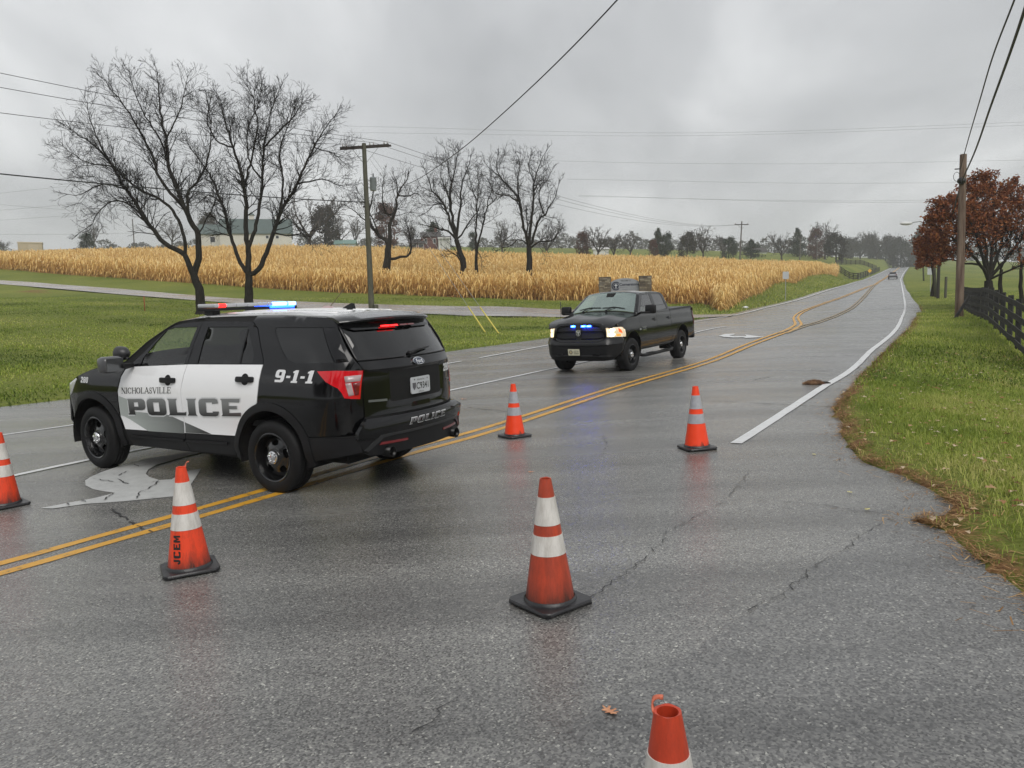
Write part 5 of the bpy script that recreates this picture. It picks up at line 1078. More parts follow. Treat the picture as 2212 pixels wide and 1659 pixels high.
    for k in range(2):
        q = MB()
        if k == 0: patch(q, sym([(.62, .985), (.61, 1.02)]), ins(-.002), h=.06, skirt=.02)
        else: patch(q, sym([(.53, .822), (.62, .872), (.615, .895), (.52, .848)]), ins(-.002), h=.05, skirt=.02)
        q.build('grille_bar', TRIM, gr, True)
    q = MB(); patch(q, sym([(.06, .80), (.085, 1.14)]), ins(.0), h=.05, skirt=.02); q.build('grille_post', GLOSSK, gr)
    em = [(0, .885), (.04, .91), (.06, .95), (.062, 1.01), (.045, 1.03), (0, 1.04), (-.045, 1.03), (-.062, 1.01), (-.06, .95), (-.04, .91)]
    q = MB(); patch(q, em, ins(.025), h=.03, skirt=.02); bd = q.build('emblem', CHROME, gr, True, auto=40)
    q = MB(); patch(q, [(a * .82, .965 + (b - .965) * .82) for a, b in em], ins(.0265), h=.03); q.build('emblem_field', DARK, bd)
    for sg in (1, -1):
        q = MB(); patch(q, [(sg * .008, .915), (sg * .018, .94), (sg * .022, .975), (sg * .045, .97), (sg * .046, 1.0), (sg * .03, 1.018), (sg * .01, 1.005), (0, .99), (0, .915)], ins(.028), h=.02); q.build('emblem_mark', CHROME, bd)
    for y in (-.155, .115, .255):
        q = MB(); patch(q, _rr(y - .052, 1.103, y + .052, 1.137, .01), ins(.012), h=.03, skirt=.03); bl = q.build('grille_light', BLUE_G, gr)
        q = MB(); patch(q, _rr(y - .03, 1.110, y + .03, 1.130, .006), ins(.0135), h=.03); q.build('lamp_core', BLUE_W, bl)
    # headlamps wrap the corner
    for sg in (1, -1):
        def hl(a, b, o): x, y, z = front(a, b, o); k = np.clip((np.abs(a) - .74) / .22, 0, 1); return (x - .30 * k ** 1.25, y + np.sign(a) * .012 * k, z)
        out = [(.715, .862), (.985, .850), (.985, .90), (.965, 1.02), (.93, 1.08), (.69, 1.078), (.675, 1.06)]
        q = MB(); patch(q, [(sg * a, b) for a, b in out], lambda a, b, o: hl(a, b, o + .012), h=.05, skirt=.05); hd = q.build('headlamp', SILVERL, t, True, auto=40)
        for (a, b, r_) in ((.79, .915, .052), (.80, 1.02, .042)):
            q = MB(); patch(q, [(sg * (a + r_ * math.cos(k)), b + r_ * .95 * math.sin(k)) for k in np.linspace(0, 2 * math.pi, 18, endpoint=False)], lambda a_, b_, o: hl(a_, b_, o + .022), h=.03, skirt=.02); q.build('bulb_reflector', LAMPW, hd)
        q = MB(); patch(q, [(sg * .70, .865), (sg * .745, .865), (sg * .745, 1.05), (sg * .70, 1.05)], lambda a_, b_, o: hl(a_, b_, o + .016), h=.04, skirt=.006); q.build('side_lens', mat('lamp_warm', (.7, .6, .4), .15, emit=(1, .8, .5), estr=.9), hd)
        q = MB(); patch(q, [(sg * .895, .97), (sg * .945, .93), (sg * .925, 1.02), (sg * .885, 1.06)], lambda a_, b_, o: hl(a_, b_, o + .018), h=.04, skirt=.008); q.build('side_marker', mat('marker_red_orange', (.6, .08, .02), .15, coat=1, emit=(1, .14, .03), estr=.6), hd)
        q = MB(); patch(q, [(sg * .86, .875), (sg * .92, .872), (sg * .92, .915), (sg * .86, .92)], lambda a_, b_, o: hl(a_, b_, o + .018), h=.04, skirt=.008); q.build('turn_lamp', AMBER, hd)
    # bumper: upper painted band and lower valance
    def bump(a, b, o): x, y, z = front(a, b, o); k = np.clip((np.abs(a) - .72) / .26, 0, 1); return (x + .07 - .26 * k ** 1.5, y, z)
    q = MB(); patch(q, sym([(.50, .665), (.64, .68), (.985, .70), (.985, .80), (.955, .855), (.72, .855), (.66, .79), (.50, .748)]), bump, h=.06, skirt=.06); bp = q.build('front_bumper', mat('bumper_paint', (.010, .010, .011), .32, spec=.5), t, True, auto=30)
    q = MB(); patch(q, sym([(.60, .30), (.78, .32), (.93, .45), (.98, .56), (.985, .69), (.64, .67), (.50, .655)]), lambda a, b, o: bump(a, b, o - .012 - .05 * np.clip((.42 - b) / .12, 0, 1)), h=.05, skirt=.06); q.build('valance', TRIM, bp, True, auto=30)
    q = MB(); patch(q, sym([(.9, .415), (.5, .40), (.5, .425), (.9, .44)]), lambda a, b, o: bump(a, b, o - .002), h=.06, skirt=.03); q.build('valance_lip', mat('dark_grey_trim', (.025, .025, .027)), bp, True)
    for sg in (1, -1):
        q = MB(); patch(q, _rr(sg * .47 - .09, .43, sg * .47 + .09, .475, .015), lambda a, b, o: bump(a, b, o + .004), h=.04, skirt=.03); q.build('tow_hook', GLOSSK, bp)
    py = -.08
    q = MB(); patch(q, _rr(py - .165, .425, py + .165, .60, .012), lambda a, b, o: bump(a, b, o + .02), h=.06, skirt=.02); pb = q.build('plate_bracket', TRIM, bp)
    q = MB(); patch(q, _rr(py - .152, .44, py + .152, .593, .012), lambda a, b, o: bump(a, b, o + .026), h=.06, skirt=.004); pl = q.build('number_plate', mat('plate_cream', (.62, .60, .44), .35, var=.05, vscale=20), t)
    bf = lambda a, b, o: bump(a, b, o)
    font_text('lettering', 'DEPUTY', py + .0, .135, .512, .026, bf, PRINT_K, pl, .030, bold=.01); font_text('lettering', 'SHERIFF', py + .0, .135, .472, .026, bf, PRINT_K, pl, .030, bold=.01); font_text('lettering', 'KENTUCKY', py + .03, .08, .552, .012, bf, PRINT_K, pl, .030)
    q = MB(); c0 = (py - .078, .517); st = [(c0[0] + r_ * math.sin(k), c0[1] + r_ * math.cos(k)) for k, r_ in zip(np.linspace(0, 2 * math.pi, 13)[:-1], [.046, .026] * 6)]
    patch(q, [(c0[0] + .05 * math.cos(k), c0[1] + .05 * math.sin(k)) for k in np.linspace(0, 2 * math.pi, 20, endpoint=False)], lambda a, b, o: bump(a, b, o + .0295), h=.03); sb = q.build('star_badge', mat('plate_mark', (.1, .1, .1)), pl)
    q = MB(); patch(q, st, lambda a, b, o: bump(a, b, o + .031), h=.03); q.build('star', mat('star_tan', (.45, .38, .22), .4), sb)
    # underside, cabin
    q = MB(); q.box((1.6, 0, .58), (5.3, 1.30, .22)); q.build('underbody', DARK, t)
    q = MB(); q.box((3.0, 0, 1.17), (.45, 1.66, .20)); q.build('dashboard', mat('dash_light', (.16, .165, .16), .7), t, True, bevel=.06, auto=50)
    for y in (.42, -.42):
        for x in (2.0, 1.2):
            q = MB(); q.box((x + .2, y, .92), (.5, .58, .18)); q.box((x - .04, y, 1.22), (.16, .54, .56)); q.box((x - .07, y, 1.60), (.10, .27, .17)); q.build('seat', mat('seat_grey', (.14, .145, .14), .9, var=.2, vscale=20), t, True, bevel=.04, auto=60)
    q = MB(); c = Vector((2.68, .42, 1.20)); q.tube([c + Vector((-.06 * math.sin(a), .18 * math.cos(a), .17 * math.sin(a))) for a in np.linspace(0, 2 * math.pi, 25)], .015, 8); q.build('steering_wheel', TRIM, t, True)
    q = MB(); q.box((1.7, 0, 1.845), (1.5, 1.2, .012)); q.build('headliner', mat('headliner_grey', (.45, .46, .45), .9), t)
    for x, st in ((3.57, R(-4)), (0, 0)):
        for sg in (1, -1): wheel(t, x, sg, .402, .27, .235, .845, st, cap_r=.075)
    return t
TRUCK = build_truck()
place(TRUCK, 3.9677, 22.0641, .385, -2.1209, -.0273, -.0016)
# ------------------------------------------------------------------ trees
def tubes(polys, n=4):
    """[(pts(k,3), radii(k))] -> V,F (quads), grouped by length for speed"""
    VV, FF = [], []; base = 0; grp = {}
    for P, r in polys: grp.setdefault(len(P), []).append((P, r))
    for k, lst in grp.items():
        P = np.array([q[0] for q in lst], float); r = np.array([q[1] for q in lst], float)          # (m,k,3)
        T = np.empty_like(P); T[:, 1:-1] = P[:, 2:] - P[:, :-2]; T[:, 0] = P[:, 1] - P[:, 0]; T[:, -1] = P[:, -1] - P[:, -2]
        T /= np.linalg.norm(T, axis=-1, keepdims=True) + 1e-9
        ref = np.where(np.abs(T[:, :1, 2:3]) < .8, np.array([0, 0, 1.]), np.array([1., 0, 0]))
        A = np.cross(T, np.broadcast_to(ref, T.shape)); A /= np.linalg.norm(A, axis=-1, keepdims=True) + 1e-9; B = np.cross(T, A)
        an = np.arange(n) * 2 * np.pi / n
        V = P[:, :, None] + r[:, :, None, None] * (A[:, :, None] * np.cos(an)[:, None] + B[:, :, None] * np.sin(an)[:, None])
        m = len(lst); ids = base + np.arange(m * k * n).reshape(m, k, n); a = ids[:, :-1]; b = ids[:, 1:]
        F = np.stack([a, np.roll(a, -1, 2), np.roll(b, -1, 2), b], -1).reshape(-1, 4)
        VV.append(V.reshape(-1, 3)); FF.append(F); base += m * k * n
    return np.vstack(VV), np.vstack(FF)
def smooth_line(P, r, step):
    P = np.asarray(P, float)
    if len(P) > 2: Q = _catmull(P, 6)
    else: Q = P
    d = np.r_[0, np.cumsum(np.linalg.norm(np.diff(Q, axis=0), axis=1))]; n = max(3, int(d[-1] / step)); t = np.linspace(0, d[-1], n)
    Q2 = np.stack([np.interp(t, d, Q[:, i]) for i in range(3)], 1); rr = np.interp(t, np.linspace(0, d[-1], len(r)), r)
    return Q2, rr
def grow(R_, start, d, length, r, level, out, up=.25, cfg=None):
    """one wandering branch and, recursively, its side branches"""
    n = max(3, int(length / (.30 if level < 2 else .16)) + 1); n = min(n, 9); P = [np.array(start)]; d = d / np.linalg.norm(d)
    wob = cfg.get('wob', .22)
    for i in range(n - 1):
        d = d + R_.normal(0, wob, 3) * (1 if level else .6); d[2] += up * .12; d /= np.linalg.norm(d); P.append(P[-1] + d * length / (n - 1))
    rad = np.linspace(r, max(cfg['rmin'], r * .3), n); out[min(level, 3)].append((np.array(P), rad))
    if level >= cfg['levels']: return
    m = max(2, int(length / cfg['gap'][level] * R_.uniform(.8, 1.2)))
    for k in range(m):
        t = R_.uniform(.18, 1.0); i = min(n - 2, int(t * (n - 1))); p = P[i] + (P[i + 1] - P[i]) * (t * (n - 1) - i)
        ax = P[i + 1] - P[i]; ax /= np.linalg.norm(ax); v = R_.normal(0, 1, 3); v -= ax * (v @ ax); v /= np.linalg.norm(v) + 1e-9
        a = R(R_.uniform(28, 62)); dd = ax * math.cos(a) + v * math.sin(a); dd[2] += up * .45
        grow(R_, p, dd, length * cfg['ratio'][level] * R_.uniform(.6, 1.15) * (1.15 - .55 * t), max(cfg['rmin'], r * .45 * (1 - .45 * t)), level + 1, out, up, cfg)
def bark(name, a, b, moss=None):
    return mat(name, a, .85, col2=b, vscale=3, bump=.5, bscale=14, stretch=(5, 5, .9), spec=.15)
BARK_D = bark('dark_wet_bark', (.008, .007, .006), (.030, .026, .020)); TWIG = mat('twig_bark', (.013, .010, .009), .85, spec=.1); BARK_G = bark('grey_bark', (.04, .036, .032), (.11, .10, .085))
BUD = mat('dry_seed', (.03, .018, .012), .8)
def bare_tree(name, label, zf, d, limbs, seed, rscale=1.0, cfg=None, group=None, m=None, zmax=None):
    """limbs: list of ([(zx,zy)...], r0, r1); depth wanders round d so that the crown is round"""
    R_ = np.random.default_rng(seed); base_uv = zf(*limbs[0][0][0]); bz = at(*base_uv, d); gz = h1(bz[0], bz[1])
    root = np.array([bz[0], bz[1], gz]); t = thing(name, label, 'tree', tuple(root), group=group)
    main = []; subs = {1: [], 2: [], 3: []}; depth_at = {}
    c = dict(levels=3, gap=[.42, .30, .22], ratio=[.6, .6, .62], rmin=.0066, wob=.13, dens=2.5); c.update(cfg or {})
    for li, (pts, r0, r1) in enumerate(limbs):
        k0 = depth_at.get(pts[0], 0.0); sl = R_.uniform(-1, 1) * (0 if li == 0 else 1); L = []
        tot = len(pts) - 1
        for i, q in enumerate(pts):
            dz = k0 + sl * 2.6 * (i / tot) ** 1.1 * (d / 48); w = at(*zf(*q), d + dz); depth_at.setdefault(q, dz); L.append(w)
        if li == 0: L[0] = np.array([L[0][0], L[0][1], gz - .15])
        L[-1] = L[-2] + (L[-1] - L[-2]) * (.75 if li else 1)
        Q, rr = smooth_line(np.array(L), [r0 * .92, (r0 + r1) * .46, r1 * .8], .35 * d / 48)
        Q[1:] += R_.normal(0, .03 * d / 48, Q[1:].shape)
        if li == 0: rr = rr * (1 + .55 * np.exp(-np.linspace(0, 6, len(rr)) * 1.4))
        main.append((Q - root, rr))
        ln = np.linalg.norm(np.diff(Q, axis=0), axis=1).sum()
        if li == 0: continue
        m_ = int(ln / .42 * c.get('dens', 1))
        for k in range(m_):
            tt = R_.uniform(.30, 1.0); i = min(len(Q) - 2, int(tt * (len(Q) - 1))); p = Q[i]; ax = Q[i + 1] - Q[i]; ax /= np.linalg.norm(ax)
            v = R_.normal(0, 1, 3); v -= ax * (v @ ax); v /= np.linalg.norm(v); a = R(R_.uniform(25, 62)); dd = ax * math.cos(a) + v * math.sin(a); dd[2] += .18
            grow(R_, p - root, dd, R_.uniform(.8, 2.5) * (1.15 - .55 * tt) * rscale, max(.011, min(.035, rr[i] * .34)), 1, subs, .28, c)
        for _ in range(3): grow(R_, Q[-1] - root, Q[-1] - Q[-3] + R_.normal(0, .15, 3), R_.uniform(.5, 1.0) * rscale, max(.010, rr[-1]), 1, subs, .2, c)
    V, F = tubes(main, 9); mesh_np('trunk', V, F, m or BARK_D, t, True)
    parts = [tubes(subs[1], 5), tubes(subs[2], 4), tubes(subs[3], 3)] if subs[3] else [tubes(subs[1], 5), tubes(subs[2], 3)]
    Vs = []; Fs = []; b = 0
    for V, F in parts: Vs.append(V); Fs.append(F + b); b += len(V)
    mesh_np('crown', np.vstack(Vs), np.vstack(Fs), TWIG, t)
    return t, subs
z4 = lambda x, y: (.3472 * x, 109.7 + .3472 * y); z5 = lambda x, y: (713.2 + .26451 * x, 274.3 + .26451 * y)
bare_tree('bare_tree', 'large bare tree leaning left behind the police SUV, leftmost of the pair', z4, 47, [
    ([(1250, 1612), (1240, 1500), (1205, 1400)], .31, .27),
    ([(1205, 1400), (1150, 1270), (1050, 1215), (940, 1100), (860, 970), (780, 860), (700, 720), (600, 600), (480, 520), (400, 450)], .19, .022),
    ([(1205, 1400), (1235, 1300), (1230, 1150), (1160, 1000), (1110, 880), (1050, 700), (1030, 560), (1000, 400), (980, 200), (965, 70)], .22, .02),
    ([(1160, 1000), (1000, 800), (930, 600), (870, 500), (800, 380), (700, 250), (600, 130)], .12, .02),
    ([(1230, 1150), (1170, 1000), (1170, 880), (1250, 780), (1300, 650), (1310, 480), (1290, 300)], .11, .02),
    ([(1150, 1270), (1145, 1150), (1050, 960), (850, 850), (650, 640), (560, 420), (520, 250)], .12, .02),
    ([(940, 1100), (800, 950), (700, 930), (620, 1000), (560, 1090), (490, 1140)], .075, .018),
    ([(780, 860), (650, 830), (560, 860), (480, 900), (400, 880)], .06, .018),
    ([(1050, 700), (1000, 560), (900, 400), (840, 260), (790, 90)], .07, .018), ([(1030, 560), (1100, 420), (1150, 270), (1170, 130)], .06, .018),
    ([(700, 720), (560, 700), (450, 640), (350, 560)], .05, .016), ([(1240, 1130), (1290, 1040), (1350, 900), (1380, 760)], .05, .016)], 11)
bare_tree('bare_tree', 'large bare tree spreading right behind the SUV light bar, right one of the pair', z4, 45.5, [
    ([(1550, 1590), (1548, 1480), (1545, 1390)], .30, .25),
    ([(1545, 1390), (1510, 1340), (1450, 1200), (1380, 950), (1310, 780), (1200, 620), (1150, 540)], .14, .02),
    ([(1545, 1390), (1540, 1250), (1530, 1100), (1520, 850), (1450, 600), (1400, 420), (1340, 230)], .19, .02),
    ([(1540, 1250), (1600, 1050), (1630, 800), (1640, 600), (1700, 350), (1750, 200)], .13, .02),
    ([(1545, 1390), (1590, 1380), (1660, 1250), (1750, 1000), (1850, 830), (1950, 600), (2050, 450), (2110, 370)], .17, .02),
    ([(1850, 830), (1920, 810), (2000, 800), (2100, 830), (2160, 840)], .06, .016), ([(1700, 1130), (1800, 1150), (1900, 1130), (1950, 1120)], .05, .016),
    ([(1520, 850), (1580, 620), (1600, 450), (1570, 280), (1500, 160)], .08, .018), ([(1640, 600), (1720, 520), (1830, 400), (1920, 280)], .07, .018),
    ([(1750, 1000), (1760, 800), (1740, 620), (1800, 450), (1850, 300)], .08, .018), ([(1450, 600), (1350, 560), (1290, 420), (1310, 280)], .06, .018), ([(1380, 950), (1300, 900), (1220, 960), (1150, 970)], .05, .016),
    ([(1950, 600), (2000, 620), (2080, 640), (2150, 700)], .045, .016), ([(1630, 800), (1560, 700), (1540, 500), (1610, 330), (1630, 170)], .06, .018)], 12)
cfg = dict(gap=[.50, .36, .28], rmin=.009, dens=1.35, wob=.16)
bare_tree('bare_tree', 'gnarled bare tree in the corn with a low crooked branch, just beyond the utility pole', z5, 74, [
    ([(435, 1190), (465, 1080), (480, 960)], .52, .34), ([(480, 960), (400, 880), (330, 800), (320, 700), (350, 560), (360, 470)], .22, .03), ([(480, 960), (490, 790), (530, 700), (550, 560), (620, 440), (640, 380)], .24, .03),
    ([(465, 1080), (560, 1060), (640, 1055), (665, 960), (640, 860), (620, 780)], .16, .04), ([(530, 700), (470, 720), (440, 640), (420, 500), (450, 400)], .10, .025), ([(550, 560), (640, 560), (720, 540), (760, 600)], .09, .025), ([(330, 800), (260, 740), (180, 680), (120, 640)], .08, .025), ([(550, 560), (540, 440), (500, 370)], .08, .025), ([(400, 880), (350, 760), (280, 600), (230, 540)], .08, .025)], 13, 1.25, dict(cfg, dens=1.15))
bare_tree('bare_tree', 'tall bare tree in the corn left of two slimmer trunks, middle of the field', z5, 72, [
    ([(1085, 1225), (1070, 1050), (1030, 920)], .34, .27), ([(1030, 920), (920, 620), (830, 520), (800, 420), (760, 330)], .15, .025), ([(1030, 920), (985, 650), (990, 450), (1040, 250), (1050, 180)], .18, .025), ([(1030, 920), (1060, 640), (1080, 450), (1130, 320), (1150, 240)], .15, .025),
    ([(1030, 920), (960, 850), (900, 835), (780, 800), (730, 790)], .12, .025), ([(1030, 920), (1150, 760), (1230, 640), (1250, 560)], .10, .025), ([(1075, 1150), (1050, 1080), (1010, 1030), (950, 1010)], .10, .03), ([(985, 650), (940, 500), (900, 380), (930, 250)], .08, .025), ([(990, 450), (960, 330), (970, 220)], .06, .025), ([(920, 620), (840, 640), (770, 720)], .06, .025)], 14, 1.2, cfg)
bare_tree('bare_tree', 'slim bare tree in the corn between two bigger bare trees', z5, 73, [
    ([(1190, 1225), (1194, 1100), (1195, 1010)], .20, .17), ([(1195, 1010), (1190, 850), (1200, 600), (1210, 420), (1200, 330)], .12, .025), ([(1195, 1010), (1240, 830), (1280, 650), (1330, 480), (1320, 380)], .11, .025), ([(1200, 600), (1150, 480), (1130, 380)], .06, .025), ([(1280, 650), (1340, 600), (1380, 500)], .06, .025), ([(1205, 1020), (1235, 1060), (1245, 1120)], .04, .02)], 15, 1.0, cfg)
bare_tree('bare_tree', 'bare tree in the corn with an upright wide crown, rightmost of the field trees', z5, 72, [
    ([(1622, 1235), (1625, 1080), (1620, 975)], .36, .29), ([(1620, 975), (1590, 850), (1560, 700), (1540, 600), (1400, 420), (1300, 330), (1260, 280)], .17, .025), ([(1620, 975), (1640, 800), (1655, 650), (1665, 450), (1720, 280), (1770, 180)], .18, .025), ([(1620, 975), (1660, 900), (1700, 760), (1750, 720), (1820, 600), (1880, 430)], .15, .025),
    ([(1560, 700), (1540, 560), (1530, 420), (1550, 280), (1510, 190)], .10, .025), ([(1640, 985), (1700, 940), (1800, 930), (1850, 880), (1900, 840)], .10, .025), ([(1540, 600), (1440, 560), (1360, 540), (1290, 450)], .08, .025), ([(1665, 450), (1620, 330), (1640, 220)], .06, .025), ([(1750, 720), (1700, 560), (1780, 420), (1830, 330)], .08, .025), ([(1610, 960), (1540, 920), (1460, 980), (1390, 990)], .08, .025), ([(1600, 900), (1610, 760), (1605, 715)], .09, .06), ([(1400, 420), (1360, 300), (1370, 220)], .06, .025)], 16, 1.2, cfg)

# leafy autumn tree by the fence: limbs, twigs, and leaf faces on the twigs
def leaf_cloud(P, n, spread, size, seed, flat=.5):
    R_ = np.random.default_rng(seed); i = R_.integers(0, len(P), n); C = P[i] + R_.normal(0, spread, (n, 3)); a = R_.normal(0, 1, (n, 3)); a /= np.linalg.norm(a, axis=1)[:, None]
    b = np.cross(a, R_.normal(0, 1, (n, 3))); b /= np.linalg.norm(b, axis=1)[:, None]; s = size * R_.uniform(.6, 1.4, (n, 1))
    V = np.stack([C - a * s, C + b * s * flat, C + a * s, C - b * s * flat], 1).reshape(-1, 3); F = np.arange(4 * n).reshape(n, 4)
    return V, F, R_.uniform(0, 1, n)
z8 = lambda x, y: (1865.2 + .3308 * x, 274.3 + .3308 * y)
LEAF_R = attr_mat('rust_leaves', [(.095, .03, .016), (.24, .07, .028), (.37, .15, .055)], None, .7, .15, .25)
def leafy(name, label, d, limbs, seed, nleaf, keep, size=.085, m=LEAF_R, rs=.8):
    t, subs = bare_tree(name, label, z8, d, limbs, seed, rs, dict(gap=[.34, .26, .22], rmin=.008, levels=3))
    P = np.vstack([q[0] for k in (2, 3) for q in subs[k]]); P = P[keep(P + np.array(t.location))]
    V, F, tone = leaf_cloud(P, nleaf, .10, size, seed); o = mesh_np('leaves', V, F, m, t); set_tone(o, tone); return t
def keep_red(P):
    d = P - EYE; z = d @ _F; u = CX + FPX * (d @ _RT) / z; v = CY - FPX * (d @ _UP) / z
    R_ = np.random.default_rng(3); e = ((u - 2150) / 150) ** 2 + ((v - 540) / 150) ** 2 ; outer = np.clip(e * 1.1, 0, 1); left = np.clip((2160 - u) / 130, 0, 1); topp = np.clip((520 - v) / 90, 0, 1)
    return R_.uniform(0, 1, len(P)) < np.clip(.10 + .8 * left * outer + .75 * topp, 0, 1)
leafy('autumn_tree', 'rust-leaved autumn tree with several trunks behind the black fence', 50, [
    ([(820, 1150), (822, 1080), (815, 1000)], .34, .30), ([(815, 1000), (760, 900), (680, 800), (600, 740), (520, 690), (450, 600)], .13, .02), ([(815, 1000), (780, 850), (730, 700), (660, 560), (600, 470)], .14, .02), ([(815, 1000), (800, 800), (770, 600), (740, 450), (720, 360)], .15, .02),
    ([(815, 1000), (840, 800), (850, 600), (840, 430), (820, 350)], .15, .02), ([(815, 1000), (880, 820), (930, 650), (960, 500), (970, 410)], .14, .02), ([(815, 1000), (930, 860), (1020, 740), (1080, 600), (1120, 480)], .13, .02), ([(760, 900), (640, 880), (520, 860), (400, 850)], .08, .02), ([(680, 800), (560, 800), (450, 770), (380, 760)], .06, .02), ([(815, 1000), (960, 930), (1080, 880), (1180, 840)], .09, .02), ([(730, 700), (640, 680), (540, 590), (480, 560)], .06, .02)], 21, 24000, keep_red, .09)
def keep_all(P): return np.random.default_rng(4).uniform(0, 1, len(P)) < .8
leafy('autumn_tree', 'smaller dark rust tree further up the verge, left of the leaning pole', 72, [
    ([(455, 1020), (455, 960), (450, 920)], .20, .15), ([(450, 920), (400, 850), (370, 780), (380, 740)], .08, .02), ([(450, 920), (430, 820), (430, 740), (430, 690)], .08, .02), ([(450, 920), (480, 820), (490, 740), (500, 690)], .08, .02), ([(450, 920), (390, 900), (360, 880)], .05, .02)], 22, 5200, keep_all, .10, LEAF_R, .55)
bare_tree('bare_tree', 'slim trunked tree behind the fence, right of the autumn tree', z8, 54, [([(890, 1165), (890, 1050), (895, 930)], .17, .13), ([(895, 930), (860, 800), (850, 660)], .07, .02), ([(895, 930), (950, 800), (980, 660)], .07, .02)], 23, .9, dict(gap=[.5, .4, .3], rmin=.01))
bare_tree('bare_tree', 'slim dark trunked tree behind the fence at the right picture edge', z8, 50, [([(1030, 1185), (1030, 1050), (1035, 900)], .14, .11), ([(1035, 900), (1000, 760), (990, 620)], .06, .02), ([(1035, 900), (1090, 760), (1120, 600)], .06, .02)], 24, .9, dict(gap=[.5, .4, .3], rmin=.01))

# ---- far trees: a few kinds, each copy its own thing
def unit_bare(seed, spread, lean=0):
    R_ = np.random.default_rng(seed); out = {0: [], 1: [], 2: [], 3: []}; main = [(np.array([[0, 0, -.3], [0.02, 0, 1.0], [.05 * lean, 0, 2.0]]), np.array([.30, .22, .18]))]
    c = dict(levels=3, gap=[.55, .45, .42], ratio=[.5, .5, .5], rmin=.022, wob=.2)
    for k in range(7):
        a = k * 2.4 + R_.uniform(-.4, .4); dd = np.array([math.cos(a) * spread, math.sin(a) * spread, R_.uniform(.9, 1.4)]); grow(R_, np.array([.04 * lean, 0, R_.uniform(1.5, 2.2)]), dd, R_.uniform(4.5, 6.6), .14, 0, out, .3, c)
    V, F = tubes(main, 7); Vs = [V]; Fs = [F]; b = len(V)
    for k in range(4):
        if out[k]: V, F = tubes(out[k], 5 if k == 0 else 3); Vs.append(V); Fs.append(F + b); b += len(V)
    V = np.vstack(Vs); return V / V[:, 2].max(), np.vstack(Fs)
def proto_mesh(name, V, F, m, tone=None):
    o = mesh_np(name, V, F, m); me = o.data
    if tone is not None: set_tone(o, tone)
    bpy.data.objects.remove(o); return me
FARBARK = mat('far_bark', (.055, .048, .044), .9, spec=.1)
PB = [proto_mesh('bare_tree', *unit_bare(31 + k, s_), FARBARK) for k, s_ in enumerate((.75, 1.0, .6))]
def unit_ever(seed, kind):
    R_ = np.random.default_rng(seed); n = 3800; P = []
    if kind == 0:      # layered pine
        for k in range(16):
            h = .18 + .8 * k / 16; rr = .30 * (1 - ((h - .18) / .86) ** 1.4) * R_.uniform(.7, 1.2); a = R_.uniform(0, 6.28); c = np.array([rr * .55 * math.cos(a), rr * .55 * math.sin(a), h]); P.append(c + R_.normal(0, 1, (n // 16, 3)) * np.array([rr * .45, rr * .45, .035]))
    else:              # rounded cedar
        for k in range(22):
            a = R_.uniform(0, 6.28); h = R_.uniform(.12, .92); rr = .34 * math.sin(math.pi * min(1, h * .9 + .1)) ** .6; c = np.array([rr * .65 * math.cos(a), rr * .65 * math.sin(a), h]); P.append(c + R_.normal(0, .06, (n // 22, 3)))
    P = np.vstack(P); P = P[P[:, 2] > .02]; V, F, tone = leaf_cloud(P, len(P) * 2, .004, .018, seed, .6)
    T, TF = tubes([(np.array([[0, 0, -.03], [0, 0, .4], [0, 0, .9]]), np.array([.022, .018, .006]))], 6)
    return np.vstack([V, T]), np.vstack([F, TF + len(V)]), np.r_[tone, np.full(len(TF), .0)]
EVER = attr_mat('evergreen_needles', [(.012, .022, .014), (.028, .048, .028), (.05, .07, .045)], None, .8, .1, 0)
RUST = attr_mat('far_rust_leaves', [(.05, .03, .026), (.11, .05, .038), (.15, .075, .055)], None, .8, .1, .1); GREYG = attr_mat('far_dull_leaves', [(.035, .035, .030), (.06, .058, .048), (.09, .082, .07)], None, .8, .1, .1)
PE = [proto_mesh('evergreen_tree', *unit_ever(41, 0)[:2], EVER, unit_ever(41, 0)[2]), proto_mesh('evergreen_tree', *unit_ever(42, 1)[:2], EVER, unit_ever(42, 1)[2])]
PR = proto_mesh('round_tree', *unit_ever(43, 1)[:2], RUST, unit_ever(43, 1)[2]); PG = proto_mesh('round_tree', *unit_ever(44, 1)[:2], GREYG, unit_ever(44, 1)[2])
def far_tree(name, me, label, u, vtop, vbase, d, wk=1.0, rz=None, group='trees along the skyline'):
    b = at(u, vbase, d); tz = at(u, vtop, d)[2]; gz = min(h1(b[0], b[1]), b[2]); h = tz - gz
    o = link(name, me); o.location = (b[0], b[1], gz - .2); o.scale = (h * wk, h * wk, h); o.rotation_euler = (0, 0, rz if rz is not None else random.uniform(0, 6.28)); return tag(o, label, 'tree', group)
FT = far_tree
FT('bare_tree', PB[1], 'dark twiggy tree on the crest right of the green-roofed barn', 668, 413, 526, 185, 1.25); FT('round_tree', PG, 'brown bushy tree on the crest left of the pale pole', 705, 440, 528, 195, 1.0); FT('bare_tree', PB[0], 'bare tree on the crest left of the green-roofed barn', 372, 470, 530, 230, 1.0)
FT('evergreen_tree', PE[1], 'low dark evergreen clump on the crest behind the tan shed', 187, 503, 536, 215, 1.3); FT('bare_tree', PB[1], 'hazy bare tree above the dark evergreen clump on the left', 203, 478, 536, 260, 1.0)
FT('bare_tree', PB[2], 'hazy bare tree at the far left skyline', 8, 515, 545, 300, 1.6); FT('round_tree', PG, 'dark bushy tree beside the barn wall', 452, 455, 528, 200, .8)
FT('bare_tree', PB[0], 'bare tree between barn and utility pole on the crest', 735, 462, 530, 215, .9); FT('bare_tree', PB[1], 'bare tree just left of the utility pole on the crest', 768, 468, 532, 235, .9)
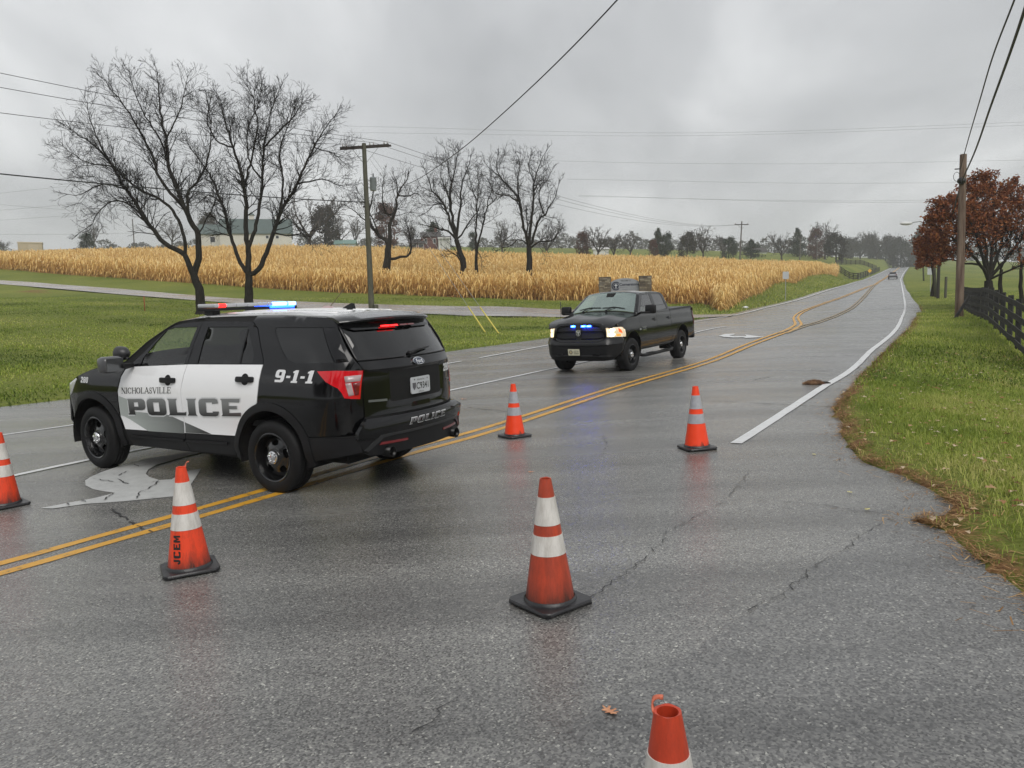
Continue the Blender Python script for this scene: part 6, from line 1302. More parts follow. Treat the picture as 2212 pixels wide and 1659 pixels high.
FT('round_tree', PR, 'reddish oak behind the gnarled field tree', 836, 440, 536, 210, .85); FT('bare_tree', PB[2], 'hazy bare tree left of the brick house', 888, 478, 538, 240, 1.1)
FT('evergreen_tree', PE[0], 'dark pine above the brick house roof', 938, 478, 540, 235, 1.2); FT('evergreen_tree', PE[1], 'rounded dark evergreen right of the white portico', 1022, 500, 544, 215, .8); FT('bare_tree', PB[0], 'bare tree right of the white portico', 1085, 470, 546, 230, .9)
FT('bare_tree', PB[1], 'bare tree right of the rightmost field tree', 1181, 478, 550, 190, .95); FT('round_tree', PR, 'rust-brown tree at the end of the corn crest', 1259, 500, 550, 190, .95); FT('bare_tree', PB[0], 'tall bare tree behind the white shed', 1292, 483, 552, 185, 1.0)
FT('bare_tree', PB[2], 'short bare tree right of the white shed', 1326, 500, 552, 190, 1.0); FT('bare_tree', PB[1], 'hazy bare tree left of the dark pines', 1362, 496, 553, 230, 1.15)
FT('evergreen_tree', PE[0], 'tallest dark pine beyond the corn', 1421, 492, 556, 230, 1.0); FT('evergreen_tree', PE[1], 'rounded dark evergreen beside the tallest pine', 1440, 503, 556, 235, .9); FT('round_tree', PR, 'small red tree in front of the dark pines', 1411, 517, 555, 215, .75)
FT('round_tree', PG, 'dark bushy tree with bare tops beyond the corn', 1484, 498, 558, 225, 1.05); FT('bare_tree', PB[0], 'spreading bare tree over the dark bushes beyond the corn', 1519, 483, 560, 215, .85)
FT('bare_tree', PB[2], 'hazy bare tree left of the far crossarm pole', 1563, 502, 560, 280, 1.1); FT('evergreen_tree', PE[1], 'evergreen clump left of the far crossarm pole', 1574, 512, 561, 265, 1.2); FT('evergreen_tree', PE[0], 'evergreen clump just right of the far crossarm pole', 1622, 516, 561, 255, 1.5)
FT('bare_tree', PB[1], 'many-stemmed bare tree beyond the corn end', 1688, 499, 566, 240, 1.0); FT('evergreen_tree', PE[0], 'tall evergreen behind the many-stemmed bare tree', 1722, 492, 562, 300, 1.0); FT('round_tree', PR, 'pinkish tree topped with bare limbs', 1763, 494, 563, 280, .85); FT('bare_tree', PB[0], 'tall bare tree rising above the pinkish tree', 1782, 474, 563, 285, .8); FT('round_tree', PG, 'wide grey tree near the end of the corn', 1806, 500, 568, 255, 1.1)
for k, (u, vt, me, w) in enumerate([(1838, 512, PG, 1.2), (1858, 500, PB[1], 1.0), (1879, 505, PG, 1.0), (1893, 494, PB[2], 1.1), (1913, 508, PG, 1.0), (1930, 505, PB[0], 1.0), (1946, 510, PG, 1.0), (1963, 506, PB[1], .9), (1978, 503, PE[0], .9), (1995, 510, PG, 1.0)]):
    o = FT('roadside_tree', me, '%s hazy tree from the left in the wood where the road tops the hill' % ['first', 'second', 'third', 'fourth', 'fifth', 'sixth', 'seventh', 'eighth', 'ninth', 'tenth'][k], u, vt, 570, 430 + 12 * (k % 3), w, group='wood at the top of the road')
for k, (u, vt) in enumerate([(1985, 489), (2003, 491), (1822, 515)]): FT('pine_tree', PE[0], 'faint tall pine above the hilltop wood, %s' % ['middle one of three', 'rightmost of three', 'leftmost of three'][k], u, vt, 566, 520, .55, group='faint pines at the hilltop')
# woods that read as one mass: the far skyline, and the trees along the side street behind the photographer (seen only in the bodywork)
def woods(name, spots, label, seed, m, size, dens):
    R_ = np.random.default_rng(seed); P = []
    for (x, y, z, r, h) in spots:
        n = dens; a = R_.uniform(0, 6.28, n); q = R_.uniform(0, 1, n) ** .5; hh = R_.uniform(.12, 1, n); k = np.sin(np.pi * np.clip(hh * .9 + .08, 0, 1)) ** .7 * r
        P.append(np.c_[x + k * q * np.cos(a), y + k * q * np.sin(a), z + h * hh * R_.uniform(.85, 1.0, n)])
    P = np.vstack(P); V, F, tone = leaf_cloud(P, len(P), .1, size, seed, .6); o = mesh_np(name, V, F, m, kind='stuff'); set_tone(o, tone); return tag(o, label, 'woods')
R_ = np.random.default_rng(5); sp = []
for u in np.arange(-300, 2500, 16):
    d = 480 + R_.uniform(-30, 60); q = at(u, 553, d); sp.append((q[0], q[1], h1(q[0], q[1]), R_.uniform(4, 8), R_.uniform(7, 13) * (1 if u > 1200 else .7)))
woods('far_woods', sp, 'grey band of far woods along the skyline', 6, GREYG, .55, 420)
sp = [(x + R_.uniform(-2, 2), -24 - abs(x) * .15 + R_.uniform(-5, 3), -.5, R_.uniform(3.5, 5.5), R_.uniform(12, 17)) for x in np.arange(-70, 60, 4.5)]
woods('side_street_woods', sp, 'trees along the side street, mirrored in the parked vehicles', 8, attr_mat('dark_leaves', [(.010, .012, .008), (.022, .024, .016), (.035, .034, .024)], None, .9, .05, 0), .38, 900)

# ------------------------------------------------------------------ corn
def corn_plants():
    R_ = np.random.default_rng(9); C = np.array(CORN); mn, mx = C.min(0), C.max(0); pts = []
    front = np.array(CORN[:9] ); right = np.array(CORN[21:] + CORN[:1])
    def inside_pts(n): q = R_.uniform(mn, mx, (n, 2)); return q[inside(q, CORN)]
    Q = inside_pts(92000); dF = np.minimum(dist_poly(Q, [tuple(a) for a in front]), dist_poly(Q, [tuple(a) for a in right]))
    keep = R_.uniform(0, 1, len(Q)) < np.interp(dF, [0, 4, 12, 40, 90], [1, 1, .8, .55, .5]); Q = Q[keep]; dF = dF[keep]
    E = []
    for L in (front, right):       # thick first rows
        D = densify([tuple(a) for a in L], .12, False); D = np.array(D); nrm = np.gradient(D, axis=0); nrm = np.c_[-nrm[:, 1], nrm[:, 0]]; nrm /= np.linalg.norm(nrm, axis=1)[:, None]
        tst = inside(D + nrm * 1.0, CORN).mean() > .5
        for row in range(7):
            off = (.1 + row * .55) * (1 if tst else -1); k = R_.uniform(0, 1, len(D)) < .62; E.append((D + nrm * off + R_.normal(0, .10, D.shape))[k])
    E = np.vstack(E); E = E[inside(E, CORN)]; Q = np.vstack([Q, E])
    return Q
CP = corn_plants()
def corn_mesh(P):
    R_ = np.random.default_rng(10); n = len(P); z = hz(P[:, 0], P[:, 1]); H = R_.uniform(1.6, 2.15, n) * (1 + .10 * np.sin(P[:, 0] * .23) * np.sin(P[:, 1] * .31)); base = np.c_[P, z]
    lean = R_.normal(0, .10, (n, 2)); lean[:, 0] += .06; VV = []; FF = []; TT = []; b = 0
    tone_p = R_.uniform(.25, .85, n)
    def add(V, k, tone):   # V (n, 2k verts) strip of k-1 quads
        nonlocal b
        m = len(V); ids = b + np.arange(m * 2 * k).reshape(m, k, 2); F = np.stack([ids[:, :-1, 0], ids[:, :-1, 1], ids[:, 1:, 1], ids[:, 1:, 0]], -1).reshape(-1, 4)
        VV.append(V.reshape(-1, 3)); FF.append(F); TT.append(np.repeat(tone, k - 1)); b += m * 2 * k
    # stalk: one narrow strip turned at random
    a = R_.uniform(0, np.pi, n); w = .028; side = np.c_[np.cos(a), np.sin(a), np.zeros(n)] * w; top = base + np.c_[lean * H[:, None], H]
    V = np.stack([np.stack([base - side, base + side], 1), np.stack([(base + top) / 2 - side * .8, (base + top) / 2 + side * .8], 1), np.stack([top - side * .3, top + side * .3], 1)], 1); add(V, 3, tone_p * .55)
    for k in range(6):
        hh = (.16 + .15 * k + R_.uniform(-.05, .05, n)) * H; a = R_.uniform(0, 2 * np.pi, n); o = base + np.c_[lean * hh[:, None], hh]; d = np.c_[np.cos(a), np.sin(a)]; L = R_.uniform(.35, .75, n) * (1.0 if k < 4 else .8); w = R_.uniform(.03, .055, n)[:, None]
        s = np.c_[-d[:, 1], d[:, 0], np.zeros(n)] * w; up = R_.uniform(.02, .30, n) * (1.2 if k > 2 else .5)
        p1 = o + np.c_[d * (L * .45)[:, None], up]; p2 = o + np.c_[d * (L * .8)[:, None], up * .4 - L * .25]; p3 = o + np.c_[d * (L * .95)[:, None], -L * R_.uniform(.4, .95, n)]
        V = np.stack([np.stack([o - s * .6, o + s * .6], 1), np.stack([p1 - s, p1 + s], 1), np.stack([p2 - s * .8, p2 + s * .8], 1), np.stack([p3 - s * .15, p3 + s * .15], 1)], 1)
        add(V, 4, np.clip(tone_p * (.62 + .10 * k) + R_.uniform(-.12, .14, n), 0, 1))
    return np.vstack(VV), np.vstack(FF), np.concatenate(TT)
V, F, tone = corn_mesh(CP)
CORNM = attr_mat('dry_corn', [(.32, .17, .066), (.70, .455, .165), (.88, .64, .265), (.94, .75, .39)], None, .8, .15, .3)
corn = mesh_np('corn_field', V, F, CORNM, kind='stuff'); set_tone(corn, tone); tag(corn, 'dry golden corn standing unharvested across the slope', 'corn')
# ------------------------------------------------------------------ poles and wires
POLE = mat('weathered_pole', (.06, .06, .045), .9, col2=(.135, .13, .10), vscale=2, stretch=(9, 9, .4), bump=.3, bscale=18, spec=.1)
POLE_R = mat('creosote_pole', (.05, .024, .017), .85, col2=(.22, .17, .13), vscale=1.4, stretch=(4.5, 4.5, .10), bump=.3, bscale=18, spec=.1); ARM = mat('dark_crossarm', (.03, .022, .018), .9, var=.3, vscale=6)
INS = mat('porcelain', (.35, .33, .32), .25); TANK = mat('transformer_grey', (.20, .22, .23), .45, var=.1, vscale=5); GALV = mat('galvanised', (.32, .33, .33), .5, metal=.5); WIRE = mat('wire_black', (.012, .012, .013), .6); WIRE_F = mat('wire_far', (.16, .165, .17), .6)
def px_h(u, v, d): return at(u, v, d)
def pole_thing(name, label, u0, v0, u1, v1, d, r0, r1, m, group=None):
    b = at(u0, v0, d); g = h1(b[0], b[1]); tp = at(u1, v1, d); root = np.array([b[0], b[1], g]); t = thing(name, label, 'pole', tuple(root), group=group)
    q = MB(); q.tube([(0, 0, -.3), tuple((tp - root) * .5), tuple(tp - root)], [r0, (r0 + r1) / 2, r1], 14); q.build('shaft', m, t, True, auto=60); return t, root, tp - root
D0 = 50.
t, root, top = pole_thing('utility_pole', 'tall weathered utility pole with crossarm and grey transformer behind the SUV roof', 803, 672, 786, 310, D0, .19, .135, POLE, 'utility poles')
axv = np.array([.857, -.515, 0]); L0 = at(735, 322, D0) - root; L1 = at(840, 315, D0) - root
arm0 = at(735, 321, D0 - .9) - root; arm1 = at(840, 314, D0 + .9) - root
q = MB(); q.beam(arm0, arm1, .11, .19); q.build('crossarm', ARM, t)
q = MB(); q.beam(arm0 + np.array([.12, .1, 0]), arm1 + np.array([.12, .1, 0]), .09, .12); q.build('crossarm', ARM, t)
for k in (.22, .80):
    pm = arm0 + (arm1 - arm0) * k; q = MB(); q.beam(pm, (top[0] * .97 + .0, top[1], top[2] - 1.35), .03, .03); q.build('brace', GALV, t)
ins_p = []
for k in (.05, .12, .60, .68, .90, .97):
    p = arm0 + (arm1 - arm0) * k; q = MB(); q.lathe([(.02, .06), (.02, .12), (.06, .13), (.055, .17), (.03, .19), (.045, .23), (.02, .27), (.001, .28)], 10, c=tuple(p)); q.build('insulator', INS, t, True); ins_p.append(p + np.array([0, 0, .24]))
tk = at(806, 398, D0) - root
q = MB(); q.lathe([(.001, -.42), (.19, -.41), (.205, -.38), (.205, .36), (.215, .38), (.20, .42), (.12, .47), (.001, .48)], 20, c=tuple(tk)); tr = q.build('transformer', TANK, t, True, auto=40)
q = MB(); q.lathe([(.03, .45), (.055, .50), (.04, .55), (.055, .60), (.04, .65), (.02, .72), (.001, .73)], 10, c=(tk[0] + .03, tk[1], tk[2])); q.build('bushing', mat('bushing_grey', (.15, .16, .17), .3), tr, True)
q = MB()
for dz in (.22, -.22): q.beam((tk[0] - .35, tk[1], tk[2] + dz), (tk[0] - .15, tk[1], tk[2] + dz), .06, .05)
q.build('bracket', GALV, tr)
for vv in (437, 447): q = MB(); pp = at(792, vv, D0) - root; q.box(tuple(pp + np.array([-.15, -.1, 0])), (.16, .10, .10)); q.build('clamp', ARM, t)
q = MB(); pp = at(790, 461, D0) - root; p2 = at(775, 463, D0) - root; q.tube([tuple(pp), tuple((pp + p2) / 2 + np.array([0, 0, .05])), tuple(p2)], .025, 6); q.ico(tuple(p2), .12, 1, (1.3, .8, .5)); q.build('yard_lamp', GALV, t)
b = ground_at(811, 676); b = at(812, 676, D0 - .1); q = MB(); q.tube([(0, 0, -.2), (0.01, 0, .62)], .17, 12); o = q.build('post_stub', POLE, None, True, auto=50); o.location = (b[0], b[1], h1(b[0], b[1])); tag(o, 'short cut-off wooden stub beside the foot of the utility pole', 'post')
# guy wires with yellow guards
for k, (u0, v0, u1, v1, u2, v2, lb) in enumerate([(1049, 719, 1014, 665, 800, 345, 'steel guy wire with yellow guard, nearer the utility pole'), (1078, 721, 1034, 665, 803, 335, 'steel guy wire with yellow guard, nearer the pickup')]):
    g = ground_at(u0, v0); b = at(u2, v2, D0); t2 = thing('guy_wire', lb, 'guy wire', tuple(g), group='guy wires of the utility pole')
    g_ = np.zeros(3); bb = b - g; q = MB(); q.tube([(0, 0, 0), tuple(bb)], .011, 5); q.build('cable', GALV, t2)
    dd = bb / np.linalg.norm(bb); q = MB(); q.tube([tuple(dd * -.05), tuple(dd * 2.3)], .034, 8); q.build('guard', mat('guard_yellow', (.62, .52, .10), .5, var=.1), t2, True)
# other poles
tR, rootR, topR = pole_thing('utility_pole', 'bare reddish-brown pole standing on the right verge by the fence', 2071, 707, 2081, 334, 38, .20, .155, POLE_R, 'utility poles')
pa = at(2077, 392, 38) - rootR; q = MB(); q.ico(tuple(pa + np.array([-.12, -.2, 0])), .20, 2, (1, 1, .9)); q.build('splice_case', mat('splice_black', (.012, .012, .012), .5), tR, True)
q = MB(); p3 = at(2067, 372, 38) - rootR; q.tube([tuple(p3 + np.array([.16 * math.cos(a), 0, -.22 + .22 * math.sin(a)])) for a in np.linspace(0, 5.2, 14)], .012, 5); q.beam(tuple(p3 + np.array([-.1, 0, .15])), tuple(p3 + np.array([.4, 0, .17])), .05, .05); q.build('cable_loop', WIRE, tR)
def small_pole(label, u0, v0, u1, v1, d, arm=None, r=.16):
    t, root, top = pole_thing('utility_pole', label, u0, v0, u1, v1, d, r, r * .75, mat('far_pole', (.10, .09, .085), .9), 'utility poles')
    if arm:
        a0 = at(arm[0], arm[2], d) - root; a1 = at(arm[1], arm[2], d) - root; q = MB(); q.beam(a0, a1, .14, .16); q.build('crossarm', ARM, t)
        for k in (.06, .94): p = a0 + (a1 - a0) * k; q = MB(); q.lathe([(.04, .05), (.10, .12), (.04, .35)], 6, c=tuple(p)); q.build('insulator', INS, t)
        for k in (.2, .8): p = a0 + (a1 - a0) * k; q = MB(); q.beam(p, (top[0], top[1], p[2] - 1.0), .06, .06); q.build('brace', GALV, t)
    return root + top
DP = 165.
small_pole('dark crossarm pole rising from the far corn on the right', 1597, 569, 1602.5, 478, DP, (1587, 1617, 485))
small_pole('thin crossarm pole beyond the corn end, first of three', 1727, 566, 1730, 512, 235, (1720, 1740, 512.5)); small_pole('thin crossarm pole beyond the corn end, second of three', 1764, 566, 1766, 518, 275, (1757, 1775, 519)); small_pole('thin crossarm pole beyond the corn end, third of three', 1827, 574, 1830, 522, 330, (1822, 1837, 522.5))
small_pole('short pole on the left crest above the board fence', 290, 528, 286, 473, 205); small_pole('pale pole by the crest barn', 695, 528, 688, 478, 170, None, .09)
for u0, v0, lb in [(2026, 644, 'dark utility post on the verge in front of the smaller rust tree'), (2042, 643, 'grey post on the verge right of the dark post')]:
    d = 68; b = at(u0, v0, d); g = h1(b[0], b[1]); hh = 5.6 if u0 < 2030 else 1.9; q = MB(); q.tube([(0, 0, -.2), (.03, 0, hh)], .13 if u0 < 2030 else .11, 10); o = q.build('wooden_post', mat('post_dark', (.03, .026, .022), .9) if u0 < 2030 else POLE, None, True, auto=60); o.location = (b[0], b[1], g); tag(o, lb, 'post')
def wire(label, pts, r=.013, m=None, group='overhead wires', sag=None):
    P = np.array([at(*q) for q in pts]); Q = _catmull(P, 8) if len(P) > 2 else P; q = MB(); q.tube([tuple(a) for a in Q], r, 5); o = q.build('overhead_wire', m or WIRE); return tag(o, label, 'wire', group)
def span(label, A, B, sag, r=.012, m=None, group='overhead wires'):
    P = [A + (B - A) * k - np.array([0, 0, sag * 4 * k * (1 - k)]) for k in np.linspace(0, 1, 22)]; q = MB(); q.tube([tuple(a) for a in P], r, 5); return tag(q.build('overhead_wire', m or WIRE), label, 'wire', group)
# three line conductors: left pole out of frame <- crossarm -> far pole
for k, (i, ul, vl, lb) in enumerate([(1, 0, 233, 'lowest of the three wires'), (3, 0, 178, 'middle one of the three wires'), (5, 0, 147, 'topmost of the three wires')]):
    A = root + 0; A = np.array(at(786, 310, D0)); A = ins_p[i] + np.array([bz for bz in (at(803, 672, D0)[0], at(803, 672, D0)[1], h1(at(803, 672, D0)[0], at(803, 672, D0)[1]))])
    B = at(ul, vl, 31.0); B2 = A + (B - A) * 1.35 + np.array([0, 0, .1]); span('%s running left from the utility pole crossarm' % lb, A, B2, .35, .013)
    far = at(1587 + k * 15, 484, DP); span('%s running from the utility pole to the far crossarm pole' % lb, A, far, 2.2, .013)
A = at(793, 437, D0); span('thick cable running left from below the transformer', A, A + (at(0, 365, 31) - A) * 1.35, .25, .028); span('thin cable from below the transformer towards the far crossarm pole', A, at(1600, 512, DP), 2.6, .014)
wire('twisted service wire rising from the utility pole to the top of the picture', [(796, 427, 49.8), (840, 412, 40), (901, 388, 31), (985, 331, 23.6), (1054, 274, 19.4), (1200, 138, 14.6), (1333, 0, 12), (1500, -190, 9.8)], .012)
P1 = at(2077, 392, 38); P2 = at(2212, 28, 14.2)
wire('thick black cable hanging from the right verge pole towards the camera', [(2077, 392, 37.7), (2108, 322, 29), (2140, 230, 22.5), (2178, 125, 17.4), (2212, 25, 14.2), (2262, -140, 11)], .03); wire('thinner black wire above the thick cable at the right pole', [(2074, 366, 37.7), (2092, 300, 29), (2117, 215, 22.5), (2146, 118, 18), (2195, -10, 14), (2250, -160, 11)], .018)
wire('drooping cable beyond the right verge pole into the autumn tree', [(2077, 394, 37.8), (2068, 425, 42), (2060, 455, 47), (2048, 490, 54), (2036, 540, 66)], .04)
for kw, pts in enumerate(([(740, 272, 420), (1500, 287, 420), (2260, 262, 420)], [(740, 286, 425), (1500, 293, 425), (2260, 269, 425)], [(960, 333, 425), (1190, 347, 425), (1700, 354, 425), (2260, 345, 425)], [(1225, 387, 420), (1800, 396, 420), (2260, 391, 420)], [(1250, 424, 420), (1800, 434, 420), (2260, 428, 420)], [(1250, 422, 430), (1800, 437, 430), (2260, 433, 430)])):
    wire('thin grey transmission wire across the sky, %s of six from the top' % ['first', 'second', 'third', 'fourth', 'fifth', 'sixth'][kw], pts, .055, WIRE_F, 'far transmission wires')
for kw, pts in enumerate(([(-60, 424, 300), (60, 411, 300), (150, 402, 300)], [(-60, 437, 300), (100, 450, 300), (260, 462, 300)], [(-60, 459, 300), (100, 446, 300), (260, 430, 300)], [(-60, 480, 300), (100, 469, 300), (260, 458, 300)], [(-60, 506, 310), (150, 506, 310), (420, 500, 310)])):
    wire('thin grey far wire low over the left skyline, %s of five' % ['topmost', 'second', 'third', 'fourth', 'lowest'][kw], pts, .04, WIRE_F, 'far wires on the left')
# street lights reaching over the verge
def street_light(label, u0, v0, hu, hv, eu, ev, d):
    b = at(u0, v0, d); g = h1(b[0], b[1]); root = np.array([b[0], b[1], g]); hd = at(hu, hv, d) - root; en = at(eu, ev, d) - root; t = thing('street_light', label, 'street light', tuple(root), group='street lights on the right')
    q = MB(); q.tube([(0, 0, -.2), (en[0], en[1], en[2] + .4)], [.13, .09], 10); q.build('pole', POLE, t, True); q = MB(); mid = (hd + en) / 2 + np.array([0, 0, .28]); q.tube([tuple(en), tuple(mid), tuple(hd)], .045, 8); q.build('arm', GALV, t, True)
    q = MB(); q.ico(tuple(hd + np.array([-.1, 0, -.02])), .55, 2, (1.1, .45, .32)); q.build('lamp_head', mat('lamp_head', (.62, .63, .62), .4), t, True)
street_light('grey street light arm reaching left over the verge, nearer one', 2022, 640, 1960, 482, 2013, 488, 70); street_light('small street light arm half hidden by the rust tree, further one', 1996, 585, 1978, 530, 1992, 529, 125)

# ------------------------------------------------------------------ church sign with stone pillars
DS = 53.
c = at(1350, 640, DS); g = h1(c[0], c[1]); sroot = np.array([c[0], c[1], g]); k = DS / 1662
SIGN = thing('monument_sign', 'grey arched church welcome sign between two stacked-stone pillars behind the pickup', 'sign', tuple(sroot), (0, 0, R(-8)))
ztop = at(1350, 601, DS)[2] - g; zp = at(1300, 599.5, DS)[2] - g; xs = lambda u: (u - 1350) * k
R_s = random.Random(4)
STM = [mat('ledge_stone_%d' % i, c_, .9, var=.22, vscale=5, bump=.4, bscale=20) for i, c_ in enumerate([(.20, .165, .115), (.13, .105, .075), (.27, .235, .175), (.16, .14, .11), (.09, .072, .055)])]
for (ua, ub) in ((1295.5, 1319.5), (1381, 1405.5)):
    xa, xb = xs(ua), xs(ub); dpt = xb - xa
    q = MB(); q.box(((xa + xb) / 2, 0, zp / 2 - .03), (dpt - .06, dpt - .06, zp - .06)); pil = q.build('stone_pillar', STM[4], SIGN)
    z = 0; row = 0
    while z < zp - .12:
        hh = R_s.uniform(.07, .13); 
        for face in range(4):
            x = -dpt / 2
            while x < dpt / 2 - .02:
                w = min(R_s.uniform(.16, .40), dpt / 2 - x); pr = R_s.uniform(.0, .03); cx_ = x + w / 2
                if face == 0: cc = ((xa + xb) / 2 + cx_, -dpt / 2 + .015 - pr / 2, z + hh / 2); dd = (w - .012, .07 + pr, hh - .012)
                elif face == 1: cc = (xb - .015 + pr / 2, cx_, z + hh / 2); dd = (.07 + pr, w - .012, hh - .012)
                elif face == 2: cc = (xa + .015 - pr / 2, cx_, z + hh / 2); dd = (.07 + pr, w - .012, hh - .012)
                else: x += w; continue
                q = MB(); q.box(cc, dd); q.build('stone', STM[R_s.randrange(5)], pil); x += w
        z += hh; row += 1
    q = MB(); q.box(((xa + xb) / 2, 0, zp - .03), (dpt + .08, dpt + .08, .10)); q.build('cap_stone', STM[4], pil, bevel=.01)
def sfn(a, b, o): return (a, 0 * a - .07 - o, b)
SG = mat('sign_grey', (.27, .28, .30), .5, var=.05, vscale=3)
w2 = (xs(1381) - xs(1319)) / 2; x0 = (xs(1319) + xs(1381)) / 2; zs = at(1350, 613, DS)[2] - g
panel = [(x0 - w2, .35), (x0 + w2, .35), (x0 + w2, zs)] + [(x0 + w2 * math.cos(a), zs + (ztop - zs) * math.sin(a)) for a in np.linspace(.25, math.pi - .25, 18)] + [(x0 - w2, zs)]
q = MB(); patch(q, panel, sfn, h=.3, skirt=.14); pnl = q.build('sign_panel', SG, SIGN)
zz = lambda v: at(1350, v, DS)[2] - g
SB = mat('sign_navy', (.012, .016, .035), .4)
font_text('lettering', 'WELCOME TO', xs(1341), xs(1362.5) - xs(1341), zz(608.0), .10, sfn, mat('sign_dark', (.05, .05, .055), .5), pnl, .006, bold=.02)
font_text('lettering', 'Cornerstone', xs(1338.3), xs(1380.5) - xs(1338.3), zz(617.6), .20, sfn, SB, pnl, .006, bold=.03)
font_text('lettering', 'Baptist Church', xs(1339), xs(1380.5) - xs(1339), zz(622.5), .11, sfn, mat('sign_mid_grey', (.20, .20, .21), .5), pnl, .006, bold=.01)
font_text('lettering', 'Everyone Welcome', xs(1344), xs(1373) - xs(1344), zz(626.3), .07, sfn, mat('sign_dark', (0, 0, 0)), pnl, .006)
cxl, czl, rl = xs(1331), zz(617.5), .30
q = MB(); ang = np.linspace(R(40), R(320), 28); patch(q, [(cxl + rl * math.cos(a), czl + rl * math.sin(a)) for a in ang] + [(cxl + (rl - .075) * math.cos(a), czl + (rl - .075) * math.sin(a)) for a in ang[::-1]], lambda a, b, o: sfn(a, b, o + .006), h=.1); q.build('emblem_ring', SB, pnl)
q = MB(); patch(q, [(cxl + .195 * math.cos(a), czl + .195 * math.sin(a)) for a in np.linspace(0, 2 * math.pi, 26, endpoint=False)], lambda a, b, o: sfn(a, b, o + .006), h=.1); em_ = q.build('emblem_disc', SB, pnl)
q = MB(); patch(q, [(cxl - .025, czl - .17), (cxl + .025, czl - .17), (cxl + .025, czl + .03), (cxl + .11, czl + .03), (cxl + .11, czl + .08), (cxl + .025, czl + .08), (cxl + .025, czl + .16), (cxl - .025, czl + .16), (cxl - .025, czl + .08), (cxl - .11, czl + .08), (cxl - .11, czl + .03), (cxl - .025, czl + .03)], lambda a, b, o: sfn(a, b, o + .010), h=.1); q.build('cross', mat('sign_pale', (.62, .63, .65), .5), em_)

# ------------------------------------------------------------------ road signs, markers, litter
def road_sign(label, u0, v0, vt, d, w, h, m, diamond=False, ry=0):
    b = at(u0, v0, d); g = h1(b[0], b[1]); top = at(u0, vt, d)[2] - g; t = thing('road_sign', label, 'sign', (b[0], b[1], g), (0, 0, ry)); q = MB(); q.box((0, .02, top / 2 - .1), (.06, .03, top + .2)); q.build('post', GALV, t)
    q = MB()
    if diamond: q.add([(0, -.01, top - h), (w / 2, -.01, top - h / 2), (0, -.01, top), (-w / 2, -.01, top - h / 2), (0, -.02, top - h), (w / 2, -.02, top - h / 2), (0, -.02, top), (-w / 2, -.02, top - h / 2)], [(0, 1, 2, 3), (7, 6, 5, 4), (0, 4, 5, 1), (1, 5, 6, 2), (2, 6, 7, 3), (3, 7, 4, 0)])
    else: q.box((0, -.008, top - h / 2), (w, .012, h))
    q.build('plate', m, t, bevel=.004 if not diamond else 0)
    return t
road_sign('blank silver back of a road sign beside the corn', 1697, 640, 587, 78, .62, .74, mat('sign_back', (.45, .47, .48), .4, metal=.2)); road_sign('small yellow warning sign by the road near the hilltop', 1878.5, 598, 580.5, 185, 1.0, 1.0, mat('sign_yellow', (.70, .38, .02), .5), True)
road_sign('grey sign back on the verge under the smaller rust tree', 2010, 623, 577, 82, .75, .8, mat('sign_back', (0, 0, 0)))
p = ground_at(1212, 680); q = MB(); q.tube([(0, 0, -.1), (-.02, 0, .85)], .028, 8); o = q.build('marker_stake', mat('stake_black', (.012, .012, .012), .5), None, True); o.location = (p[0], p[1], h1(p[0], p[1])); tag(o, 'thin black marker stake in the lawn left of the pickup', 'stake')
p = ground_at(313, 673); q = MB(); q.tube([(0, 0, -.1), (.0, 0, .95)], .028, 8); o = q.build('marker_stake', mat('stake_rust', (.30, .06, .02), .7), None, True); o.location = (p[0], p[1], h1(p[0], p[1])); tag(o, 'small orange-brown stake in the lawn above the SUV hood', 'stake')
p = ground_at(1610, 667); q = MB(); q.ico((0, 0, .08), .26, 2, (1, .7, .45)); me = q.build('litter_bag', mat('litter_white', (.75, .76, .76), .6), None, True)
for v_ in me.data.vertices: v_.co *= 1 + .25 * math.sin(v_.co.x * 23) * math.cos(v_.co.y * 31 + v_.co.z * 17)
me.location = (p[0], p[1], h1(p[0], p[1]) + .02); tag(me, 'crumpled white litter bag lying on the grass near the road edge', 'litter')
# run-over animal on the edge line: a flattened clump of fur
p = ground_at(1757, 830); root = np.array([p[0], p[1], h1(p[0], p[1])]); R_ = np.random.default_rng(12)
AN = thing('dead_animal', 'flattened brown furry dead animal lying at the white edge line', 'animal', tuple(root), (0, 0, R(8))); AN.scale = (.68, .8, .8)
bm = bmesh.new(); bmesh.ops.create_icosphere(bm, subdivisions=4, radius=1)
for v_ in bm.verts:
    x, y, z = v_.co; n_ = .12 * math.sin(x * 9 + 2) * math.cos(y * 7) + .10 * math.sin(y * 13 + x * 5); v_.co = (x * (.26 + .05 * n_) * (1 + .25 * math.sin(y * 3)), y * (.10 + .05 * n_) * (1.1 - .3 * x), max(-.005, z * .045 + .03 * (1 + n_ * 3) * (z > -.2)))
me = bpy.data.meshes.new('body'); bm.to_mesh(me); bm.free(); me.polygons.foreach_set('use_smooth', np.ones(len(me.polygons), bool)); me.materials.append(mat('animal_hide', (.13, .07, .035), .9, col2=(.30, .18, .10), vscale=14, bump=.6, bscale=60)); link('body', me, AN)
n = 6500; a = R_.uniform(0, 6.28, n); rr = R_.uniform(0, 1, n) ** .5; C = np.c_[.27 * rr * np.cos(a), .105 * rr * np.sin(a), .05 * (1 - rr ** 2) * (1 + .7 * np.sin(9 * np.cos(a) * rr) * np.sin(7 * np.sin(a) * rr)) + .008]; d = np.c_[R_.normal(.6, .6, n), R_.normal(0, .6, n), R_.uniform(.1, .9, n)]; d /= np.linalg.norm(d, axis=1)[:, None]; L_ = R_.uniform(.03, .085, (n, 1)); s = np.cross(d, R_.normal(0, 1, (n, 3))); s /= np.linalg.norm(s, axis=1)[:, None]
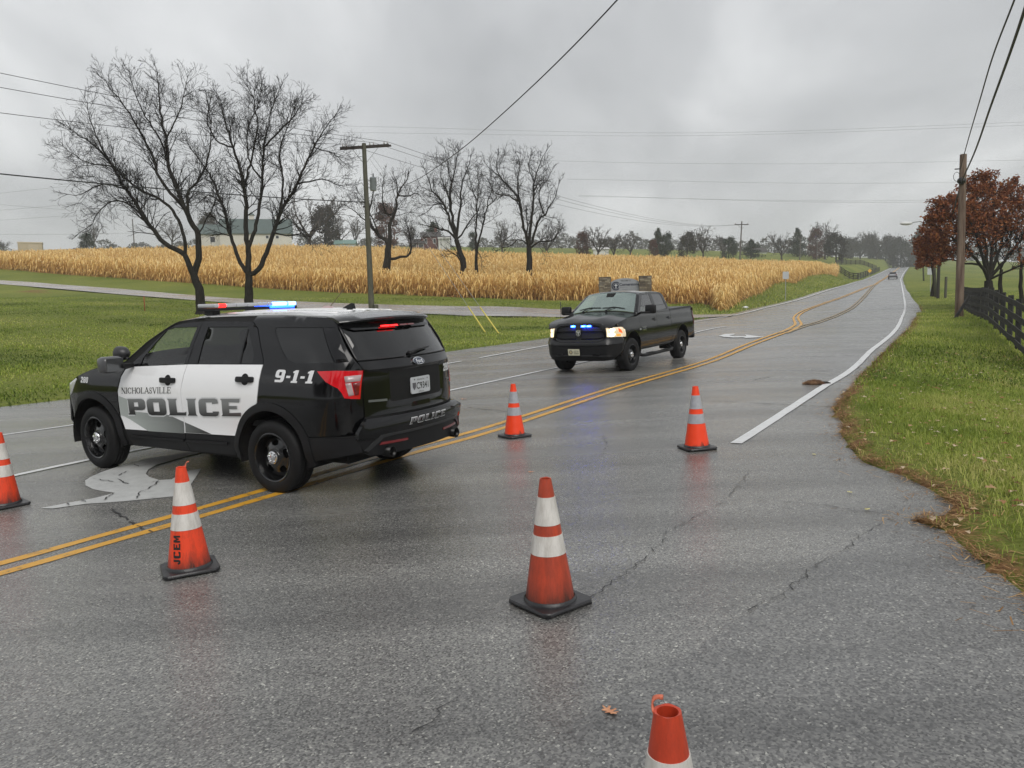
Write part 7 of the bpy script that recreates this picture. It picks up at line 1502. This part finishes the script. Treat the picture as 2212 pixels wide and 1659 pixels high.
o = mesh_np('fur', np.stack([C - s * .003, C + s * .003, C + d * L_], 1).reshape(-1, 3), np.arange(3 * n).reshape(n, 3), attr_mat('fur_brown', [(.05, .025, .015), (.24, .13, .07), (.42, .28, .18)], None, .8), AN, kind='stuff'); set_tone(o, R_.uniform(0, 1, n))
q = MB(); q.tube([(.24, 0, .02), (.34, .03, .03), (.44, .02, .025), (.50, -.02, .015)], [.03, .028, .022, .008], 7); q.build('tail', mat('animal_tail', (.018, .014, .012), .8, var=.4, vscale=20), AN, True)
q = MB(); patch(q, [(.0, -.06), (.22, -.13), (.34, -.08), (.20, .0)], lambda a, b, o: (a, b, 0 * a + .007 + o), h=.06); q.build('stain', mat('stain_pink', (.30, .13, .11), .4), AN)

# oak leaves
OAK = [(0, -.5), (.04, -.42), (.05, -.25), (.20, -.30), (.27, -.22), (.12, -.10), (.10, -.02), (.30, .02), (.38, .12), (.30, .14), (.12, .12), (.10, .20), (.22, .32), (.20, .40), (.08, .34), (.03, .52), (-.02, .52), (-.08, .34), (-.22, .42), (-.20, .32), (-.09, .22), (-.13, .12), (-.32, .16), (-.36, .08), (-.10, .0), (-.12, -.10), (-.28, -.18), (-.22, -.28), (-.05, -.22), (-.04, -.42)]
def oak_leaf(name, label, x, y, s, rz, m, curl=.25, z0=.01):
    q = MB(); patch(q, [(a * s, b * s) for a, b in OAK], lambda a, b, o: (a, b, z0 + curl * (a * a + .6 * b * b) / s + .10 * s * np.sin(b / s * 5) * (a / s) + o), h=s * .16, skirt=.0015); ob = q.build(name, m, None, True); ob.location = (x, y, h1(x, y)); ob.rotation_euler = (0, 0, rz); return tag(ob, label, 'leaf', 'fallen leaves on the asphalt')
LT = mat('leaf_tan', (.50, .20, .10), .6, col2=(.62, .33, .18), vscale=18); LY = mat('leaf_yellow', (.62, .56, .22), .6, var=.1)
p = ground_at(1316, 1540); oak_leaf('oak_leaf', 'curled orange oak leaf on the asphalt left of the bottom cone', p[0], p[1], .085, R(215), LT, .5)
for (u, v, lb, s, m) in [(1835, 1065, 'small yellow leaf on the asphalt below the end of the edge line', .04, LY), (1758, 1000 - 17, 'tiny yellow leaf between cone and verge', .04, LY), (1873, 1102, 'pale yellow leaf lying on the asphalt nearest the dead grass tongue', .04, LY), (1001, 863, 'small brown leaf on the road right of the SUV bumper', .09, LT), (1148, 1021, 'pale leaf on the asphalt above the weathered cone', .05, LT)]:
    p = ground_at(u, v); oak_leaf('fallen_leaf', lb, p[0], p[1], s * 1.4, random.uniform(0, 6), m, .3)

# ------------------------------------------------------------------ board fences
FB = mat('fence_black', (.016, .016, .017), .8, col2=(.055, .054, .052), vscale=5, stretch=(1, 1, 1), bump=.4, bscale=30, spec=.2)
def fence(label, A, B, n, hgt, rails, post=.12, board=.14, m=FB, group=None, jit=.0, zoff=None):
    A = np.array(A[:2]); B = np.array(B[:2]); t = thing('board_fence', label, 'fence', (A[0], A[1], h1(*A)), group=group); root = np.array(t.location); rs = random.Random(int(A[0] * 10))
    P = [A + (B - A) * k / n for k in range(n + 1)]; Z = [h1(*q) for q in P]; d = (B - A) / np.linalg.norm(B - A); nr = np.array([-d[1], d[0]])
    for q_, z_ in zip(P, Z):
        q = MB(); a_ = math.atan2(d[1], d[0]); tl = rs.uniform(-.02, .02); q.tube([(q_[0] - root[0], q_[1] - root[1], z_ - root[2] - .2), (q_[0] - root[0] + tl, q_[1] - root[1], z_ - root[2] + hgt * 1.02)], post * .62, 4 if post > .11 else 4); q.build('post', m, t)
    for i in range(n):
        for r_ in range(rails):
            f_ = (r_ + .72) / rails * hgt; j0, j1 = rs.uniform(-jit, jit), rs.uniform(-jit, jit); off = nr * (post * .55 + .012)
            a = np.array([P[i][0] + off[0], P[i][1] + off[1], Z[i] + f_ + j0]) - root; b = np.array([P[i + 1][0] + off[0], P[i + 1][1] + off[1], Z[i + 1] + f_ + j1]) - root; e_ = (b - a) * .0
            q = MB(); q.beam(a + e_, b - e_, .028, board); q.build('board', m, t)
    return t
fa_ = at(2230, 790, 19.0); fb_ = at(2108, 713, 38.5); fc_ = at(2082, 672, 62)
dirf = np.array(fb_[:2]) - np.array(at(2198, 775, 21.9)[:2]); dirf /= np.linalg.norm(dirf); s0 = np.array(at(2198, 775, 21.9)[:2]) - dirf * 4.9
fence('weathered black four-board fence along the right verge', s0, s0 + dirf * 2.45 * 17, 17, 1.42, 4, .15, .16, FB, 'board fences', .02)
p = at(2084, 690, 36.5); g = h1(p[0], p[1]); q = MB(); q.beam((-.5, 0, -.05), (.55, .6, 1.05), .05, .16); o = q.build('loose_board', FB); o.location = (p[0], p[1], g); tag(o, 'broken black board leaning against the fence beside the verge pole', 'board')
fence('long dark board fence on the left crest before the barn', at(95, 537, 175), at(505, 533, 168), 16, 1.5, 3, .14, .18, mat('fence_far', (.02, .02, .02), .9), 'board fences')
fence('black board fence behind the end of the corn, nearer run', at(1800, 586, 186), at(1853, 586, 172), 6, 1.5, 4, .15, .2, mat('fence_far', (0, 0, 0)), 'board fences'); fence('black board fence along the far roadside beyond the corn', at(1854, 586, 172), at(1900, 573, 262), 12, 1.5, 4, .15, .2, mat('fence_far', (0, 0, 0)), 'board fences'); fence('black board fence crossing the far paddock', at(1806, 576, 230), at(1893, 572, 268), 9, 1.5, 4, .15, .22, mat('fence_far', (0, 0, 0)), 'board fences')

# ------------------------------------------------------------------ buildings on the crest
WALLW = mat('barn_cream', (.55, .53, .47), .8, var=.06, vscale=.6); ROOFG = mat('roof_green', (.07, .10, .093), .55, var=.10, vscale=.5); BRICK = mat('house_brick', (.13, .055, .045), .9, var=.2, vscale=2); ROOFD = mat('roof_dark', (.05, .046, .045), .8, var=.15, vscale=1); TRIMW = mat('trim_white', (.60, .60, .58), .6); PANE = mat('pane_dark', (.02, .022, .026), .15); TAN = mat('shed_tan', (.42, .35, .24), .8, var=.07, vscale=1)
def building(name, label, u, v, d, L, Wd, eave, ridge, rz, wall, roof, wins=(), parent=None, sink=2.5, over=.35):
    b = at(u, v, d); t = thing(name, label, 'building', (b[0], b[1], b[2]), (0, 0, rz)); q = MB(); x, y = L / 2, Wd / 2
    q.add([(-x, -y, -sink), (x, -y, -sink), (x, y, -sink), (-x, y, -sink), (-x, -y, eave), (x, -y, eave), (x, y, eave), (-x, y, eave), (-x, 0, ridge), (x, 0, ridge)], [(0, 1, 5, 4), (2, 3, 7, 6), (1, 2, 6, 9, 5), (3, 0, 4, 8, 7)]); q.build('wall', wall, t)
    q = MB(); e = over; dz = (ridge - eave) / y * e; th = .16
    for sg in (-1, 1):
        a = [(-x - e, sg * (y + e), eave - dz), (x + e, sg * (y + e), eave - dz), (x + e, 0, ridge), (-x - e, 0, ridge)]; q.add(a + [(p_[0], p_[1], p_[2] + th) for p_ in a], [(0, 1, 2, 3), (7, 6, 5, 4), (0, 4, 5, 1), (1, 5, 6, 2), (2, 6, 7, 3), (3, 7, 4, 0)])
    ro = q.build('roof', roof, t)
    for (face, px_, pz, w, h) in wins:
        q = MB(); c_ = (px_, -y - .02, pz) if face == 'f' else (-x - .02, px_, pz); dd = (w, .06, h) if face == 'f' else (.06, w, h); q.box(c_, dd); wo = q.build('window', TRIMW, t); q = MB(); dd2 = (w - .2, .08, h - .2) if face == 'f' else (.08, w - .2, h - .2); q.box((c_[0] - (0 if face == 'f' else .01), c_[1] - (.01 if face == 'f' else 0), c_[2]), dd2); q.build('pane', PANE, wo)
    return t, ro
kb = 180 / 1662
t, ro = building('barn', 'cream barn with green metal roof on the crest behind the large bare trees', 556, 527, 180, 15.5, 11.5, 1.9, 5.6, R(16), WALLW, ROOFG, [('f', -2.0, 1.0, .8, .8), ('f', 2.4, 1.0, .8, .8), ('f', 4.6, 1.0, .8, .8), ('g', 2.0, 1.1, 2.2, 1.4)])
q = MB(); q.add([(-6.8, -3.4, 1.9), (-6.8, 2, 1.9), (-6.8, -.8, 5.0), (-3, -.8, 5.0)], [(0, 1, 2)]); 
for cx_ in (-1.0, 5.0): q = MB(); q.box((cx_, 0, 6.1), (1.0, 1.0, 1.0)); cu = q.build('cupola', WALLW, t); q = MB(); q.add([(cx_ - .75, -.75, 6.6), (cx_ + .75, -.75, 6.6), (cx_ + .75, .75, 6.6), (cx_ - .75, .75, 6.6), (cx_, 0, 7.4)], [(0, 1, 4), (1, 2, 4), (2, 3, 4), (3, 0, 4), (3, 2, 1, 0)]); q.build('cupola_roof', ROOFG, cu)
building('barn', 'low cream wing with green roof left of the barn', 478, 527, 183, 9.0, 9.0, 1.9, 4.4, R(16), WALLW, ROOFG, [('f', -1.5, .6, 1.2, 1.4)])
building('outbuilding', 'small outbuilding with pale green roof left of the utility pole', 747, 533, 190, 4.6, 4.0, .6, 1.5, R(5), TRIMW, mat('roof_pale_green', (.16, .26, .23), .6))
t, ro = building('shed', 'plain tan flat-roofed shed on the far left skyline', 67, 545, 170, 4.6, 3.0, 1.9, 2.1, R(28), TAN, mat('shed_roof', (.50, .43, .31), .7), (), None, 3, .08); q = MB(); q.box((.6, -1.52, .75), (1.9, .05, 1.6)); q.build('door', mat('shed_door', (.46, .39, .28), .8), t)
t, ro = building('house', 'red brick house with gable and dark roof behind the field trees', 931, 536, 230, 5.4, 6, 3.2, 4.6, R(4), BRICK, ROOFD, [('f', -1.4, 1.8, .9, 1.5), ('f', 1.2, 1.8, .9, 1.5)]); q = MB(); q.box((1.6, .5, 5.0), (.8, .8, 1.8)); q.build('chimney', BRICK, ro)
t, ro = building('house_portico', 'white columned portico of the brick house', 960, 536, 226, 3.4, 3, 2.6, 3.3, R(4), TRIMW, ROOFD); 
for x_ in (-1.5, -.5, .5, 1.5): q = MB(); q.lathe([(.20, -1), (.17, 0), (.15, 2.5), (.20, 2.6)], 10, c=(x_, -1.95, 0)); q.build('column', TRIMW, t, True)
q = MB(); q.box((0, -1.95, 2.75), (3.6, .5, .35)); q.build('beam', TRIMW, t)
building('garage', 'brick garage wing with pale doors left of the brick house', 903, 537, 228, 4.4, 4.5, 1.4, 2.7, R(4), BRICK, ROOFD, [('f', -1.0, .3, 1.6, 1.6), ('f', 1.0, .3, 1.6, 1.6)])
building('shed', 'long white shed among bare trees at the end of the crest', 1298, 550, 215, 4.2, 3, 1.4, 1.9, R(-5), TRIMW, mat('roof_white', (.55, .55, .55), .7)); building('house', 'low house with grey roof and white front beyond the crossarm pole', 1638, 555, 320, 5.5, 5, 1.9, 3.6, R(-8), TRIMW, ROOFD, [('f', -1, .8, 1, 1)])
building('shed', 'long low pale shed far beyond the corn end', 1765, 560, 380, 9, 4, 1.2, 1.6, R(-6), TRIMW, mat('roof_white', (0, 0, 0)))

# ------------------------------------------------------------------ car driving away up the hill
def far_car(x, y, yaw, label):
    z = h1(x, y); t = thing('car', label, 'car', (x, y, z), (0, 0, yaw)); P = mat('far_car_silver', (.30, .31, .33), .35, coat=.5)
    prof = [(-2.2, .35), (-2.25, .75), (-2.1, .95), (-1.5, .98), (-.95, 1.40), (.45, 1.44), (1.15, 1.02), (2.05, .85), (2.25, .6), (2.2, .32)]
    q = MB(); n = len(prof)
    for w, k in ((-.88, 1), (.88, 1)): q.v += [(a, w * (1 if b < 1.0 else .80), b) for a, b in prof]
    q.f = [tuple(range(n)), tuple(range(2 * n - 1, n - 1, -1))] + [(i, i + n, (i + 1) % n + n, (i + 1) % n) for i in range(n)]; q.build('body', P, t, bevel=.04)
    q = MB(); q.add([(-1.53, -.66, 1.0), (-1.53, .66, 1.0), (-1.02, .60, 1.37), (-1.02, -.60, 1.37)], [(0, 1, 2, 3), (3, 2, 1, 0)]); o = q.build('rear_window', PANE, t); o.location = (-.03, 0, .01)
    for sg in (-1, 1):
        q = MB(); q.box((-2.24, sg * .68, .80), (.06, .30, .16)); q.build('tail_lamp', RED_D, t)
        for x_ in (-1.35, 1.35): q = MB(); q.lathe([(.001, -.1), (.32, -.1), (.32, .1), (.001, .1)], 16, c=(x_, sg * .80, .32), axis='y'); q.build('wheel', TYRE, t, True, auto=40)
    q = MB(); q.box((-2.26, 0, .42), (.1, 1.7, .2)); q.build('bumper', TRIM, t)
    return t
_x, _y = road(186., 1.6); _x2, _y2 = road(190., 1.6); far_car(float(_x), float(_y), math.atan2(float(_y2 - _y), float(_x2 - _x)), 'small silver car driving away near the top of the hill')

# ------------------------------------------------------------------ grass blades
def blades(P, hgt, wid, seed, lean=.5):
    R_ = np.random.default_rng(seed); n = len(P); a = R_.uniform(0, 6.28, n); h = hgt * R_.uniform(.45, 1.25, n); w = wid * R_.uniform(.7, 1.3, n); z = hz(P[:, 0], P[:, 1]) + .005; o = np.c_[P, z]; d = np.c_[np.cos(a), np.sin(a)]; s = np.c_[-d[:, 1], d[:, 0], np.zeros(n)] * w[:, None]; l = R_.uniform(.1, lean, n) * h
    m = o + np.c_[d * (l * .45)[:, None], h * .62]; tp = o + np.c_[d * l[:, None] * 1.5, h * R_.uniform(.75, 1.0, n)]
    V = np.stack([o - s, o + s, m + s * .7, m - s * .7, tp], 1).reshape(-1, 3); i = np.arange(n) * 5
    F = np.concatenate([np.stack([i, i + 1, i + 2], -1), np.stack([i, i + 2, i + 3], -1), np.stack([i + 3, i + 2, i + 4], -1)]); return V, F, n
GRASS = attr_mat('grass_blades', [(.085, .125, .022), (.20, .275, .04), (.36, .42, .078), (.56, .51, .20)], None, .55, .25, .35)
STRAW = attr_mat('dead_grass', [(.10, .055, .026), (.28, .15, .06), (.50, .33, .16)], None, .8, .15, .1)
def scatter(n, poly_ok, box, seed, dens):
    R_ = np.random.default_rng(seed); P = np.c_[R_.uniform(box[0], box[1], n), R_.uniform(box[2], box[3], n)]; P = P[R_.uniform(0, 1, len(P)) < dens(P)]; return P[poly_ok(P)]
def in_view(P, mg=60):
    z = hz(P[:, 0], P[:, 1]); d = np.c_[P, z] - EYE; f_ = d @ _F; u = CX + FPX * (d @ _RT) / np.maximum(f_, .1); v = CY - FPX * (d @ _UP) / np.maximum(f_, .1); return (f_ > .5) & (u > -mg) & (u < 2212 + mg) & (v < 1659 + 2 * mg)
_edge = edge_r[:60][::-1] + NEAR_EDGE
def clumpy(P, f=1.0):
    return .45 + .55 * np.clip(.5 + .6 * np.sin(P[:, 0] * 3.1 * f + 2 * np.sin(P[:, 1] * 1.7 * f)) * np.sin(P[:, 1] * 2.7 * f + 1.3 * np.sin(P[:, 0] * 2.1 * f)), 0, 1)
okR = lambda P: (~inside(P, PAVE)) & in_view(P)
Pn = scatter(520000, okR, (1.5, 16, 2.5, 16), 51, lambda P: clumpy(P)); Pn = Pn[(Pn[:, 0] > Pn[:, 1] * .2)]
Pm = scatter(760000, okR, (5, 56, 14, 84), 52, lambda P: clumpy(P, .6) * np.clip(22 / P[:, 1], .22, 1)); Pm = Pm[Pm[:, 0] > Pm[:, 1] * .40]
de = dist_poly(Pn, _edge); keep = np.random.default_rng(1).uniform(0, 1, len(Pn)) < np.clip((de - .12) / .6, .06, 1); Pn = Pn[keep]
vs_, fs_, ts_ = [], [], []; off = 0
for k, (P, hg, wd, ln) in enumerate([(Pn, .085, .0035, .9), (Pm, .11, .008, .8)]):
    V, F, n = blades(P, hg, wd, 60 + k, ln); R_ = np.random.default_rng(70 + k); big = .5 + .28 * np.sin(P[:, 0] * .9 + 1.2) * np.sin(P[:, 1] * .7) + .12 * np.sin(P[:, 0] * 3.3) * np.sin(P[:, 1] * 2.9); tn = np.clip(R_.normal(big, .17), 0, 1); vs_.append(V); fs_.append(F + off); off += len(V); ts_.append(np.tile(tn, 3))
o = mesh_np('verge_grass', np.vstack(vs_), np.vstack(fs_), GRASS, kind='stuff'); set_tone(o, np.concatenate(ts_)); tag(o, 'bright green verge grass beside the right road edge', 'grass')
okL = lambda P: (~inside(P, PAVE)) & (~inside(P, DRIVE)) & (~inside(P, CORN)) & in_view(P)
Pl = scatter(620000, okL, (-46, 14, 14, 66), 53, lambda P: clumpy(P, .35) * np.clip(24 / P[:, 1], .25, 1))
V, F, n = blades(Pl, .07 * (.6 + 1.1 * clumpy(Pl, .8) * clumpy(Pl, .23)), .016, 63, .8); R_ = np.random.default_rng(73); tn = np.clip(R_.normal(.40 + .30 * np.sin(Pl[:, 0] * .31 + 1) * np.sin(Pl[:, 1] * .42) + .15 * np.sin(Pl[:, 1] * .9 + .4 * Pl[:, 0]), .18), 0, 1)
o = mesh_np('lawn_grass', V, F, GRASS, kind='stuff'); set_tone(o, np.tile(tn, 3)); tag(o, 'mown green lawn between the road and the cornfield', 'grass')
# rough tall grass on the bank by the corn and along the road
Pb = scatter(120000, okL, (10, 95, 52, 190), 54, lambda P: np.full(len(P), 1.)); _dd = dist_poly(Pb, [tuple(q) for q in CORN[21:] + CORN[:1]]); Pb = Pb[_dd < 9]
V, F, n = blades(Pb, .22, .03, 64, .9); R_ = np.random.default_rng(74); o = mesh_np('bank_grass', V, F, GRASS, kind='stuff'); set_tone(o, np.tile(np.clip(R_.normal(.5, .25, n), 0, 1), 3)); tag(o, 'rough grass bank between the cornfield and the road', 'grass')
# dead straw and needles along the pavement edge
R_ = np.random.default_rng(80); D = np.array(densify(_edge, .02, False)); D = D[(D[:, 1] < 40)]; nn = 52000; i = R_.integers(0, len(D), nn); spread = np.abs(R_.normal(0, 1, nn)) * np.where(D[i, 1] < 12, .18, .12); ang = R_.uniform(0, 6.28, nn)
P = D[i] + np.c_[np.cos(ang), np.sin(ang)] * spread[:, None]; prob = np.where(inside(P, PAVE), .16, 1.0) * (.35 + .65 * (np.sin(P[:, 0] * 5 + P[:, 1] * 3) * np.sin(P[:, 1] * 4.1) > -.25)); P = P[R_.uniform(0, 1, nn) < prob]
n = len(P); a = R_.uniform(0, 6.28, n); L_ = R_.uniform(.03, .11, n); w = R_.uniform(.0015, .004, n); z = hz(P[:, 0], P[:, 1]) + R_.uniform(.008, .05, n); d = np.c_[np.cos(a), np.sin(a), R_.normal(0, .16, n)]; s = np.c_[-d[:, 1], d[:, 0], np.zeros(n)] * w[:, None]; o0 = np.c_[P, z]; e0 = o0 + d * L_[:, None]
o = mesh_np('dead_grass', np.stack([o0 - s, o0 + s, e0 + s, e0 - s], 1).reshape(-1, 3), np.arange(4 * n).reshape(n, 4), STRAW, kind='stuff'); set_tone(o, R_.uniform(0, 1, n)); tag(o, 'brown dead grass and needles matted along the pavement edge', 'grass')
# fallen leaves in the verge
R_ = np.random.default_rng(81); P = np.c_[R_.uniform(2.5, 13, 2200), R_.uniform(3, 20, 2200)]; P = P[okR(P)]; P = P[P[:, 0] > P[:, 1] * .28][:600]
q = MB(); tn = []
for (x, y) in P:
    s = R_.uniform(.035, .075); a = R_.uniform(0, 6.28); tlt = R_.uniform(-.5, .5); ca, sa = math.cos(a), math.sin(a); z = h1(x, y) + R_.uniform(.04, .085); sh = [(0, -.5), (.16, -.2), (.3, 0), (.14, .12), (.18, .36), (0, .5), (-.18, .34), (-.14, .1), (-.32, 0), (-.15, -.2)]
    q.add([(x + s * (px_ * ca - py_ * sa) * 1.3, y + s * (px_ * sa + py_ * ca) * 1.3, z + s * (px_ * tlt + .9 * abs(px_))) for px_, py_ in sh], [(0, 1, 9), (1, 2, 3), (1, 3, 7, 9), (7, 8, 9), (3, 4, 5, 6, 7)]); tn += [R_.uniform(0, 1)] * 5
o = q.build('fallen_leaves', attr_mat('fallen_leaf_tones', [(.10, .04, .02), (.34, .18, .08), (.56, .42, .26), (.62, .52, .40)], None, .7, .2, .2), None, kind='stuff'); set_tone(o, tn); tag(o, 'tan and brown fallen leaves scattered in the right verge grass', 'leaves')

# ------------------------------------------------------------------ the damp air itself
q = MB(); q.box((120, 330, 40), (2600, 2600, 112)); hz_o = q.build('haze', None, None, kind='stuff')
hm = bpy.data.materials.new('damp_air'); hm.use_nodes = True; N = hm.node_tree.nodes; N.clear(); ho = N.new('ShaderNodeOutputMaterial'); pv = N.new('ShaderNodeVolumePrincipled')
pv.inputs['Color'].default_value = (.86, .88, .90, 1); pv.inputs['Density'].default_value = .0006; pv.inputs['Anisotropy'].default_value = .2
hm.node_tree.links.new(pv.outputs[0], ho.inputs['Volume']); hz_o.data.materials.append(hm); tag(hz_o, 'thin damp air fading the far trees', 'haze')
scn.cycles.volume_bounces = 1
